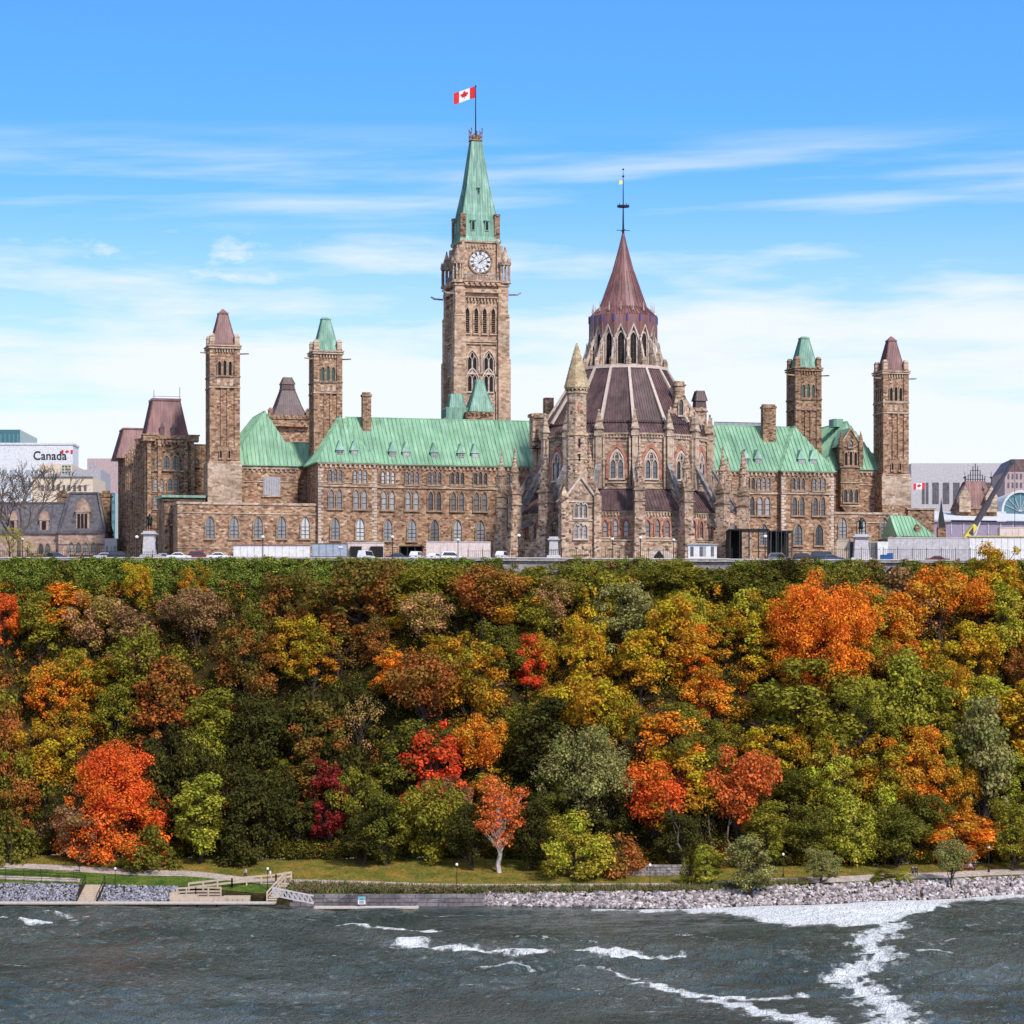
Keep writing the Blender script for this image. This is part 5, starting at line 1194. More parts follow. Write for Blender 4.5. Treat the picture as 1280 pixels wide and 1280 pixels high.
# ------------------------------------------------------------ city behind, right side
def city_right():
    d = 900; th, x0, x1, zt = wbox_building('conference_hall', 'large pale grey block with a band of tall windows behind the rightmost tower', 'building', 1139, 1254, 579, d, 40, M['lilac_wall'])
    win_rows(th, XP(1150, d), XP(1254, d), ZP(630, d), ZP(603, d), d, 8, 1, M['slate'], .62, .98)
    th, x0, x1, zt = wbox_building('hotel_wing', 'mauve stone building with a dark roof at the far right edge', 'building', 1256, 1330, 590, 860, 25, M['mauve_wall'])
    r = MB(); r.frus((x0+x1)/2, 872, zt, ZP(573, 860), (x1-x0)/2, 12, (x1-x0)/2-2.5, 9); r.build('roof', M['purple'], th); win_rows(th, XP(1258, 860), XP(1300, 860), ZP(612, 860), ZP(590, 860), 860, 8, 2, M['slate'], .4, .6)
    # station hall with white roof
    d = 700; th = thingW('station_hall', 'long low hall with a wide white roof and lilac walls on the right', 'building', XP(1220, d), d+20, GZ); b = MB(); b.box(XP(1138, d), XP(1420, d), d, d+40, GZ-.5, ZP(652, d)); b.build('wall', pmat('lilac_brick', (.30,.25,.33), .9), th)
    r = MB(); x0, x1 = XP(1130, d), XP(1420, d); r.add([(x0, d-1, ZP(648, d)), (x1, d-1, ZP(652, d)), (x1, d+40, ZP(634, d)), (x0, d+40, ZP(625, d)), (x0, d-1, ZP(649.5, d)), (x1, d-1, ZP(653.5, d)), (x1, d+40, ZP(636, d)), (x0, d+40, ZP(627, d))], [(0,1,2,3), (7,6,5,4), (0,4,5,1), (1,5,6,2), (2,6,7,3), (3,7,4,0)]); r.build('roof', M['white_wall'], th)
    b = MB(); [b.box(XP(1142, d)+i*3.0, XP(1142, d)+i*3.0+.25, d-.15, d-.001, ZP(668, d), ZP(653, d)) for i in range(12)]; b.build('pilaster', M['lilac_wall'], th)
    # arched glass hall
    d = 760; cx = XP(1275, d); cz = ZP(640, d); rr = XP(1275, d)-XP(1254, d); th = thingW('glass_vault', 'glazed barrel vault with green ribs at the right edge', 'building', cx, d+10, GZ)
    pts = [(cx+rr*math.cos(math.pi*i/16), cz+rr*math.sin(math.pi*i/16)*1.15) for i in range(17)]
    b = MB(); b.prismY([(cx+rr, GZ)]+pts+[(cx-rr, GZ)], d, d+30); b.build('vault', M['teal_wall'], th)
    w = MB(); w.ringY([(cx+(x-cx)*1.12, cz+(z-cz)*1.12) for x, z in pts], pts, d-.6, d+30); w.build('rim', M['white_wall'], th)
    w = MB(); [w.bar((cx, d-.1, cz), (cx+rr*math.cos(math.pi*i/8), d-.1, cz+rr*1.15*math.sin(math.pi*i/8)), .2, .1) for i in range(1, 8)]; w.build('glazing_bar', M['white_wall'], th)
    b = MB(); b.box(XP(1243, d), XP(1256, d), d-2, d+5, GZ, ZP(640, d)); b.build('side_wall', M['white_wall'], th)
    # brown peaked pavilion with iron cresting
    d = 720; m = XP(1222, d); L = lambda y: ZP(y, d); th = thingW('peaked_roof_pavilion', 'russet peaked roof pavilion with ornate iron cresting in front of the pale block', 'building', m, d+6, GZ)
    b = MB(); b.box(m-5, m+5, d+1, d+11, GZ-.5, L(632)); b.build('wall', M['stone_dark'], th); r = MB(); r.sq(m, d+6, L(636), L(600), 5.2, 2.4, .7); r.build('roof', M['purple_red'], th)
    for dx in (-3.2, 3.4):
        g = MB(); g.box(m+dx-1.4, m+dx+1.4, d-.5, d+4, L(640), L(622)); g.prismY([(m+dx-1.6, L(622)), (m+dx+1.6, L(622)), (m+dx, L(607))], d-.6, d+4); g.build('gable', M['trim'], th)
        g = MB(); g.tube((m+dx, d, L(607)), (m+dx, d, L(590)), .12, .05); g.ng(m+dx, d, L(598), L(596), .35, .35, 6); g.build('finial', M['iron'], th)
    c = MB()
    for i in range(9): x = m-2.4+i*.6; h = 1.2+3.2*math.exp(-((i-4)/2.0)**2); c.box(x-.1, x+.1, d+3.5, d+3.7, L(600), L(600)+h)
    for i in range(3): c.bar((m-2.4+i*.5, d+3.6, L(598)+i*1.1), (m+2.4-i*.5, d+3.6, L(598)+i*1.1), .14)
    c.tube((m, d+3.6, L(592)), (m, d+3.6, L(580)), .12, .04); c.build('cresting', M['iron'], th)
    # small black spire
    d = 640; m = XP(1176.5, d); L = lambda y: ZP(y, d); th = thingW('small_black_spire', 'small black pointed spire on a stone base in front of the station hall', 'spire', m, d, GZ)
    b = MB(); b.box(m-.9, m+.9, d-.9, d+.9, GZ-.5, L(660)); [b.frus(m+s*.8, d-.8, L(660), L(652), .2, .2, .03, .03) for s in (-1, 1)]; b.build('base', M['stone_dark'], th)
    b = MB(); b.ng(m, d, L(660), L(640), 1.15, .55, 4, .78); b.ng(m, d, L(640), L(623), .45, .04, 4, .78); b.build('spire', M['iron'], th)
    # green hipped outbuilding
    v = 22; a, c_ = U(1121, v), U(1170, v); H_ = lambda y: HH(y, (a+c_)/2, v); th = thingB('green_roofed_outbuilding', 'small outbuilding with a sloping green copper roof right of the annexe', 'building', (a+c_)/2, v+4); b = MB(); b.box(a, c_-.5, v+.5, v+9, -.5, H_(671)); b.build('wall', M['stone'], th)
    r = MB(); r.roofface([(a, v, H_(670)), (c_, v, H_(671)), (U(1139, v+4), v+4, H_(644)), (a, v+4, H_(643))], .8); r.add([(c_, v, H_(671)), (c_, v+9, H_(671)), (U(1139, v+4), v+4, H_(644))], [(0,1,2)]); r.add([(a, v, H_(670)), (a, v+4, H_(643)), (a, v+9, H_(670))], [(0,1,2)]); r.box(a-.2, c_+.2, v-.2, v+9.2, H_(673), H_(671.3)); r.build('roof', M['copper'], th)
    g = MB(); x = U(1147, v+1); g.box(x-.6, x+.6, v+.8, v+3, H_(668), H_(660)); g.prismY([(x-.75, H_(660)), (x+.75, H_(660)), (x, H_(655))], v+.7, v+3.4); g.build('dormer', M['stone_dark'], th)
    v = 40; a, c_ = U(1135, v), U(1168, v); th = thingB('stone_lodge', 'plain sandstone lodge behind the small green roof', 'building', (a+c_)/2, v+4); b = MB(); b.box(a, c_, v, v+8, -.5, HH(636, a, v)); b.build('wall', M['stone_dark'], th); t = MB(); t.box(a-.3, c_+.3, v-.3, v+8.3, HH(637, a, v), HH(635, a, v)); t.build('cornice', M['trim'], th)
city_right()
d_ = 850; leaf_flag('small maple leaf flag flying low in front of the pale block on the right', (XP(1156, d_), d_, ZP(611, d_)), 3.4, 1.8, R(4), droop=.2)
pl = MB(); pl.tube((XP(1156.4, d_), d_, GZ), (XP(1156.4, d_), d_, ZP(600, d_)), .12, .08); tag(pl.build('flagpole', M['white']), 'thin white pole carrying the small maple leaf flag on the right', 'flagpole')
# ------------------------------------------------------------ hilltop terrace: wall, fences, vehicles, statues, hoardings
def wall_run(name, label, px0, px1, z0, z1, th_=.5, step=20, mat='grey_stone', cap=True, group=None, dd=0.0, battlement=False):
    b = MB(); n = max(1, int((px1-px0)/step)); P = [(XP(px0+(px1-px0)*i/n, edge_d(px0+(px1-px0)*i/n)+dd), edge_d(px0+(px1-px0)*i/n)+dd) for i in range(n+1)]
    for (xa, ya), (xb, yb) in zip(P, P[1:]):
        b.add([(xa, ya, z0), (xb, yb, z0), (xb, yb+th_, z0), (xa, ya+th_, z0), (xa, ya, z1), (xb, yb, z1), (xb, yb+th_, z1), (xa, ya+th_, z1)], [(0,3,2,1),(4,5,6,7),(0,1,5,4),(1,2,6,5),(2,3,7,6),(3,0,4,7)])
    o = b.build(name, M[mat]); tag(o, label, 'wall', group)
    if cap:
        c = MB()
        for (xa, ya), (xb, yb) in zip(P, P[1:]):
            c.add([(xa, ya-.1, z1), (xb, yb-.1, z1), (xb, yb+th_+.1, z1), (xa, ya+th_+.1, z1), (xa, ya-.1, z1+.16), (xb, yb-.1, z1+.16), (xb, yb+th_+.1, z1+.16), (xa, ya+th_+.1, z1+.16)], [(0,3,2,1),(4,5,6,7),(0,1,5,4),(1,2,6,5),(2,3,7,6),(3,0,4,7)])
        c.build('coping', M['concrete'], o)
    return o
wall_run('parapet_wall', 'low pale parapet along the hilltop left of the library', -300, 622, GZ-2.2, GZ+.30)
wall_run('retaining_wall', 'grey retaining wall with pale coping below the library turret', 622, 705, GZ-3.4, GZ+.36, .7)
wall_run('parapet_wall', 'low pale parapet directly below the library', 705, 848, GZ-2.0, GZ+.32)
rw2 = wall_run('retaining_wall', 'grey retaining wall with dark arches below the white booth', 848, 912, GZ-4.2, GZ+.36, .7)
g = MB()
for px in (884, 899):
    d = edge_d(px); x = XP(px, d); g.prismY([(x-.95, GZ-4.1), (x+.95, GZ-4.1), (x+.95, GZ-2.2), (x, GZ-1.0), (x-.95, GZ-2.2)], d-.06, d-.01)
g.build('arch_recess', M['dark'], rw2)
wall_run('parapet_wall', 'low pale parapet along the hilltop right of the library', 912, 1092, GZ-2.0, GZ+.30)
rw3 = wall_run('retaining_wall', 'short grey retaining wall with one dark arch near the right brown-capped tower', 1092, 1130, GZ-2.6, GZ+.34, .7)
g = MB(); d = edge_d(1114); x = XP(1114, d); g.prismY([(x-1.0, GZ-2.5), (x+1.0, GZ-2.5), (x+.9, GZ-1.6), (x, GZ-.9), (x-.9, GZ-1.6)], d-.25, d-.02); g.build('arch_recess', M['dark'], rw3)
wall_run('parapet_wall', 'low pale parapet at the far right of the hilltop', 1130, 1500, GZ-2.0, GZ+.30)
def iron_fence(label, px0, px1, h, dd, sp=.38, mat='iron'):
    n = max(2, int((XP(px1, 535)-XP(px0, 535))/sp)); b = MB(); P = []
    for i in range(n+1):
        px = px0+(px1-px0)*i/n; d = edge_d(px)+dd; P.append((XP(px, d), d))
    for i, (x, y) in enumerate(P):
        if i % 7 == 0: b.box(x-.06, x+.06, y-.06, y+.06, GZ, GZ+h+.25)
        else: b.box(x-.022, x+.022, y-.022, y+.022, GZ+.1, GZ+h)
    for (xa, ya), (xb, yb) in zip(P, P[1:]):
        for z in (.25, h-.12): b.bar((xa, ya, GZ+z), (xb, yb, GZ+z), .05)
    tag(b.build('iron_fence', M[mat]), label, 'fence', 'iron railings along the hilltop')
iron_fence('black railing in front of the slate-roofed building', -20, 140, 1.9, 5)
iron_fence('black railing around the left bronze statue on its white plinth', 155, 222, 1.7, 4)
iron_fence('railing in front of the white hoarding beside the library', 585, 645, 2.0, 4)
iron_fence('railing along the foot of the library, from turret to white booth', 648, 860, 2.2, 2.5)
iron_fence('tall dark railing in front of the bronze figure on the right', 1040, 1100, 2.6, 3)
iron_fence('long tall railing between the arched wall and the crane', 1104, 1262, 2.6, 3)
iron_fence('railing beside the dark canopy right of the white booth', 896, 915, 2.4, 3)
# hoardings and site cabins
def hoarding(name, label, cat, px0, px1, ytop, dd, mat, depth=1.0, posts=True, roof=None):
    d = edge_d((px0+px1)/2)+dd; a, c = XP(px0, d), XP(px1, d); zt = ZP(ytop, d); th = thingW(name, label, cat, (a+c)/2, d+depth/2, GZ)
    b = MB(); b.box(a, c, d, d+depth, GZ, zt); b.build('panel', M[mat], th)
    if posts:
        p = MB(); n = max(2, int((c-a)/1.22))
        for i in range(n+1): x = a+(c-a)*i/n; p.box(x-.04, x+.04, d-.06, d-.001, GZ, zt)
        p.box(a, c, d-.09, d-.061, zt-.15, zt); p.box(a, c, d-.09, d-.061, GZ+.9, GZ+1.0); p.build('batten', M['concrete' if mat != 'grey_panel' else 'slate'], th)
    if roof: r = MB(); r.box(a-.2, c+.2, d-.3, d+depth+.3, zt, zt+.18); r.build('roof', M[roof], th)
    return th, a, c, d, zt
hoarding('site_hoarding', 'long white hoarding with a red top rail under the left annexe windows', 'hoarding', 292, 388, 681, 9, 'white', .3, roof='red_arch')
th, a, c, d, zt = hoarding('shipping_container', 'ribbed grey steel container between two white hoardings', 'container', 390, 434, 679, 8, 'grey_panel', 2.6)
b = MB(); b.box(XP(423, d), XP(429, d), d-.12, d-.092, ZP(685, d), ZP(682.5, d)); b.build('notice', M['white'], th)
hoarding('site_hoarding', 'white boarded tunnel with two dark openings right of the grey container', 'hoarding', 434, 480, 678, 11, 'pink_board', .3)
for px0, px1 in ((438, 452), (463, 479)):
    d = edge_d(px0)+10.8; g = MB(); g.box(XP(px0, d), XP(px1, d), d-.5, d+.1, GZ, ZP(683, d)); tag(g.build('tunnel_opening', M['dark']), 'dark covered opening in the pink boarded tunnel, %s of the two' % ('left' if px0 < 450 else 'right'), 'opening')
M['scaffold'] = pmat('scaffold_tube', (.16,.15,.15), .5, .5)
def canopy(name, label, px0, px1, ytop, dd, depth, posts, mroof, dark=True):
    d = edge_d((px0+px1)/2)+dd; a, c = XP(px0, d), XP(px1, d); zt = ZP(ytop, d); th = thingW(name, label, 'canopy', (a+c)/2, d+depth/2, GZ)
    r = MB(); r.box(a, c, d, d+depth, zt-.25, zt); r.build('roof', M[mroof], th)
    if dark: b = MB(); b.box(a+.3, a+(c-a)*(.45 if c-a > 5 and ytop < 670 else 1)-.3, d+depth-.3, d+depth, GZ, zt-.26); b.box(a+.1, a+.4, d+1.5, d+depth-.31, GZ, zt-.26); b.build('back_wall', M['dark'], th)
    for i in range(posts): x = a+.3+(c-a-.6)*i/(posts-1); p = MB(); p.box(x-.1, x+.1, d+.2, d+.4, GZ, zt-.26); p.build('post', M['iron'], th)
    return th, a, c, d, zt
canopy('brown_canopy', 'small brown lean-to roof over dark bays left of the pink hoarding', 498, 530, 681, 9, 4, 4, 'stone_dark')
hoarding('site_hoarding', 'pinkish white hoarding in front of the long block, left of the library', 'hoarding', 533, 613, 677, 9, 'pink_board', .3)
th, a, c, d, zt = canopy('scaffold_canopy', 'large dark scaffold canopy right of the library', 911, 962, 661, 9, 9, 5, 'iron')
s = MB()
for i in range(5):
    x = a+8+i*1.0
    s.tube((x, d+.5, GZ), (x, d+.5, zt-.3), .05); s.bar((a+7.5, d+.5, GZ+1.2+i*1.1), (c-.2, d+.5, GZ+1.2+i*1.1), .07)
s.build('scaffolding', M['scaffold'], th)
canopy('scaffold_canopy', 'flat dark canopy stepping down right of the large scaffold canopy', 962, 992, 663, 10, 7, 4, 'iron')
th, a, c, d, zt = hoarding('white_booth', 'white booth with dark windows at the right foot of the library', 'booth', 860, 896, 681, 3, 'white', 3, posts=False, roof='grey_panel')
for px in (865, 876.5, 880.5, 890.5): g = MB(); x = XP(px, d); g.box(x-.3, x+.3, d-.05, d-.001, GZ+1.0, zt-.35); g.build('window', M['glass'], th)
hoarding('dark_hoarding', 'dark grey panel fence in front of the right bronze figure', 'hoarding', 1062, 1096, 677, 10, 'slate', .3)
hoarding('site_hoarding', 'brown slatted crate-like screen behind the tall railing', 'hoarding', 1046, 1062, 675, 9, 'wood', .5)
hoarding('site_hoarding', 'white screen just left of the blue boxes', 'hoarding', 1097, 1110, 677, 9, 'white', .4, posts=False)
hoarding('site_hoarding', 'very long white screen below the small green roof', 'hoarding', 1110, 1215, 672, 14, 'lilac_wall', .4)
hoarding('site_cabin', 'row of white cabins with a yellow roof edge at the foot of the crane', 'cabin', 1212, 1340, 671, 12, 'white', 3, roof='gold')
hoarding('site_cabin', 'long pale cabin behind the yellow-edged cabins at the right edge', 'cabin', 1250, 1345, 659, 18, 'pink_board', 3)
def crate(label, px, yb, w, h, mat, dd):
    d = edge_d(px)+dd; x = XP(px, d); b = MB(); z = GZ+yb; b.box(x-w/2, x+w/2, d, d+w, z, z+h); 
    for i in range(4): xx = x-w/2+w*(i+.5)/4; b.box(xx-.06, xx+.06, d-.06, d-.001, z+.05, z+h-.05)
    b.box(x-w/2-.05, x+w/2+.05, d-.08, d+w, z+h, z+h+.07); tag(b.build('storage_box', M[mat]), label, 'box')
M['blue_plastic'] = pmat('blue_plastic', (.03,.12,.36), .5)
crate('larger blue storage box behind the railing', 1107, 0, 1.6, 1.5, 'blue_plastic', 5); crate('smaller blue storage box at the end of the pair', 1113, 0, 1.0, 1.9, 'blue_plastic', 7)
M['boom'] = pmat('dark_boom_paint', (.055,.05,.06), .5)
def crane():
    d = 560; th = thingW('mobile_crane', 'crane with a long slanting dark boom and a yellow base on the right', 'crane', XP(1218, d), d, GZ)
    p, q = Vector((XP(1212, d), d, ZP(668, d))), Vector((XP(1272, d), d+6, ZP(574, d))); b = MB(); k = p.lerp(q, .45); b.bar(p, k, .8, .95); b.bar(p.lerp(q, .44), p.lerp(q, .74), .65, .75); b.bar(p.lerp(q, .73), q, .5, .55); b.box(q.x-.4, q.x+.5, d+5.4, d+6.6, q.z-.5, q.z+.4); b.build('boom', M['boom'], th)
    b = MB(); b.bar(Vector((XP(1206, d), d, ZP(674, d))), p.lerp(q, .12), 1.1, 1.1); b.box(XP(1202, d), XP(1222, d), d-1.4, d+1.4, ZP(685, d), ZP(673, d)); b.build('turntable', M['gold'], th)
    b = MB(); b.box(XP(1195, d), XP(1250, d), d-1.5, d+1.5, GZ+.6, ZP(685, d)); b.build('chassis', M['white'], th)
    for px in (1199, 1207, 1232, 1240): b = MB(); b.prismX([(0,0)], 0, 0) if False else None; x = XP(px, d); b.tube((x, d-1.7, GZ+.6), (x, d-1.2, GZ+.6), .6, .6, 14); b.build('wheel', M['tyre'], th)
    b = MB(); b.tube((XP(1216, d), d-.3, ZP(676, d)), p.lerp(q, .35), .22, .15); b.build('ram', M['lilac_wall'], th)
    b = MB(); b.tube(q+Vector((.5, 0, -.5)), q+Vector((.5, 0, -13)), .05); b.build('hoist_rope', M['iron'], th)
crane()
# cars -------------------------------------------------------
PAINT = {'white': (.72,.72,.74), 'red': (.20,.02,.035), 'silver': (.45,.46,.50), 'black': (.02,.02,.024), 'blue': (.04,.05,.12), 'grey': (.14,.14,.16)}
carm = {k: pmat('car_paint_'+k, v, .25, .1, .6) for k, v in PAINT.items()}; M['lampred'] = pmat('tail_lamp', (.35,.02,.02), .3); M['lampclear'] = pmat('head_lamp', (.7,.7,.68), .2)
def car_meshes(kind):
    Lg, Hc = (4.6, 1.45) if kind == 'saloon' else (4.9, 2.05) if kind == 'van' else (4.6, 1.7)
    h = Lg/2; b = MB()
    body = [(-h, .35), (h, .35), (h+.02, .62), (h-.08, .82), (h-1.0, .93), (-h+.75, .95), (-h+.05, .9), (-h-.02, .6)]
    if kind == 'van': body = [(-h, .35), (h, .35), (h+.02, .7), (h-.15, 1.0), (h-.8, 1.12), (-h, 1.15)]
    b.prismY(body, -.88, .88)
    zt = Hc; zb = .93 if kind != 'van' else 1.1
    if kind == 'saloon': cab = [(-h+.8, zb), (h-1.15, zb), (h-1.85, zt), (-h+1.5, zt)]
    elif kind == 'van': cab = [(-h+.02, zb), (h-.85, zb), (h-1.35, zt), (-h+.12, zt)]
    else: cab = [(-h+.1, zb), (h-1.15, zb), (h-1.8, zt), (-h+.5, zt)]
    n = len(cab); vs = [(x, s*(.84 if z < zt-.1 else .66), z) for s in (-1, 1) for x, z in cab]; b.add(vs, [tuple(range(n)), tuple(range(2*n-1, n-1, -1))]+[(i, n+i, n+(i+1) % n, (i+1) % n) for i in range(n)])
    bm = b.mesh('body', M['white']); bmm = bmesh.new(); bmm.from_mesh(bm); bmesh.ops.bevel(bmm, geom=[e for e in bmm.edges], offset=.05, segments=2, affect='EDGES'); bmm.to_mesh(bm); bmm.free()
    g = MB(); cx = sum(p[0] for p in cab)/4
    for s in (-1, 1):
        q = [(cx+(x-cx)*.86, s*((.845 if z < zt-.1 else .70)), zb+.06 if z < zt-.1 else zt-.12) for x, z in cab]; q2 = [(x, y+s*.02, z) for x, y, z in q]; g.add(q+q2, [(0,1,2,3), (7,6,5,4), (0,4,5,1), (1,5,6,2), (2,6,7,3), (3,7,4,0)])
    (x1, z1), (x2, z2) = cab[1], cab[2]; g.add([(x1-.04, -.72, z1+.06), (x1-.04, .72, z1+.06), (x2+.04, .6, z2-.1), (x2+.04, -.6, z2-.1), (x1, -.72, z1+.08), (x1, .72, z1+.08), (x2+.08, .6, z2-.08), (x2+.08, -.6, z2-.08)], [(3,2,1,0), (4,5,6,7), (0,1,5,4), (2,3,7,6), (1,2,6,5), (3,0,4,7)])
    w = MB(); w.tube((0, -.11, 0), (0, .11, 0), .33, .33, 16); r = MB(); r.tube((0, -.13, 0), (0, .13, 0), .2, .2, 12)
    hl = MB(); hl.box(-.04, .06, -.2, .2, -.08, .08)
    return dict(L=Lg, body=bm, glass=g.mesh('glass', M['carglass']), wheel=w.mesh('wheel', M['tyre']), rim=r.mesh('rim', M['silver_rim']), lamp=hl.mesh('lamp', M['lampclear']), tail=hl.mesh('tail', M['lampred']), zc=.72)
M['silver_rim'] = pmat('wheel_rim', (.4,.4,.42), .3, .6)
CK = {k: car_meshes(k) for k in ('saloon', 'hatchback', 'van')}
def car(label, px, dd, col, kind='saloon', rz=0.0, up=0.0, flip=False):
    d = edge_d(px)+dd; th = thingW('parked_car', label, 'car', XP(px, d), d, GZ, 'cars parked along the hilltop', R(rz+(180 if flip else 0)), org=False); k = CK[kind]
    def part(nm, me, loc, par=None, mat=None):
        o = bpy.data.objects.new(nm, me); C.objects.link(o); o.parent = par or th; o.location = loc
        if mat: o.material_slots[0].link = 'OBJECT'; o.material_slots[0].material = mat
        return o
    part('body', k['body'], (0, 0, 0), mat=carm[col]); part('window', k['glass'], (0, 0, 0))
    for x in (-k['L']/2+.85, k['L']/2-.9):
        for y in (-.8, .8): w = part('wheel', k['wheel'], (x, y, .33)); part('rim', k['rim'], (0, 0, 0), w)
    for y in (-.62, .62): part('headlight', k['lamp'], (k['L']/2-.03, y, k['zc'])); part('tail_light', k['tail'], (-k['L']/2, y, k['zc']))
for a in (('dark car at the far left, in front of the railing', 70, 3.0, 'blue'), ('dark hatchback parked left of the left bronze statue', 150, 3.5, 'black', 'hatchback'), ('silver car tucked beside the black hatchback on the left', 132, 4.5, 'silver'),
          ('white car parked under the leftmost tower, left of the red car', 224, 3.0, 'white'), ('dark red car parked under the leftmost tower', 250, 3.2, 'red', 'hatchback'), ('white car parked right of the dark red car', 274, 2.6, 'white'),
          ('pale silver car just left of the white car by the statue', 205, 7, 'silver'),
          ('white van standing in the boarded tunnel', 458, 8.0, 'white', 'van', 70), ('dark blue car in front of the brown canopy', 498, 4, 'blue'), ('white car in front of the brown canopy', 522, 3.5, 'white', 'hatchback', 70), ('white car at the left end of the pink hoarding', 543, 4, 'white', 'saloon', 65),
          ('white car halfway along the pink hoarding', 564, 4, 'white', 'hatchback', 20), ('small white car by the retaining wall left of the library', 628, 2.2, 'white', 'hatchback', 75), ('grey-blue hatchback in front of the dark canopy right of the library', 974, 2.6, 'grey', 'hatchback', 4),
          ('black car right of the grey-blue hatchback', 1006, 3.5, 'black', 'hatchback'), ('black van behind the black cars on the right', 1030, 5.0, 'black', 'van'), ('dark blue car at the right end of the black cars', 1040, 2.6, 'blue'),
          ('dark red car seen through the long tall railing', 1172, 5.5, 'red')): car(*a)
# people -----------------------------------------------------
def skin_chain(verts, edges, radii, mat, name, sub=1):
    me = bpy.data.meshes.new(name); me.from_pydata(verts, edges, []); ob = bpy.data.objects.new(name, me); C.objects.link(ob)
    sk = ob.modifiers.new('Skin', 'SKIN'); sk.use_smooth_shade = True
    for i, r in enumerate(radii): me.skin_vertices[0].data[i].radius = (r, r) if isinstance(r, (int, float)) else r
    me.skin_vertices[0].data[0].use_root = True
    s = ob.modifiers.new('Sub', 'SUBSURF'); s.levels = sub; s.render_levels = sub
    bpy.context.view_layer.update(); m2 = bpy.data.meshes.new_from_object(ob.evaluated_get(bpy.context.evaluated_depsgraph_get())); bpy.data.objects.remove(ob); m2.materials.clear(); m2.materials.append(mat); m2.name = name
    return m2
def figure(pose='walk'):
    """1.75 m tall figure facing -Y"""
    st = {'walk': ((.02,-.22,.48),(.0,-.28,.08),(.0,.10,.46),(.0,.32,.13)), 'stand': ((.0,.0,.48),(.0,.02,.07),(.0,.0,.48),(.0,.02,.07)), 'sit': ((.0,-.42,.50),(.0,-.46,.07),(.0,-.42,.50),(.0,-.42,.07))}[pose]
    hz = .93 if pose != 'sit' else .52; dz = hz-.93
    V = [(0,0,hz)]; Rr = [(.15,.11)]; E = []
    def ad(p, r, par): V.append(p); Rr.append(r); E.append((par, len(V)-1)); return len(V)-1
    w = ad((0,0,1.12+dz), (.13,.10), 0); ch = ad((0,-.01,1.34+dz), (.17,.12), w); nk = ad((0,0,1.50+dz), .06, ch); hd = ad((0,-.02,1.62+dz), (.085,.10), nk); ad((0,-.01,1.72+dz), .07, hd)
    for s, k in ((-1, 0), (1, 2)):
        hp = ad((s*.10,0,hz-.05), .10, 0); kx = st[k]; kn = ad((s*.11+kx[0], kx[1], kx[2]), .065, hp); fx = st[k+1]; an = ad((s*.11+fx[0], fx[1], fx[2]), .045, kn); ad((s*.13+fx[0], fx[1]-.17, fx[2]-.03), .04, an)
        sh = ad((s*.21,0,1.40+dz), .065, ch); sw = (-.12 if (s > 0) == (pose == 'walk') else .10); el = ad((s*.27, -sw*.6, 1.12+dz), .045, sh); wr = ad((s*.27, -sw-.08, .90+dz), .033, el); ad((s*.27, -sw-.12, .80+dz), .03, wr)
    return V, E, Rr, dz
FG = {}
def person(label, px, py, pose, top, bottom, rz, at=None, scale=1.0):
    if pose not in FG:
        V, E, Rr, dz = figure(pose); body = skin_chain(V, E, Rr, M['skin'], 'person_body', 2)
        tv = [V[0], V[1], V[2], V[3]]; tr = [(.17,.13), (.155,.125), (.195,.145), (.085,.08)]; te = [(0,1),(1,2),(2,3)]
        for base in [i for i, v in enumerate(V) if abs(abs(v[0])-.21) < .001]:
            k = len(tv); tv += [V[base], V[base+1], V[base+2]]; tr += [.085, .066, .05]; te += [(2,k),(k,k+1),(k+1,k+2)]
        shirt = skin_chain(tv, te, tr, M['cloth_white'], 'jacket', 2)
        pv = [(V[0][0], V[0][1], V[0][2]+.02)]; pr = [(.17,.13)]; pe = []
        for base in [i for i, v in enumerate(V) if abs(abs(v[0])-.10) < .001 and i > 3]:
            k = len(pv); pv += [V[base], V[base+1], V[base+2]]; pr += [.12, .085, .065]; pe += [(0,k),(k,k+1),(k+1,k+2)]
        pants = skin_chain(pv, pe, pr, M['cloth_dark'], 'trousers', 2)
        hr = MB(); hr.smooth = True; hr.lathe(0, .015, [(1.60+dz, .085), (1.66+dz, .105), (1.72+dz, .095), (1.78+dz, .05), (1.79+dz, .01)], 12); hm = hr.mesh('hair', M['hair']); FG[pose] = (body, shirt, pants, hm)
    x, y, z = at or hit(px, py)
    o = bpy.data.objects.new('person', FG[pose][0]); C.objects.link(o); o.location = (x, y, z); o.rotation_euler = (0, 0, R(rz)); o.scale = (scale,)*3; tag(o, label, 'person')
    for nm, me, mt in (('jacket', FG[pose][1], top), ('trousers', FG[pose][2], bottom), ('hair', FG[pose][3], 'hair')):
        c = bpy.data.objects.new(nm, me); C.objects.link(c); c.parent = o; c.material_slots[0].link = 'OBJECT'; c.material_slots[0].material = M[mt]
    return o
person('person in a pale pink top walking alone on the left path', 307, 1098, 'walk', 'cloth_pink', 'cloth_dark', -60)
person('person in white walking near the wooden railing on the left', 338, 1100, 'walk', 'cloth_white', 'cloth_pink', 70)
person('person in dark clothes standing on the right path, left of a pair', 1141, 1095, 'stand', 'cloth_dark', 'cloth_dark', 30)
person('person in a black jacket walking, right of the pair on the right path', 1145.5, 1095, 'walk', 'cloth_dark', 'cloth_dark', -40)
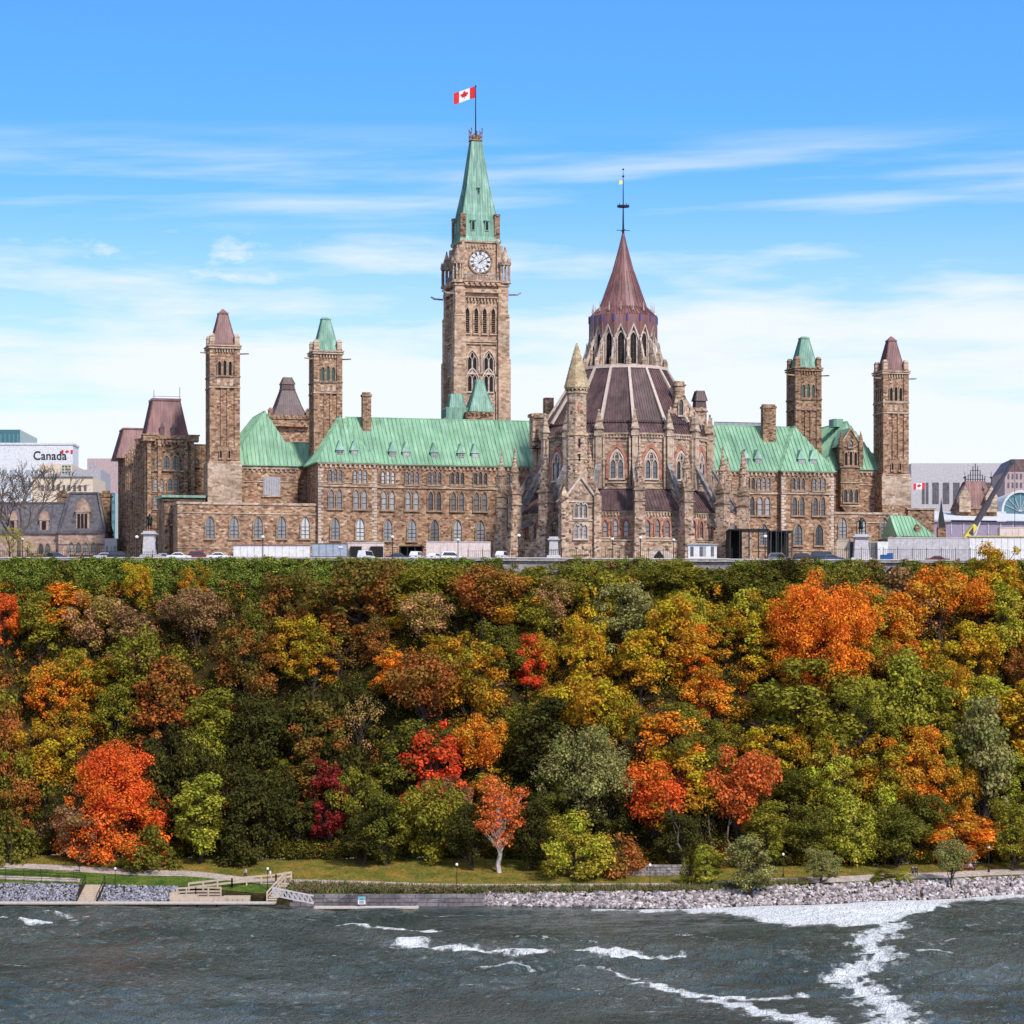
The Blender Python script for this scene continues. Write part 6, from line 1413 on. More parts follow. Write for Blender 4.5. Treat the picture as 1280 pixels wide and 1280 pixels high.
# statues ----------------------------------------------------
def statue(label, px, ytop, ybase, dd, pw, ph, variant=0, w_m=None):
    d = edge_d(px)+dd; x = XP(px, d); zt, zb = ZP(ytop, d), ZP(ybase, d); th = thingW('bronze_statue', label, 'statue', x, d, GZ)
    hgt = zt-zb; s = hgt/1.8
    V, E, Rr, dz = figure('stand'); V = [(x+v[0]*s, d+v[1]*s, zb+v[2]*s) for v in V]; Rr = [tuple(q*s*1.12 for q in (r if isinstance(r, tuple) else (r, r))) for r in Rr]
    if variant:                                      # one arm lifted outwards
        i = [k for k, v in enumerate(V) if abs((v[0]-x)/s-.27) < .001][0]; V[i] = (x+.42*s, d-.1*s, zb+1.30*s); V[i+1] = (x+.50*s, d-.2*s, zb+1.12*s); V[i+2] = (x+.52*s, d-.22*s, zb+1.05*s)
        i = [k for k, v in enumerate(V) if abs((v[0]-x)/s+.27) < .001][0]; V[i] = (x-.40*s, d-.1*s, zb+1.22*s); V[i+1] = (x-.52*s, d-.15*s, zb+1.40*s); V[i+2] = (x-.55*s, d-.15*s, zb+1.48*s)
    me = skin_chain(V, E, Rr, M['bronze'], 'figure', 2); o = bpy.data.objects.new('figure', me); C.objects.link(o); o.parent = th; g = ORG[th.name]; o.location = (-g[0], -g[1], -g[2])
    c = MB(); c.smooth = True; c.lathe(x, d+.03*s, [(zb+.55*s, .27*s), (zb+.9*s, .21*s), (zb+1.2*s, .19*s), (zb+1.4*s, .215*s), (zb+1.45*s, .1*s)], 12); c.build('coat', M['bronze'], th)
    p = MB(); p.box(x-pw*.42, x+pw*.42, d-pw*.42, d+pw*.42, zb-.35, zb); p.frus(x, d, GZ+ph*.30, zb-.36, pw*.46, pw*.46, pw*.37, pw*.37); p.box(x-pw*.55, x+pw*.55, d-pw*.55, d+pw*.55, zb-.6, zb-.36); p.frus(x, d, GZ+.01, GZ+ph*.30, pw*.75, pw*.75, pw*.6, pw*.6)
    p.build('plinth', M['lilac_wall'], th); return th
statue('bronze standing figure on a tall white stone plinth, far left of the parliament', 187, 641, 664, 6, 2.6, 4)
statue('dark bronze figure on a pale plinth at the foot of the library turret', 692, 649, 671, 3.5, 2.0, 3.5)
th = statue('bronze figure with arms held out, on a wide stone plinth, right of the block', 1076, 646, 668, 8, 3.2, 3.6, 1)
for px, lab in ((195.5, 'small dark bronze figure standing beside the tall white plinth on the left'),):
    d = edge_d(px)+6; V, E, Rr, dz = figure('stand'); me = skin_chain([(v[0]*1.5, v[1]*1.5, v[2]*1.5) for v in V], E, [tuple(q*1.8 for q in (r if isinstance(r, tuple) else (r, r))) for r in Rr], M['bronze'], 'bronze_figure', 2)
    o = bpy.data.objects.new('bronze_figure', me); C.objects.link(o); o.location = (XP(px, d), d, GZ+1.2); tag(o, lab, 'statue')
    b = MB(); b.box(-1.0, 1.0, -.8, .8, -1.2, 0.0); c = bpy.data.objects.new('pedestal', b.mesh('pedestal', M['lilac_wall'])); C.objects.link(c); c.parent = o
# lamp posts --------------------------------------------------
lp = MB(); lp.smooth = False; lp.lathe(0, 0, [(0, .24), (.5, .2), (.55, .12), (1.2, .09), (3.7, .065), (3.75, .16), (3.85, .16), (3.9, .1)], 10); lpm = lp.mesh('post', M['iron'])
lg = MB(); lg.smooth = True; lg.lathe(0, 0, [(3.9, .12), (3.98, .27), (4.15, .33), (4.32, .27), (4.43, .08)], 12); lgm = lg.mesh('globe', M['globe']); lc = MB(); lc.ng(0, 0, 4.41, 4.6, .1, .02, 8); lcm = lc.mesh('cap', M['iron'])
def lamp(label, x, y, z, h=4.6, fat=1.0):
    th = thingW('street_lamp', label, 'street lamp', x, y, z, 'globe lamps', org=False); s = h/4.6; th.scale = (s*fat, s*fat, s)
    for nm, me in (('post', lpm), ('globe', lgm), ('cap', lcm)): o = bpy.data.objects.new(nm, me); C.objects.link(o); o.parent = th
for px, yt, dd, lab in ((28, 671, 3, 'globe lamp on the hilltop beside the bare tree'), (171, 668, 4, 'thin lamp on the hilltop left of the left statue'), (328.5, 668, 5, 'globe lamp in front of the left annexe windows'), (490.5, 668, 3, 'globe lamp on the hilltop beside the dark blue car'), (572.5, 672, 3, 'globe lamp in front of the pink hoarding'),
                        (648.5, 666, 2.5, 'globe lamp at the left foot of the library'), (765.5, 671, 2, 'globe lamp below the library, leftmost of its three'), (800.5, 669, 2, 'globe lamp below the library, middle of its three'), (842, 672, 2, 'globe lamp below the library, rightmost of its three'), (956.5, 667, 3, 'globe lamp against the dark scaffold canopy')):
    d = edge_d(px)+dd; lamp(lab, XP(px, d), d, GZ, ZP(yt, d)-GZ, 1.0)
for px, yb, yt, lab in ((144, 1112, 1083, 'thin black lamp on the left bank above the grey rocks'), (334.5, 1113, 1083, 'black lamp beside the wooden railing on the left bank'), (571, 1111, 1077.5, 'globe lamp on the path in front of the open lawn'), (812.5, 1113, 1078, 'globe lamp in front of the low stone wall on the bank'), (979, 1096, 1065, 'globe lamp among the young shrubs on the right bank'), (1236, 1090, 1056, 'globe lamp beside the benches on the right bank')):
    x, d, z = hit(px, yb); lamp(lab, x, d, z, (yb-yt)/FPX*d, .8)

# ------------------------------------------------------------ waterfront
def iceo():
    bm = bmesh.new(); bmesh.ops.create_icosphere(bm, subdivisions=1, radius=1); v = [tuple(x.co) for x in bm.verts]; f = [tuple(q.index for q in x.verts) for x in bm.faces]; bm.free(); return np.array(v), np.array(f)
IV, IF = iceo()
def rock_field(name, label, mat, n, pxa, pxb, k0, k1, smin, smax, cols, cut=None, over=0.0, sq=.75):
    r = np.random.default_rng(len(label)); VV = []; FF = []; CC = []
    for i in range(n):
        px = r.uniform(pxa, pxb)
        if cut and cut(px): continue
        P = profile(px); t = r.uniform(0, 1)*(k1-k0); a = min(int(t), k1-k0-1); (da, za), (db, zb) = P[k0+a], P[k0+a+1]; f = t-a; d = da+(db-da)*f; z = za+(zb-za)*f
        s = r.uniform(smin, smax)**1; sc = np.array([s*r.uniform(.8, 1.4), s*r.uniform(.8, 1.2), s*sq]); A = np.array(Matrix.Rotation(r.uniform(0, 6.28), 3, Vector(r.normal(size=3)).normalized()))
        v = (IV*r.uniform(.78, 1.12, (len(IV), 1))*sc)@A.T+np.array([XP(px, d), d, z+s*.15+over])
        FF.append(IF+len(VV)*len(IV)); VV.append(v); c = cols[r.integers(len(cols))]; k = r.uniform(.75, 1.2); CC.append(np.tile([c[0]*k, c[1]*k, c[2]*k, 1], (len(IV), 1)))
    V = np.concatenate(VV); F = np.concatenate(FF); me = bpy.data.meshes.new(name); me.from_pydata(V.tolist(), [], F.tolist()); at = me.attributes.new('tint', 'FLOAT_COLOR', 'POINT'); at.data.foreach_set('color', np.concatenate(CC).ravel().astype(np.float32)); me.materials.append(mat)
    o = bpy.data.objects.new(name, me); C.objects.link(o); return tag(o, label, 'rocks', kind='stuff')
def tintmat(name):
    m = bpy.data.materials.new(name); m.use_nodes = True; t = m.node_tree; N = NT(t); b = t.nodes['Principled BSDF']; at = N.n('ShaderNodeAttribute', _attribute_name='tint'); tc = N.n('ShaderNodeTexCoord'); nz = N.noise(tc.outputs['Object'], 3, 3, .6)
    N.l(N.mix(1.0, at.outputs['Color'], N.ramp(nz, [(.3, (.7,.7,.7)), (.65, (1.1,1.1,1.1))]), 'MULTIPLY'), b.inputs['Base Color']); b.inputs['Roughness'].default_value = .95; return m
M['rock'] = tintmat('rock')
rock_field('riprap', 'pale grey and pinkish boulders piled along the right shore', M['rock'], 6200, 596, 1420, 1, 2, .12, .50, [(.36,.31,.30), (.46,.40,.38), (.25,.21,.22), (.58,.53,.51), (.17,.14,.15), (.38,.29,.27)], sq=.6)
rock_field('gravel_bank', 'blue grey broken stone covering the left bank above the dock', M['rock'], 5600, -160, 222, 1, 2, .10, .26, [(.20,.19,.23), (.28,.27,.31), (.12,.115,.14), (.40,.38,.42)], cut=lambda p: 98 < p < 122)
# block wall
def block_wall(name, label, px0, px1, d0, d1, zb, zt, rows, bw, mat='grey_stone'):
    n = int((XP(px1, d1)-XP(px0, d0))/bw); b = MB(); r = random.Random(5)
    for j in range(rows):
        x = XP(px0, d0)-r.uniform(0, .6)
        while x < XP(px1, d1):
            w = bw*r.uniform(.6, 1.35); f = (x-XP(px0, d0))/(XP(px1, d1)-XP(px0, d0)); d = d0+(d1-d0)*f+r.uniform(-.08, .08)+j*.12; z0, z1 = zb+(zt-zb)*j/rows, zb+(zt-zb)*(j+1)/rows-.06
            b.box(x, min(x+w-.06, XP(px1, d1)), d, d+1.3, z0, z1); x += w
    return tag(b.build(name, M[mat]), label, 'wall')
M['dark_block'] = stone('dark_quarry_block', [(.13,.11,.115),(.20,.17,.175),(.27,.24,.24)], (.4,.4,.9), .6, .5)
block_wall('quay_wall', 'dark rough block wall rising from the water behind the docks', 366, 606, 462.3, 462.6, -.6, 2.0, 4, 2.2, 'dark_block')
block_wall('garden_wall', 'low mauve block wall under the trees behind the path lamp', 741, 862, 478, 478.5, 3.0, 5.7, 6, 1.2)
# docks
def dock(label, px0, px1, d0, d1, z):
    a, c = XP(px0, d0), XP(px1, d0); th = thingW('floating_dock', label, 'dock', (a+c)/2, d0, 0); b = MB(); b.box(a, c, d0, d1, z-.22, z); b.build('deck', M['concrete'], th)
    p = MB(); n = int((c-a)/3)
    for i in range(n): x = a+(c-a)*i/n; p.box(x+.15, x+(c-a)/n-.15, d0+.08, d1-.08, -.35, z-.221)
    p.build('float', M['tyre'], th); e = MB(); e.box(a, c, d0-.06, d0-.002, z-.26, z-.04); n = int((c-a)/9)
    for i in range(n+1): x = a+.3+(c-a-.6)*i/max(1, n); e.box(x-.12, x+.12, d0+.1, d0+.3, z, z+.28)
    e.build('fender', M['wood'], th); return th
dock('long pale floating dock along the left bank', -120, 344, 463.5, 466.3, .55); dock('shorter floating dock in front of the dark block wall', 392, 523, 455.5, 458.3, .45)
# gangway
def gangway():
    d = 459; a, c = XP(341, d), XP(392, d); th = thingW('gangway', 'white truss gangway sloping down to the shorter dock', 'gangway', (a+c)/2, d, 1); b = MB(); za, zc = 2.1, .8
    b.bar((a, d, za), (c, d, zc), 1.4, .14); b.build('deck', M['concrete'], th)
    for y in (d-.75, d+.75):
        r = MB(); r.bar((a, y, za+1.2), (c, y, zc+1.2), .12); r.bar((a, y, za), (c, y, zc), .12)
        for i in range(8): f, g_ = i/8, (i+1)/8; xa, xb = a+(c-a)*f, a+(c-a)*g_; r.bar((xa, y, za+(zc-za)*f+1.2), (xb, y, za+(zc-za)*g_), .1); r.bar((xa, y, za+(zc-za)*f), (xa, y, za+(zc-za)*f+1.2), .08)
        r.build('railing', M['lilac_wall'], th)
gangway()
def stairs():
    x0, x1 = XP(99, 470), XP(124, 470); th = thingW('wooden_stairs', 'pale timber steps with dark handrails rising from the long dock', 'stairs', (x0+x1)/2, 469, .5); (dr, zr) = profile(110)[2]; n = 9
    for i in range(n): f = i/n; b = MB(); d = 467+(dr-467)*f; z = .45+(zr-.3)*f; b.box(x0, x1, d, d+1.15, z-.15, z+.14); b.build('step', M['wood'], th)
    for x in (x0, x1):
        r = MB(); r.bar((x, 467, 1.5), (x, dr+.6, zr+1.35), .1); r.bar((x, 467, .5), (x, dr+.6, zr+.25), .2, .35)
        for f in (0, .33, .66, 1): r.box(x-.05, x+.05, 467+(dr-467)*f, 467.1+(dr-467)*f, .4+(zr)*f, 1.5+(zr)*f)
        r.build('handrail', M['iron'], th)
stairs()
def rail_run(label, pts, sp=2.0, h=1.1, mat='wood', rails=(1.05, .55), ps=.14, cat='railing', name='timber_railing', base=None):
    P = []
    for px, py in pts: x, d, z = hit(px, py); P.append(Vector((x, d, z)))
    th = thingW(name, label, cat, *P[0]); posts = MB(); rl = MB()
    for p, q in zip(P, P[1:]):
        n = max(1, round((q-p).length/sp))
        for i in range(n+1): c = p.lerp(q, i/n); posts.box(c.x-ps/2, c.x+ps/2, c.y-ps/2, c.y+ps/2, c.z-.4, c.z+h)
        for r in rails: rl.bar(p+Vector((0,0,r)), q+Vector((0,0,r)), ps*.9, ps*1.2)
    posts.build('post', M[mat], th); rl.build('rail', M[mat], th)
rail_run('timber railing climbing from the dock towards the path', [(236, 1115), (290, 1109), (345, 1104), (364, 1101)], 2.2, 1.5, ps=.26, rails=(1.4, .75))
rail_run('lower timber railing beside the long dock', [(221, 1122), (245, 1121), (276, 1121)], 2.0, 1.6, ps=.24, rails=(1.5, .9, .4))
rail_run('thin dark post and wire fence along the left lower path', [(-40, 1099), (30, 1102), (96, 1104)], 3.2, 1.2, 'iron', (1.1, .6), .07, 'fence', 'wire_fence')
rail_run('second thin wire fence, above the lower path on the left', [(-40, 1091), (30, 1094), (92, 1097)], 3.2, 1.2, 'iron', (1.1, .6), .07, 'fence', 'wire_fence')
def ramp():
    th = thingW('timber_ramp', 'pale timber platform and ramp beside the long dock', 'ramp', XP(250, 467), 467, .6); b = MB(); d = 466.6
    for (a, c, y0, y1, z0, z1) in ((222, 246, d, d+3, 1.1, 1.5), (246, 279, d, d+2.4, .9, 1.2), (279, 312, d+.4, d+2.2, .9, 1.35), (212, 222, d, d+3, .6, 1.9)): b.box(XP(a, d), XP(c, d), y0, y1, z0-.6, z1)
    for i in range(14): x = XP(224, d)+i*.8; b.box(x, x+.1, d-.05, d, .5, 1.35)
    b.build('platform', M['wood'], th)
    s = MB(); x0, x1 = XP(336, 470), XP(349, 470)
    for i in range(8): s.box(x0+i*.24, x0+i*.24+1.6, 466.5+i*.5, 467.1+i*.5, .7+i*.33, .95+i*.33)
    s.build('step', M['wood'], th); r = MB()
    for y in (466.5, 468.2): r.bar((x0, y, 2.0), (x0+2.6, y+4, 4.9), .2, .22); r.bar((x0, y, 1.3), (x0+2.6, y+4, 4.2), .16, .18); [r.box(x0+2.6*f-.1, x0+2.6*f+.1, y+4*f-.1, y+4*f+.1, .6+2.6*f, 2.05+2.9*f) for f in (0, .33, .66, 1)]
    r.build('handrail', M['wood'], th)
ramp()
# notice board on the short dock
th = thingW('dock_sign', 'small blue and white sign standing on the shorter dock', 'sign', XP(452, 457), 457.2, .45); x, y = XP(452, 457), 457.2
b = MB(); b.box(x-.5, x-.4, y, y+.08, .45, 1.0); b.box(x+.4, x+.5, y, y+.08, .45, 1.0); b.build('post', M['iron'], th); b = MB(); b.box(x-.6, x+.6, y-.06, y, .8, 2.0); b.build('board', M['white'], th)
M['teal_paint'] = pmat('teal_paint', (.10,.36,.42), .6); b = MB(); b.box(x-.58, x+.58, y-.08, y-.061, 1.45, 1.98); b.build('blue_field', M['teal_paint'], th)
b = MB(); b.prismY([(x-.3, 1.55), (x+.3, 1.55), (x+.18, 1.65), (x-.15, 1.7)], y-.1, y-.081); [b.box(x-.4, x+.4, y-.1, y-.061, 1.25-i*.15, 1.31-i*.15) for i in range(3)]; b.build('pictogram', M['slate'], th)
# benches
M['bench_red'] = pmat('red_brown_timber', (.26,.10,.07), .8)
def bench(label, px, py):
    x, d, z = hit(px, py); th = thingW('park_bench', label, 'bench', x, d, z, 'red benches beside the right path')
    b = MB(); [b.box(x-1.0, x+1.0, d-.45+i*.16, d-.32+i*.16, z+.43, z+.48) for i in range(4)]; b.build('seat', M['bench_red'], th); b = MB(); [b.box(x-1.0, x+1.0, d+.2+i*.04, d+.25+i*.04, z+.55+i*.16, z+.67+i*.16) for i in range(3)]; b.build('backrest', M['bench_red'], th)
    for s in (-.85, .85): b = MB(); b.box(x+s-.05, x+s+.05, d-.4, d-.32, z-.1, z+.43); b.box(x+s-.05, x+s+.05, d+.18, d+.26, z-.1, z+.95); b.box(x+s-.05, x+s+.05, d-.4, d+.2, z+.36, z+.429); b.build('leg', M['iron'], th)
    return x, d, z
bench('left of two red-brown benches beside the right path', 1196, 1088); bx, bd, bz = bench('right of two red-brown benches, with a person sitting on it', 1212, 1087.5)
person('person in a pale pink top sitting on the right bench', 0, 0, 'sit', 'cloth_pink', 'cloth_dark', 0, at=(bx+.1, bd+.0, bz-.02))
person('person in dark clothes standing beside the sitting person on the right', 1219, 1088, 'stand', 'cloth_dark', 'cloth_dark', 60)
# litter bin on the left path
x, d, z = hit(99.5, 1090); b = MB(); b.ng(x, d, z, z+.9, .05, .05, 6); b.ng(x, d, z+.9, z+1.35, .35, .42, 10); b.ng(x, d, z+1.5, z+1.6, .45, .4, 10); b.box(x-.3, x-.25, d-.03, d+.03, z+1.3, z+1.5); b.box(x+.25, x+.3, d-.03, d+.03, z+1.3, z+1.5); tag(b.build('litter_bin', M['iron']), 'small dark bin on a post at the edge of the left path', 'bin')
# ------------------------------------------------------------ trees
def leaf_cloud(cent, rad, per, size, r, flat=.8, up=.35, droop=0.0, zmin=None, zmax=None):
    """leaf-sized rhombs on the shells of many small clumps; cent (n,3), rad (n,)"""
    n = len(cent); cnt = np.maximum(8, (per*(rad/rad.mean())**2).astype(int)); idx = np.repeat(np.arange(n), cnt); m = len(idx)
    d = r.normal(size=(m, 3)); d[:, 2] += .25; d /= np.linalg.norm(d, axis=1)[:, None]
    rr = rad[idx]*r.uniform(.45, 1.1, m); p = cent[idx]+d*rr[:, None]*np.array([1, 1, flat]); p[:, 2] -= droop*r.uniform(0, 1, m)*rad[idx]
    nr = d*.8+r.normal(size=(m, 3))*.45+np.array([0, 0, up]); nr /= np.linalg.norm(nr, axis=1)[:, None]
    t = np.cross(nr, r.normal(size=(m, 3))); t /= np.linalg.norm(t, axis=1)[:, None]; bt = np.cross(nr, t); s = size*r.uniform(.6, 1.25, m)
    V = np.stack([p+t*s[:, None]*.62, p+bt*s[:, None]*.42, p-t*s[:, None]*.62, p-bt*s[:, None]*.42], 1).reshape(-1, 3)
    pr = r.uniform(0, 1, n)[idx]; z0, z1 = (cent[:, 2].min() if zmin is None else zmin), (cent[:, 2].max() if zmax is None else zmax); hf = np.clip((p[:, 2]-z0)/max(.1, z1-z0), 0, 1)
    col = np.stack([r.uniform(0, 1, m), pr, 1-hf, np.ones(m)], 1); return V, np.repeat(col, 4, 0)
def quad_mesh(name, V, col, mat, tint=None):
    me = bpy.data.meshes.new(name); n = len(V)//4; me.vertices.add(len(V)); me.vertices.foreach_set('co', V.ravel().astype(np.float32)); me.loops.add(4*n); me.loops.foreach_set('vertex_index', np.arange(4*n, dtype=np.int32)); me.polygons.add(n)
    me.polygons.foreach_set('loop_start', np.arange(0, 4*n, 4, dtype=np.int32)); me.polygons.foreach_set('loop_total', np.full(n, 4, np.int32)); me.update(calc_edges=True)
    a = me.attributes.new('leaf', 'FLOAT_COLOR', 'POINT'); a.data.foreach_set('color', col.ravel().astype(np.float32))
    if tint is not None: a = me.attributes.new('tint', 'FLOAT_COLOR', 'POINT'); a.data.foreach_set('color', tint.ravel().astype(np.float32))
    me.materials.append(mat); return me
def limb(mb, p, q, r0, r1, rnd, k=4, wob=.06):
    p, q = Vector(p), Vector(q); L = (q-p).length; pts = [p.lerp(q, i/k)+(Vector((rnd.gauss(0, 1), rnd.gauss(0, 1), rnd.gauss(0, .4)))*L*wob if 0 < i < k else Vector()) for i in range(k+1)]
    for i in range(k): mb.tube(pts[i], pts[i+1], r0+(r1-r0)*i/k, r0+(r1-r0)*(i+1)/k, 6)
    return pts
def tree_mesh(form, seed, h=10.0, w=8.0, puffs=40, per=62, leaf=.29, th=None):
    """unit tree: trunk foot at the origin"""
    rnd = random.Random(seed); r = np.random.default_rng(seed); C_ = []; th = h*.09 if th is None else th
    ch = h-th; k = 0
    while len(C_) < puffs and k < 9000:
        k += 1; x, y = r.uniform(-1, 1, 2); z = r.uniform(0, 1)
        rad = {'round': math.sqrt(max(0, 1-(2*z-1)**2))**.8 * (1.0 if z > .25 else .9), 'cone': (1-z)**.75*1.0+.06, 'oval': math.sqrt(max(0, 1-(2*z-1)**2))*.85+.1, 'spread': math.sqrt(max(0, 1-(max(0, z-.45)/.55)**2))*(.55+.45*min(1, z/.45)), 'vase': (.35+.65*min(1, z/.6))*math.sqrt(max(0, 1-(max(0, z-.6)/.4)**2)), 'weep': math.sqrt(max(0, 1-z**2.2))*.95}[form]
        q = math.hypot(x, y)
        if q > rad or (q < rad*.45 and z < .75 and r.uniform() < .8): continue
        lump = 1+.13*math.sin(3*math.atan2(y, x)+seed)+.10*math.sin(7*z+seed*2)
        p = np.array([x*w/2*.86*lump, y*w/2*.86*lump, th+.4+z*(ch-1.0)])
        if C_ and min(np.linalg.norm(p-c) for c in C_) < .72*(w*w*h/puffs)**(1/3)*.55: continue
        C_.append(p)
    C_ = np.array(C_); cen = np.array([0, 0, th+ch*.45]); ex = r.uniform(size=len(C_)) < .22; C_[ex] = cen+(C_[ex]-cen)*r.uniform(1.08, 1.30, (ex.sum(), 1)); C_[:, 2] = np.maximum(C_[:, 2], .4)
    rad = r.uniform(.55, 1.5, len(C_))*(w*w*h/700)**(1/3)*(40/puffs)**.22
    V, col = leaf_cloud(C_, rad, per, leaf, r, droop=.9 if form == 'weep' else .15, zmin=0, zmax=h)
    crown = quad_mesh('crown', V, col, M['lawn'])
    tb = MB(); base = (0, 0, -.8); top = (rnd.uniform(-.4, .4), rnd.uniform(-.4, .4), h*.72); pts = limb(tb, base, top, h*.024+.03, h*.006, rnd, 6, .015)
    order = sorted(range(len(C_)), key=lambda i: C_[i][2])
    for i in order[::2]:
        c = C_[i]; j = min(5, max(1, int((c[2]-1.0)/h*6))); limb(tb, pts[j], tuple(c), h*.008, .03, rnd, 3, .07)
    return crown, tb.mesh('trunk', M['bark'])
def bare_mesh(seed, h=10.0, spread=1.0, tw=3):
    rnd = random.Random(seed); tb = MB()
    def grow(p, d, L, r, lv):
        q = p+d*L; pts = limb(tb, p, q, r, r*.62, rnd, 2, .05)
        if lv == 0: return
        for i in range(3 if lv > 1 else 4):
            nd = (d+Vector((rnd.gauss(0, .52), rnd.gauss(0, .52), rnd.gauss(.10, .25)))*spread).normalized(); st = pts[-1] if i < 2 else pts[1]; grow(st, nd, L*rnd.uniform(.62, .82), max(.018, r*.58), lv-1)
    limb(tb, (0, 0, -.8), (0, 0, h*.22), h*.022, h*.018, rnd, 2, .01)
    for i in range(4): grow(Vector((0, 0, h*(.18+.02*i))), Vector((rnd.gauss(0, .4), rnd.gauss(0, .4), 1)).normalized(), h*.25, h*.013, tw)
    return tb.mesh('trunk', M['bark'])
PR = {}
for form, ns, kw in (('round', 4, dict(puffs=44)), ('cone', 2, dict(h=11, w=7, puffs=40)), ('oval', 4, dict(h=11, w=7, puffs=42)), ('spread', 3, dict(h=9, w=9.5, puffs=46)), ('vase', 2, dict(h=10, w=8, puffs=38, th=2.4)), ('weep', 2, dict(h=9.5, w=8, puffs=46, th=.6))):
    PR[form] = [(tree_mesh(form, 31*i+len(form)*7+ord(form[0]), per=155, **kw), kw.get('h', 10.0), kw.get('w', 8.0)) for i in range(ns)]
PR['sparse'] = [(tree_mesh('vase', 900+i, h=10, w=8, puffs=24, per=42, leaf=.26, th=2.5), 10, 8) for i in range(3)]
PR['bush'] = [(tree_mesh('weep', 950+i, h=5, w=6, puffs=26, per=120, leaf=.28, th=.1), 5, 6) for i in range(3)]
PR['bigred'] = [(tree_mesh('weep', 990, h=19, w=17, puffs=130, per=240, leaf=.32, th=2.0), 19, 17)]
PR['bigorange'] = [(tree_mesh('round', 991, h=18, w=17, puffs=120, per=230, leaf=.31, th=3), 18, 17)]
PR['bigwillow'] = [(tree_mesh('spread', 992, h=13, w=15, puffs=95, per=140, leaf=.30, th=2), 13, 15)]
PR['tallbirch'] = [(tree_mesh('oval', 993, h=14.5, w=8.5, puffs=46, per=90, leaf=.32, th=4.5), 14.5, 8.5)]
PR['bare'] = [((None, bare_mesh(5, 8.2, .95, 5)), 10, 6.6)]
PR['twig'] = [((None, bare_mesh(9, 10, .7, 3)), 10, 6), ((None, bare_mesh(19, 10, .8, 3)), 10, 6)]
# palettes: (leaf colour, second colour seen on lower and inner clumps, bias)
PAL = {'flame': ((0.84, 0.215, 0.035), (0.60, 0.10, 0.025), 0.46), 'scarlet': ((0.76, 0.09, 0.03), (0.45, 0.08, 0.025), 0.52), 'orange': ((0.85, 0.26, 0.03), (0.42, 0.22, 0.025), 0.5), 'tangerine': ((0.88, 0.29, 0.03), (0.62, 0.17, 0.025), 0.48), 'rust': ((0.52, 0.165, 0.045), (0.22, 0.115, 0.025), 0.42), 'gold': ((0.58, 0.29, 0.03), (0.36, 0.27, 0.02), 0.48), 'yellow': ((0.44, 0.35, 0.045), (0.3, 0.31, 0.03), 0.48), 'lime': ((0.42, 0.38, 0.05), (0.23, 0.24, 0.03), 0.5), 'olive': ((0.32, 0.27, 0.035), (0.17, 0.16, 0.022), 0.45), 'green': ((0.20, 0.18, 0.03), (0.10, 0.10, 0.018), 0.45), 'darkgreen': ((0.09, 0.082, 0.02), (0.045, 0.046, 0.013), 0.5), 'crimson': ((0.27, 0.03, 0.027), (0.15, 0.02, 0.018), 0.5), 'tan': ((0.58, 0.31, 0.14), (0.28, 0.2, 0.05), 0.42), 'mauve': ((0.38, 0.19, 0.10), (0.22, 0.14, 0.05), 0.45), 'sage': ((0.33, 0.29, 0.10), (0.18, 0.18, 0.055), 0.5), 'brown': ((0.38, 0.145, 0.035), (0.13, 0.1, 0.022), 0.42), 'amber': ((0.66, 0.29, 0.03), (0.24, 0.19, 0.02), 0.42), 'coral': ((0.78, 0.20, 0.05), (0.50, 0.13, 0.035), 0.48)}
WORD = {'flame': 'blazing orange-red', 'scarlet': 'scarlet', 'orange': 'orange', 'tangerine': 'bright tangerine', 'rust': 'rust-brown', 'gold': 'golden', 'yellow': 'yellow', 'lime': 'lime green', 'olive': 'olive', 'green': 'green', 'darkgreen': 'dark green', 'crimson': 'crimson', 'tan': 'pinkish tan', 'mauve': 'mauve-brown', 'sage': 'grey-green', 'brown': 'brown', 'amber': 'amber', 'coral': 'coral red'}
LM = {k: leafmat('leaves_'+k, *v) for k, v in PAL.items()}
KIND = {'round': 'maple_tree', 'cone': 'conical_tree', 'oval': 'oval_tree', 'spread': 'spreading_tree', 'vase': 'vase_shaped_tree', 'weep': 'drooping_tree', 'sparse': 'thin_tree', 'bush': 'bush', 'bigred': 'large_maple_tree', 'bigorange': 'large_maple_tree', 'bigwillow': 'willow_tree', 'tallbirch': 'birch_tree', 'bare': 'bare_tree', 'twig': 'bare_tree'}
FORMW = {'round': 'round tree', 'cone': 'pointed tree', 'oval': 'oval tree', 'spread': 'spreading tree', 'vase': 'upright tree', 'weep': 'drooping tree', 'sparse': 'thin-leaved tree', 'bush': 'bush', 'twig': 'leafless tree'}
LAND = [(0,'left photo edge'),(28,'bare tree'),(100,'slate roof'),(187,'left statue'),(232,'corner pavilion'),(279,'leftmost tower'),(330,'white hoarding'),(408,'grey container'),(459,'left chimney'),(500,'brown canopy'),(550,'pink hoarding'),(600,'clock tower'),(660,'retaining wall'),(721,'stair turret'),(779,'library spire'),(830,'library gable'),(878,'white booth'),(935,'scaffold canopy'),(963,'right chimney'),(1006,'dark right tower'),(1062,'oriel gable'),(1113,'rightmost tower'),(1176,'black spire'),(1222,'peaked pavilion'),(1280,'right photo edge')]
used = set()
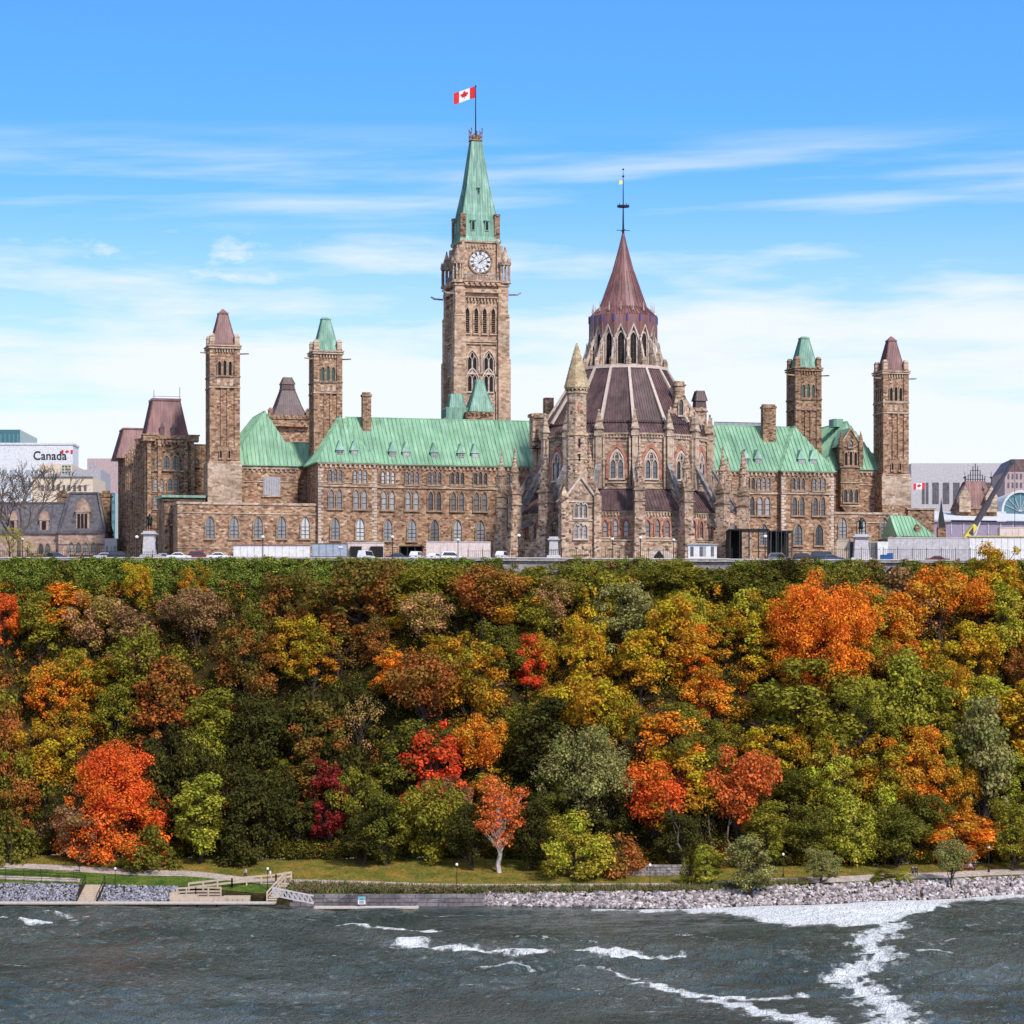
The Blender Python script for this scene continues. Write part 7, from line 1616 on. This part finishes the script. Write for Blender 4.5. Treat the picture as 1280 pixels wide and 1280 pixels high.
def tree_label(pal, form, px, py):
    row = int((1085-py)/36); ROW = ['at the foot of the slope', 'second row up the slope', 'third row up the slope', 'fourth row up the slope', 'halfway up the slope', 'above mid slope', 'high on the slope', 'fourth row below the parapet', 'third row below the parapet', 'just below the parapet', 'against the parapet', 'against the parapet']
    ROW = [q.replace(' the slope', '').replace(' up', ' up') for q in ROW]; rw = ROW[max(0, min(row, 11))]; L = sorted(LAND, key=lambda t: abs(t[0]-px)); a = L[0]
    where = 'below the %s' % a[1] if abs(a[0]-px) < 9 else ('below left of the %s' if px < a[0] else 'below right of the %s') % a[1]
    for adj in ('', 'small ', 'pale ', 'dense ', 'ragged '):
        s = '%s%s %s, %s, %s' % (adj if adj in ('', 'small ', 'ragged ') else adj, ('' if form == 'twig' else WORD[pal]), FORMW.get(form, 'tree'), rw, where)
        s = s.strip().replace('  ', ' ')
        if s not in used: used.add(s); return s
    return s
treecount = 0
def tree(px, cy, wpx, hpx, form, pal, label=None, trunk='bark_dark', var=None, at=None, rot=None, group='autumn trees on the slope', base=None):
    global treecount
    k = treecount; treecount += 1; R_ = random.Random(k*17+3)
    by = (cy+hpx/2) if base is None else base
    x, d, z = at or hit(px, by)
    m = d/FPX; (cr, tr), h0, w0 = PR[form][(k if var is None else var) % len(PR[form])]
    H_ = hpx*m+(0 if base is None else (base-(cy+hpx/2))*m); W_ = wpx*m
    W_ *= 1.14; dy = -W_*.20 if at is None and base is None else 0
    if dy: H_ = ZP(by-hpx, d+dy)-zt_at(x, d+dy)
    th = thingW(KIND[form], label or tree_label(pal, form, px, by), 'bush' if form == 'bush' else 'tree', x, d+dy, zt_at(x, d+dy) if dy else z, group, R(R_.uniform(0, 360) if rot is None else rot), org=False)
    s = W_/w0; th.scale = (s, s, H_/h0)
    o = bpy.data.objects.new('trunk', tr); C.objects.link(o); o.parent = th
    if trunk != 'bark': o.material_slots[0].link = 'OBJECT'; o.material_slots[0].material = M[trunk]
    if cr is not None: o = bpy.data.objects.new('crown', cr); C.objects.link(o); o.parent = th; o.material_slots[0].link = 'OBJECT'; o.material_slots[0].material = LM[pal]
    return th
NOT = []
def T_(px, cy, w, h, form, pal, label=None, **k): NOT.append((px, cy, w, h)); tree(px, cy, w, h, form, pal, label, **k)
T_(148, 990, 128, 142, 'bigred', 'flame', 'huge blazing orange-red maple with drooping crown above the left path')
T_(1028, 795, 122, 140, 'bigorange', 'tangerine', 'very large tangerine maple high on the slope under the right dark tower')
T_(738, 955, 118, 96, 'bigwillow', 'sage', 'broad grey-green willow low on the slope beneath the library')
T_(625, 1015, 66, 92, 'tallbirch', 'coral', 'red-orange birch with a white trunk standing on the open lawn', trunk='bark_white', base=1091)
T_(252, 1020, 74, 108, 'oval', 'lime', 'lime green tree right of the huge orange-red maple')
T_(413, 997, 56, 100, 'oval', 'crimson', 'deep crimson tree at the foot of the slope, left of centre')
T_(546, 938, 84, 118, 'cone', 'scarlet', 'pointed scarlet tree rising behind an olive tree, left of the birch')
T_(537, 1018, 92, 104, 'spread', 'olive', 'broad olive tree at the lawn edge in front of the pointed scarlet tree')
T_(716, 1048, 78, 92, 'weep', 'yellow', 'yellow-green drooping tree at the lawn edge right of the birch')
T_(822, 1002, 84, 104, 'vase', 'flame', 'orange-red tree with a leaning bare stem right of the willow')
T_(918, 985, 84, 108, 'vase', 'coral', 'coral red tree on slender bare stems, low on the right slope')
T_(660, 826, 40, 72, 'oval', 'scarlet', 'small bright scarlet tree mid slope right of the clock tower')
T_(777, 757, 78, 76, 'spread', 'sage', 'grey-green spreading tree high up beneath the library spire')
T_(452, 738, 104, 84, 'round', 'brown', 'wide brown tree touching the parapet under the left chimney')
for a in ((6,770,38,66,'oval','flame'),(174,726,38,50,'round','gold'),(243,728,36,46,'round','amber'),(246,768,64,70,'vase','mauve'),(213,868,80,110,'oval','rust'),(356,752,66,84,'round','brown'),(311,820,72,84,'round','brown'),(392,812,64,72,'oval','amber'),(318,905,78,92,'round','darkgreen'),
          (602,742,84,74,'vase','rust'),(590,838,80,90,'round','amber'),(1172,748,66,86,'vase','orange'),(1243,708,64,66,'round','gold'),(1228,940,74,150,'oval','sage'),(1202,1040,94,60,'spread','orange'),(1062,1028,72,86,'weep','lime'),(326,1012,78,118,'round','darkgreen'),(482,1032,64,92,'round','green'),
          (450,905,52,84,'sparse','tan'),(862,812,60,66,'oval','orange'),(884,862,66,70,'round','orange'),(905,790,56,66,'oval','amber'),(1104,955,84,66,'round','amber'),(1150,968,64,76,'round','orange'),(112,772,62,66,'vase','tan'),(68,856,64,66,'round','orange'),(62,935,74,66,'round','gold'),(26,995,54,66,'round','rust'),
          (488,826,46,66,'cone','orange'),(532,772,64,66,'vase','tan'),(1254,768,58,84,'oval','yellow'),(1216,812,72,74,'round','gold'),(732,806,60,74,'round','gold'),(800,826,64,84,'oval','gold'),(690,752,50,66,'vase','tan'),(1012,868,124,96,'round','olive'),(1265,1040,60,90,'round','olive'),(80,715,50,34,'bush','green'),
          (600,930,60,80,'vase','orange'),(1168,880,64,80,'oval','olive'),(560,1000,56,66,'vase','mauve'),(150,880,60,66,'round','olive'),(110,1035,84,74,'spread','mauve'),(15,1040,64,66,'bush','green'),(590,1040,50,90,'round','darkgreen'),(665,1040,60,90,'round','darkgreen'),(455,1046,60,66,'round','darkgreen'),
          (300,1050,60,56,'bush','darkgreen'),(775,1062,60,56,'bush','rust'),(850,1048,60,76,'round','darkgreen'),(955,1040,60,80,'oval','olive'),(1010,1040,60,70,'round','green'),(1120,1040,70,80,'round','green'),(1100,1010,60,80,'weep','yellow'),(1040,975,70,80,'round','yellow'),(960,935,70,60,'round','gold'),(1225,870,66,70,'round','yellow'),(368,800,60,66,'round','gold'),
          (760,1010,60,70,'round','darkgreen'),(690,1000,50,66,'round','green'),(876,1000,50,80,'round','darkgreen'),(185,1055,70,56,'bush','green')): T_(*a)
for a in ((940,1082,58,78,'oval','sage','grey-green young tree on the shore side of the right path'),(884,1082,38,56,'oval','lime','narrow lime shrub beside the tallest young shore tree'),(1027,1082,42,48,'round','sage','rounded grey-green shrub standing alone on the right bank'),(1189,1070,40,44,'vase','sage','thin young tree on the right bank in front of the benches'),
          (864,1086,26,40,'bush','green','low green bush left of the narrow lime shrub'),(1105,1093,34,16,'bush','green','low green clump on the rocks right of the grey-green shrub'),(1128,1094,26,14,'bush','lime','small lime clump beside the dark walkers')):
    tree(a[0], a[1], a[2], a[3], a[4], a[5], a[6], base=a[1]+a[3]/2+(22 if a[0] == 1189 else 0), group='young trees and shrubs on the shore')
for px, by in ((840, 700), (908, 699)): pass
def stem(px0, y0, px1, y1, r, label):
    x, d, z = hit(px0, y0); q = Vector((XP(px1, d+1), d+1, z+(y0-y1)/FPX*d)); b = MB(); rn = random.Random(px0); pts = limb(b, (x, d, z-.5), q, r, r*.4, rn, 6, .03)
    for j in (3, 4, 5, 6): limb(b, pts[j], pts[j]+Vector((rn.uniform(-2, 2), rn.uniform(-.5, .5), rn.uniform(1, 3))), r*.3, .03, rn, 3, .06)
    b.smooth = True; th = thingW('leafless_tree', label, 'tree', x, d, z); b.build('trunk', M['bark'], th)
stem(862, 1094, 838, 1010, .26, 'tall leaning bare stem growing by the low stone wall on the bank')
stem(906, 1076, 918, 985, .20, 'slender bare stem under the coral red tree, right one of its pair'); stem(893, 1072, 884, 1000, .16, 'slender bare stem under the coral red tree, left one of its pair')
# bare tree on the hilltop at the left and the small yellow ones below it
for px, dd, hp, wp_, form, lab in ((24, 7, 168, 96, 'bare', 'large leafless tree standing before the slate-roofed building'),):
    d = edge_d(px)+dd; tree(px, 0, wp_, hp, form, 'brown', lab, trunk='bark', at=(XP(px, d), d, GZ), rot=20, group='hilltop trees')
for px, w_, h_, lab in ((12, 34, 44, 'yellow leafed young tree at the foot of the large leafless tree'),(34, 20, 26, 'smaller yellow sapling right of the leafless tree trunk')):
    d = edge_d(px)+4; tree(px, 0, w_, h_, 'sparse', 'yellow', lab, at=(XP(px, d), d, GZ), group='hilltop trees')
for px, pal, lab in ((45, 'green', 'low green hedge bush by the left railing'), (60, 'darkgreen', 'dark hedge bush right of the green one by the left railing')):
    d = edge_d(px)+2.5; tree(px, 0, 22, 10, 'bush', pal, lab, at=(XP(px, d), d, GZ), group='hilltop bushes')
# the rest of the wood: every tree its own thing, colours following the photograph's regions
def region(px, py, r):
    if py < 745:
        w = [('green', 4), ('olive', 3), ('amber', 1), ('rust', 1)] if px < 700 else [('green', 4), ('olive', 4), ('darkgreen', 1), ('gold', 1), ('mauve', 1)]
    elif px < 170: w = [('tan', 2), ('amber', 3), ('orange', 2), ('olive', 2), ('rust', 2), ('lime', 1), ('gold', 1), ('mauve', 1)] if py < 960 else [('darkgreen', 3), ('mauve', 2), ('olive', 2), ('green', 2)]
    elif px < 520: w = [('brown', 3), ('amber', 2), ('olive', 3), ('green', 2), ('rust', 2), ('mauve', 1), ('darkgreen', 1)] if py < 850 else [('darkgreen', 4), ('green', 2), ('olive', 2), ('brown', 1), ('lime', 1)]
    elif px < 760: w = [('amber', 3), ('olive', 3), ('green', 2), ('gold', 2), ('mauve', 1), ('rust', 2), ('orange', 1)] if py < 920 else [('darkgreen', 4), ('green', 3), ('olive', 2), ('amber', 1)]
    elif px < 1000: w = [('gold', 2), ('amber', 4), ('orange', 3), ('olive', 3), ('yellow', 1), ('green', 1), ('rust', 1)] if py < 950 else [('darkgreen', 3), ('green', 2), ('olive', 2), ('rust', 1), ('gold', 1)]
    else: w = [('olive', 3), ('yellow', 1), ('gold', 2), ('lime', 1), ('amber', 3), ('green', 2), ('orange', 2), ('rust', 1.5), ('mauve', 1)] if py < 1000 else [('olive', 3), ('green', 3), ('darkgreen', 1), ('gold', 2), ('orange', 1)]
    return r.choices([a for a, _ in w], [b for _, b in w])[0]
rf_ = random.Random(41); cand = []
for j in range(11):
    base = 744+j*32.5
    for i in range(33):
        px = -34+i*42.5+(21 if j % 2 else 0)+rf_.uniform(-13, 13); b_ = base+rf_.uniform(-11, 11)
        if -45 < px < 1325: cand.append((px, b_))
rf_.shuffle(cand); fill = 0; FILLMAX = 300-treecount-2
keep = []; STAR = {(413, 997), (546, 938), (660, 826), (148, 990), (1028, 795), (738, 955), (822, 1002), (918, 985)}
for px, b_ in cand:
    k_ = rf_.random()**1.6; h = 52+k_*58 if b_ > 800 else rf_.uniform(36, 56); w = 46+k_*40+rf_.uniform(0, 12); cy = b_-h/2
    if b_ > 1074: continue
    if b_ < 792 and px < 440 and rf_.random() < .85: continue
    if b_-h < 703: h = b_-705
    if h < 22: continue
    bad = False
    for (qx, qy, qw, qh) in NOT:
        if abs(px-qx) < (qw/2)*.55 and (qy-qh*.36) < cy < (qy+qh*.40): bad = True; break
        if b_ > qy+qh/2-4 and abs(px-qx) < (qw+w)*(.44 if (qx, qy) in STAR else .30) and (b_-h) < qy+qh*.18 and b_ < 1090: bad = True; break
    if not bad: keep.append((px, cy, w, h))
print('candidates', len(keep), 'max', FILLMAX)
for px, cy, w, h in keep[:FILLMAX]:
    pal = region(px, cy, rf_); form = rf_.choices(['round', 'oval', 'spread', 'vase', 'weep', 'cone', 'sparse', 'bush', 'twig'], [4, 4, 2.5, 2, 1.6, .9, 2.2, 1.2 if cy > 760 else 4, .7 if cy > 760 else 0])[0]
    tree(px, cy, w, h, form, pal)
# ------------------------------------------------------------ undergrowth, ivy and waterside grasses (beyond counting)
def shrubmat():
    m = bpy.data.materials.new('undergrowth_leaves'); m.use_nodes = True; t = m.node_tree; t.nodes.clear(); N = NT(t); at = N.n('ShaderNodeAttribute', _attribute_name='tint'); d = N.n('ShaderNodeBsdfDiffuse'); N.l(at.outputs['Color'], d.inputs[0]); tr = N.n('ShaderNodeBsdfTranslucent'); N.l(at.outputs['Color'], tr.inputs[0])
    ms = N.n('ShaderNodeMixShader'); ms.inputs[0].default_value = .25; N.l(d.outputs[0], ms.inputs[1]); N.l(tr.outputs[0], ms.inputs[2]); o = N.n('ShaderNodeOutputMaterial'); N.l(ms.outputs[0], o.inputs[0]); return m
M['shrub'] = shrubmat()
def scatter(name, label, n, pxr, tr_, cols, rad, per, leaf, seed, topband=False, k0=5, k1=10, filt=None, lift=0.0):
    r = np.random.default_rng(seed); cs = []; tc = []
    for i in range(n):
        px = r.uniform(*pxr); t = r.uniform(*tr_)*(k1-k0); P = profile(px); a = min(int(t), k1-k0-1); (da, za), (db, zb) = P[k0+a], P[k0+a+1]; f = t-a; d = da+(db-da)*f; z = za+(zb-za)*f
        if filt and not filt(px, t/(k1-k0)): continue
        cs.append((XP(px, d), d-.2, z+r.uniform(0, .5)*rad[0])); c = cols(px, t/(k1-k0), r); tc.append(c)
    cs = np.array(cs); cs[:, 2] += lift; cs[:, 1] -= lift*.5; rd = r.uniform(rad[0], rad[1], len(cs)); cnt = np.maximum(8, (per*(rd/rd.mean())**2).astype(int)); V, col = leaf_cloud(cs, rd, per, leaf, r, flat=.8, up=.3)
    idx = np.repeat(np.arange(len(cs)), cnt); tint = np.array(tc)[idx]*(r.uniform(.45, 1.4, len(idx))[:, None]); tint = np.concatenate([np.repeat(tint, 4, 0), np.ones((4*len(idx), 1))], 1)
    me = quad_mesh(name, V, col, M['shrub'], np.clip(tint, 0, 1)); o = bpy.data.objects.new(name, me); C.objects.link(o); return tag(o, label, 'plants', kind='stuff')
UC = [(.05,.07,.016), (.09,.10,.02), (.16,.14,.025), (.22,.12,.03), (.06,.05,.02), (.12,.13,.025)]
def under(px, t, r):
    py = 1075-t*375; c = PAL[region(px, py, rf_)] if r.random() < .7 else PAL[('darkgreen', 'green', 'olive', 'brown')[r.integers(4)]]; c = c[0] if r.random() < .5 else c[1]; return tuple(q*.8 for q in c)
scatter('undergrowth', 'dark mixed undergrowth filling the gaps between the slope trees', 9500, (-60, 1350), (.0, .90), under, (.7, 1.7), 46, .34, 5, lift=.55, filt=lambda px, t: not (px < 450 and t > .80))
scatter('wooded_slope', 'dense mixed autumn woodland on the slope far to the left', 1500, (-620, -40), (.0, .97), under, (1.3, 3.0), 120, .42, 15, lift=1.0)
scatter('wooded_slope', 'dense mixed autumn woodland on the slope far to the right', 1500, (1325, 1900), (.0, .97), under, (1.3, 3.0), 120, .42, 16, lift=1.0)
IC = [(.17,.22,.035), (.23,.28,.045), (.11,.14,.025), (.29,.31,.06), (.24,.20,.045)]
scatter('ivy_cover', 'green creeper blanket hanging just below the hilltop parapet', 4200, (-60, 1350), (.76, 1.0), lambda px, t, r: IC[r.integers(len(IC)-(1 if px < 560 else 0))] if px < 650 or r.random() < .75 else (.25, .14, .05), (.45, .95), 52, .27, 6, lift=.15, filt=lambda px, t: not (625 < px < 702 and t > .86) and not (875 < px < 908 and t > .9) and not (1104 < px < 1124 and t > .93))
GC = [(.20,.17,.07), (.14,.16,.05), (.24,.15,.09), (.12,.12,.05)]
scatter('waterside_shrubs', 'low reddish and grey-green shrubs between the path and the shore', 420, (352, 1010), (.0, 1.0), lambda px, t, r: GC[r.integers(4)], (.35, .95), 60, .22, 8, k0=2, k1=3, lift=.25)
scatter('leafy_margin', 'low leafy growth along the edge of the wood above the lawn', 300, (-60, 1350), (.0, .04), lambda px, t, r: UC[r.integers(len(UC))], (.5, 1.2), 50, .32, 9)
def grass_blades(name, label, n, pxr, k0, k1, h, seed, cols):
    r = np.random.default_rng(seed); P0 = []; tin = []
    for i in range(n):
        px = r.uniform(*pxr); P = profile(px); t = r.uniform(0, 1)*(k1-k0); a = min(int(t), k1-k0-1); (da, za), (db, zb) = P[k0+a], P[k0+a+1]; f = t-a; P0.append((XP(px, da+(db-da)*f), da+(db-da)*f, za+(zb-za)*f)); tin.append(cols[r.integers(len(cols))])
    P0 = np.array(P0); m = len(P0); d = r.normal(size=(m, 3))*np.array([.3, .3, 0])+np.array([0, 0, 1]); hh = r.uniform(h[0], h[1], m)[:, None]; s = r.normal(size=(m, 3))*np.array([1, .4, 0]); s /= np.linalg.norm(s, axis=1)[:, None]; w = .06+.04*hh
    V = np.stack([P0-s*w, P0+s*w, P0+d*hh+s*w*.3, P0+d*hh-s*w*.3], 1).reshape(-1, 3); tint = np.concatenate([np.repeat(np.array(tin)*r.uniform(.6, 1.3, (m, 1)), 4, 0), np.ones((4*m, 1))], 1)
    o = bpy.data.objects.new(name, quad_mesh(name, V, tint, M['shrub'], tint)); C.objects.link(o); tag(o, label, 'plants', kind='stuff')
grass_blades('tall_grass', 'tall straw and green grass beside the waterside path', 6500, (352, 1010), 2, 3, (.35, 1.1), 4, [(.24,.20,.08), (.16,.19,.05), (.30,.22,.12), (.12,.14,.05)])
grass_blades('fallen_leaves', 'yellow and russet fallen leaves scattered over the lawn', 9000, (-60, 1350), 4, 5, (.05, .16), 14, [(.45,.26,.05), (.40,.16,.04), (.22,.20,.04), (.30,.10,.03)])
print('trees', treecount, 'objects', len(bpy.data.objects))
